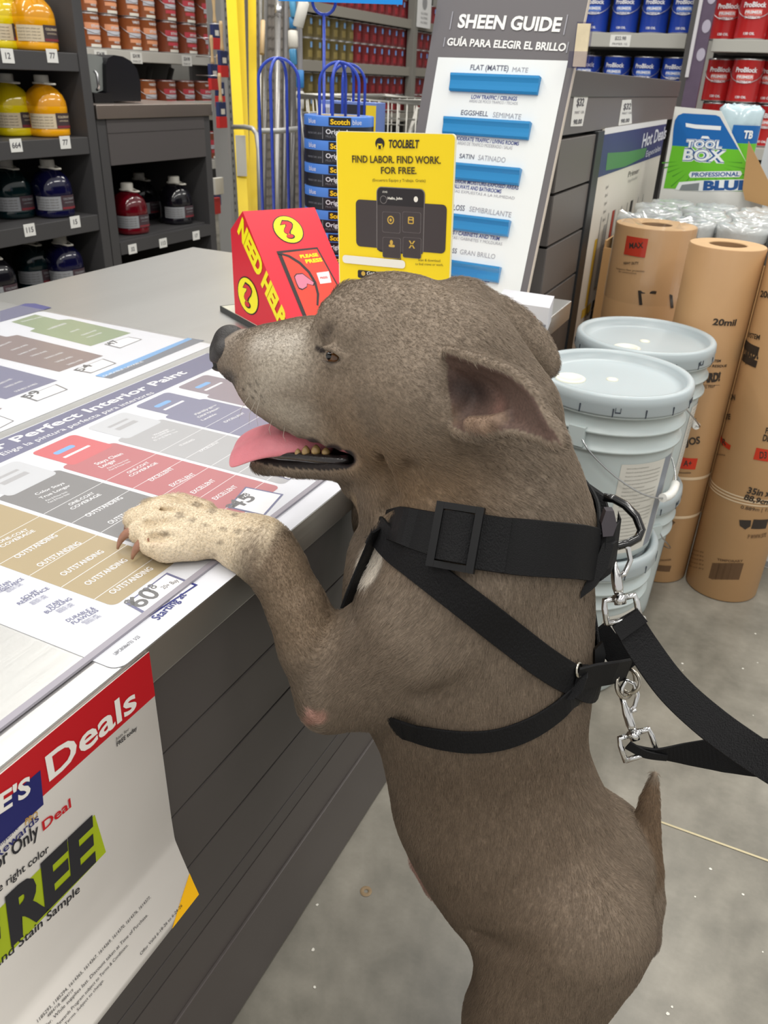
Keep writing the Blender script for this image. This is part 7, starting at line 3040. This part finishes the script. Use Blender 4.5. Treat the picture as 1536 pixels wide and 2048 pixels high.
def skin_loop(pts, front, back, lift):
    """closed strap path: near side follows the skin under the given picture points (front to back), the far side mirrors it"""
    C, N = [], []
    for (x, y) in pts:
        l, n = on_dog(x, y)
        C.append(l + n * lift)
        N.append(n)
    far = [(np.array([c[0], 2 * YC - c[1], c[2]]), np.array([n[0], -n[1], n[2]])) for c, n in zip(C, N)]
    pc = C + [np.asarray(back[0], float)] + [c for c, _ in far[::-1]] + [np.asarray(front[0], float)]
    pn = N + [np.asarray(back[1], float)] + [n for _, n in far[::-1]] + [np.asarray(front[1], float)]
    return smooth_loop(np.array(pc), np.array(pn), 120)


def smooth_loop(C, N, n):
    for _ in range(2):
        N = (np.roll(N, 1, 0) + 2 * N + np.roll(N, -1, 0)) / 4
    k = len(C)
    d = np.linalg.norm(np.roll(C, -1, 0) - C, axis=1)
    s = np.concatenate([[0], np.cumsum(d)])
    out, on = [], []
    for t in np.linspace(0, s[-1], n, endpoint=False):
        i = min(int(np.searchsorted(s, t, 'right')) - 1, k - 1)
        f = (t - s[i]) / max(d[i], 1e-9)
        p0, p1, p2, p3 = C[(i - 1) % k], C[i], C[(i + 1) % k], C[(i + 2) % k]
        out.append(.5 * ((2 * p1) + (-p0 + p2) * f + (2 * p0 - 5 * p1 + 4 * p2 - p3) * f * f + (-p0 + 3 * p1 - 3 * p2 + p3) * f ** 3))
        nn = N[i] * (1 - f) + N[(i + 1) % k] * f
        on.append(nn / np.linalg.norm(nn))
    out, on = np.array(out), np.array(on)
    tv = np.roll(out, -1, 0) - np.roll(out, 1, 0)
    tv /= np.linalg.norm(tv, axis=1)[:, None]
    on = on - (on * tv).sum(1)[:, None] * tv
    on /= np.linalg.norm(on, axis=1)[:, None]
    w = np.cross(on, tv)
    for i in range(1, n):
        if w[i] @ w[i - 1] < 0:
            w[i] = -w[i]
    for _ in range(4):
        w = (np.roll(w, 1, 0) + 2 * w + np.roll(w, -1, 0)) / 4
    return list(out), list(on), list(w)


# collar
collar = thing('dog_collar', 'wide black webbing collar with a plastic slide buckle on the dog\'s neck', 'collar', (-.2, YC, .70))
P, N, WD = skin_loop([(800, 1048), (838, 1060), (872, 1069), (930, 1079), (986, 1088), (1040, 1093), (1096, 1097), (1150, 1102), (1190, 1107)],
                     (at(738, 1040, 1, YC), (-1, 0, .1)), (at(1216, 1090, 1, YC + .02), (1, 0, .2)), .0048)
mb = MB()
wid = []
for p in P:
    x = proj(p)[0]
    wid.append(float(np.interp(x, [760, 830, 900, 985, 1010], [.028, .036, .039, .046, .049])) if p[1] < YC else .042)
wid = list(np.convolve(np.r_[wid[-3:], wid, wid[:3]], np.ones(7) / 7, 'valid'))
mb.strap(P, WD, N, wid, .0036, closed=True)
part_world(mb, 'strap', [M_web2], collar)


def near_idx(P, px, side=-1):
    best, bi = 1e9, 0
    for i, p in enumerate(P):
        if (p[1] - YC) * side < -.01:
            continue
        d = abs(proj(p)[0] - px)
        if d < best:
            best, bi = d, i
    return bi


def frame_at(P, N, px):
    i = near_idx(P, px)
    t = P[(i + 1) % len(P)] - P[i - 1]
    t /= np.linalg.norm(t)
    if proj(P[i] + t * .01)[0] < proj(P[i])[0]:
        t = -t
    n = N[i] - t * (N[i] @ t)
    n /= np.linalg.norm(n)
    w = np.cross(n, t)
    if w[2] < 0:
        w = -w
    return np.array(P[i]), t, n, w


# slide buckle: plastic frame with two slots
c, t, n, w = frame_at(P, N, 912)
mb = MB()
hw, hh = .0215, .0290
for (x0, x1, y0, y1) in ((-hw, -hw + .007, -hh, hh), (hw - .007, hw, -hh, hh), (-hw + .0071, hw - .0071, hh - .006, hh), (-hw + .0071, hw - .0071, -hh, -hh + .006)):
    mb.obox(c + t * x0 + w * y0 + n * .0015, t * (x1 - x0), w * (y1 - y0), n * .0075)
o = part_world(mb, 'slide_buckle', [M_plast], collar)
mb = MB()
Pb = [c + t * (.0150 * math.cos(th)) + n * (.002 + .0105 * math.sin(th)) for th in np.linspace(0, math.pi, 13)]
Nb = [t * math.cos(th) + n * math.sin(th) for th in np.linspace(0, math.pi, 13)]
mb.strap(Pb, [w] * 13, Nb, .043, .003)
part_world(mb, 'strap_over_buckle', [M_web], collar)
c, t, n, w = frame_at(P, N, 982)
mb = MB()
Pk = [c + t * x + n * (.0042 + .0 * x) for x in np.linspace(-.013, .013, 7)]
mb.strap(Pk, [w] * 7, [n] * 7, .047, .0042)
part_world(mb, 'strap_keeper', [M_web], collar)
# overlap end, side-release end and ring at the nape
c2, t2, n2, w2 = frame_at(P, N, 1196)
E1, E2 = at_depth(1238, 1062, depth_of(c2) + .005), at_depth(1180, 1190, depth_of(c2) - .012)
mb = MB()
R0 = at_depth(1205, 1050, depth_of(c2))
Rr = at_depth(1232, 1080, depth_of(c2) + .01)
path = [c2 + n2 * .004, at_depth(1222, 1100, depth_of(c2) + .002), at_depth(1236, 1080, depth_of(c2) + .010), at_depth(1232, 1060, depth_of(c2) + .03)]
mb.strap(path, [w2] * 4, [n2, n2 + t2 * .4, t2, t2 * .6 - n2 * .2], [.048, .045, .04, .036], .0045)
part_world(mb, 'folded_end', [M_web2], collar)
mb = MB()
pts = [(1212, 1022), (1228, 1022), (1234, 1050), (1226, 1072), (1206, 1074), (1203, 1048)]
q = [at_depth(x, y, depth_of(c2) - .006) for x, y in pts]
mb.extrude(q, -n2 * .004 + np.array([0, .008, 0]))
part_world(mb, 'plastic_tip', [mat('tip_dark_plum', (50, 44, 50), .35)], collar)
mb = MB()
q = [at_depth(x, y, depth_of(c2) - .004) for x, y in ((1206, 1086), (1228, 1088), (1214, 1140), (1184, 1180), (1160, 1198), (1162, 1184), (1180, 1150))]
mb.extrude(q, np.array([.002, .008, 0]))
part_world(mb, 'strap_tail', [M_web2], collar)
mb = MB()
rc = [(1207, 994), (1228, 998), (1250, 1010), (1272, 1032), (1283, 1060), (1276, 1076), (1258, 1086), (1236, 1092), (1222, 1088)]
mb.tube([at_depth(x, y, depth_of(c2) + .030 - .0015 * i) for i, (x, y) in enumerate(rc)], .0042, 10)
part_world(mb, 'd_ring', [mat('ring_black', (14, 14, 15), .2, coat=.5)], collar)
mb = MB()
q = [at_depth(x, y, depth_of(c2) + .045) for x, y in ((1148, 962), (1176, 972), (1208, 994), (1216, 1022), (1200, 1036), (1176, 1020), (1160, 990))]
mb.extrude(q, (.0, .006, 0))
part_world(mb, 'far_strap_fold', [M_web], collar)

# harness
har = thing('dog_harness', 'black webbing harness with crossing chest and girth straps on the dog', 'harness', (-.15, YC, .55))
P2, N2, W2_ = skin_loop([(766, 1066), (790, 1094), (822, 1118), (880, 1162), (950, 1216), (1020, 1272), (1085, 1322), (1140, 1356)],
                       (at(752, 1046, 1, YC - .03), (-1, 0, .2)), (at(1200, 1372, 1, YC), (1, 0, -.2)), .0036)
mb = MB()
mb.strap(P2, W2_, N2, .0300, .0028, closed=True)
part_world(mb, 'neck_strap', [M_web], har)
P3, N3, W3_ = skin_loop([(790, 1447), (830, 1462), (880, 1474), (940, 1480), (1000, 1474), (1060, 1452), (1110, 1420), (1140, 1392)],
                       (at(742, 1425, 1, YC), (-1, 0, -.1)), (at(1178, 1368, 1, YC), (1, 0, -.1)), .0036)
mb = MB()
mb.strap(P3, W3_, N3, .0262, .0028, closed=True)
part_world(mb, 'girth_strap', [M_web], har)
# strap down the breast between the forelegs
mb = MB()
Pm, Nm = [], []
for (x, y) in [(772, 1058), (758, 1090), (744, 1122), (731, 1152), (719, 1182), (710, 1208)]:
    l, nn_ = on_dog(x, y)
    if l is None:
        continue
    q = l + (nn_ * .5 + np.array([-1, 0, 0]) * .6) * .006
    Pm.append(q)
    Nm.append(nn_ + np.array([-.8, 0, 0]))
mb.strap(Pm, [np.array([.2, 1, 0])] * len(Pm), Nm, .024, .0028)
part_world(mb, 'breast_strap', [M_web], har)
# back tab with rings
dT = depth_of(P2[near_idx(P2, 1150)])
mb = MB()
path = [at_depth(1150, 1362, dT - .002), at_depth(1185, 1352, dT + .010), at_depth(1230, 1345, dT + .028), at_depth(1258, 1338, dT + .045)]
mb.strap(path, [np.array([.12, .1, 1])] * 4, [np.array([.3, -1, 0])] * 4, [.030, .029, .028, .026], .004)
path = [at_depth(1258, 1336, dT + .046), at_depth(1240, 1318, dT + .055), at_depth(1212, 1280, dT + .07), at_depth(1196, 1258, dT + .08)]
mb.strap(path, [np.array([.6, .3, .8])] * 4, [np.array([.8, -.6, .2])] * 4, .024, .004)
part_world(mb, 'back_tab', [M_web2], har)
mb = MB()
path = [at_depth(1128, 1398, dT), at_depth(1146, 1384, dT), at_depth(1156, 1356, dT), at_depth(1158, 1330, dT + .01)]
mb.strap(path, [np.array([1, 0, .4])] * 4, [np.array([0, -1, .2])] * 4, .018, .0035)
part_world(mb, 'joining_loop', [M_web2], har)


def wire_ring(c, rr, e1, e2, wire, n=28):
    mb = MB()
    mb.tube([c + rr * (math.cos(2 * math.pi * i / n) * e1 + math.sin(2 * math.pi * i / n) * e2) for i in range(n)], wire, 8, closed=True)
    return mb


eR = CAM_R.T @ np.array([1.0, 0, 0])
eD = CAM_R.T @ np.array([0, 1.0, 0])
eF = CAM_R.T @ np.array([0, 0, 1.0])
mm_ = lambda px: px * (dT + .04) / F_PX
c = at_depth(1252, 1366, dT + .045)
part_world(wire_ring(c, mm_(30), eR * .8 + eF * .55, eD, .0020), 'back_ring', [M_nickel], har)
c = at_depth(1258, 1362, dT + .048)
part_world(wire_ring(c, mm_(24), eR * .7 - eF * .6, eD, .0020), 'back_ring', [M_nickel], har)
c = at_depth(1158, 1340, dT - .004)
part_world(wire_ring(c, mm_(13), eR * .5 + eF * .6, eD, .0016), 'side_ring', [M_nickel], har)
mb = MB()
q = [at_depth(x, y, dT + .03) for x, y in ((1190, 1300), (1206, 1284), (1212, 1310), (1208, 1330), (1190, 1330))]
mb.extrude(q, eF * .008)
part_world(mb, 'slider', [M_plast], har)

# leashes
def snap(parent, top, bottom, dep, name='snap_hook'):
    """bolt snap between two picture points with a square swivel eye below it"""
    k = dep / F_PX
    T, B = at_depth(*top, dep), at_depth(*bottom, dep)
    d = (B - T) / np.linalg.norm(B - T)
    s = np.cross(d, eF)
    s /= np.linalg.norm(s)
    L = np.linalg.norm(B - T)
    mb = MB()
    mb.tube([T + d * .0, T + d * L * .25, T + d * L * .5, T + d * L * .8, B], [.0028, .0034, .0050, .0052, .0040], 12)
    mb.tube([T, T - d * .008 + s * .003, T - d * .014 + s * .010, T - d * .008 + s * .016, T + d * .004 + s * .0165, T + d * .014 + s * .010, T + d * .018 + s * .004], .0026, 8)
    mb.tube([T + d * L * .45 + s * .004 - eF * .004, T + d * L * .45 + s * .009 - eF * .004], .0020, 8)
    o = part_world(mb, name, [M_chrome], parent)
    mb = MB()
    W2, Hh = 33 * k, 62 * k
    ctr = B + d * .003
    path = [ctr - s * W2 * .35, ctr - s * W2 * .92, ctr - s * W2 + d * Hh * .25, ctr - s * W2 + d * Hh * .78]
    mb.tube(path, .0031, 8)
    path = [ctr + s * W2 * .35, ctr + s * W2 * .92, ctr + s * W2 + d * Hh * .25, ctr + s * W2 + d * Hh * .78]
    mb.tube(path, .0031, 8)
    mb.tube([ctr - s * W2 + d * Hh * .74, ctr + s * W2 + d * Hh * .74], .0028, 8)
    mb.tube([ctr - d * .003, ctr + d * .006], .0058, 12)
    mb.tube([ctr - s * W2 * .36, ctr + s * W2 * .36], .0040, 10)
    mb.v = to_local(parent, mb.v)
    mb.build('swivel_eye', [M_chrome], o)
    return ctr + d * Hh * .74, s, d


def lead(pts, widths, tw):
    """flat strap through picture points (x, y, depth), width in picture pixels; tw: direction across the strap in the picture (dx, dy)"""
    C, Wd, N, wl = [], [], [], []
    ts = np.linspace(0, len(pts) - 1, 40)
    A = np.array(pts, float)
    for t in ts:
        i = min(int(t), len(pts) - 2)
        f = t - i
        p0, p1, p2, p3 = A[max(i - 1, 0)], A[i], A[i + 1], A[min(i + 2, len(A) - 1)]
        q = .5 * ((2 * p1) + (-p0 + p2) * f + (2 * p0 - 5 * p1 + 4 * p2 - p3) * f * f + (-p0 + 3 * p1 - 3 * p2 + p3) * f ** 3)
        C.append(at_depth(*q))
        wv = np.array([np.interp(t, range(len(tw)), [x[k] for x in tw]) for k in range(3)])
        wd = eR * wv[0] + eD * wv[1] + eF * wv[2]
        wd /= np.linalg.norm(wd)
        Wd.append(wd)
        wl.append(np.interp(t, range(len(widths)), widths) * q[2] / F_PX)
    out = []
    for i in range(len(C)):
        tdir = C[min(i + 1, len(C) - 1)] - C[max(i - 1, 0)]
        tdir /= np.linalg.norm(tdir)
        w_ = Wd[i] - tdir * (Wd[i] @ tdir)
        Wd[i] = w_ / np.linalg.norm(w_)
        n_ = np.cross(tdir, Wd[i])
        if n_ @ eF > 0:
            n_ = -n_
        N.append(n_)
    mb = MB()
    mb.strap(C, Wd, N, wl, .0026)
    return mb


dL = depth_of(c2) + .02
l1 = thing('leash', 'black leash clipped to the dog\'s collar, running down to the right edge', 'leash', tuple(at_depth(1240, 1150, dL)))
snap(l1, (1226, 1118), (1238, 1190), dL)
mb = lead([(1248, 1232, dL), (1286, 1295, dL), (1345, 1375, dL - .01), (1420, 1444, dL - .03), (1500, 1502, dL - .06), (1590, 1560, dL - .10)], [58, 66, 68, 70, 70, 70], [(1, -.18, 0), (.92, -.30, .1), (.78, -.6, .1), (.66, -.75, .1), (.55, -.85, .1), (.5, -.85, .1)])
part_world(mb, 'strap', [M_web], l1)
mb = lead([(1250, 1236, dL - .003), (1268, 1262, dL - .003)], [60, 66], [(1, -.16, 0), (.96, -.24, .05)])
part_world(mb, 'stitched_fold', [M_web2], l1)
dH = dT + .045
l2 = thing('leash', 'black leash clipped to the harness ring on the dog\'s back', 'leash', tuple(at_depth(1260, 1400, dH)))
snap(l2, (1243, 1392), (1266, 1462), dH)
mb = lead([(1262, 1495, dH), (1310, 1506, dH), (1370, 1508, dH - .01), (1440, 1510, dH - .03), (1500, 1514, dH - .05), (1600, 1522, dH - .09)], [18, 24, 46, 68, 76, 80], [(.2, 1, .9), (.1, 1, .7), (0, 1, .3), (0, 1, .1), (0, 1, .1), (0, 1, .1)])
part_world(mb, 'strap', [M_web2], l2)
mb = lead([(1256, 1490, dH - .003), (1290, 1508, dH - .003), (1334, 1516, dH - .003)], [20, 17, 12], [(.3, 1, .4), (.2, 1, .4), (.2, 1, .4)])
part_world(mb, 'stitched_fold', [M_web2], l2)
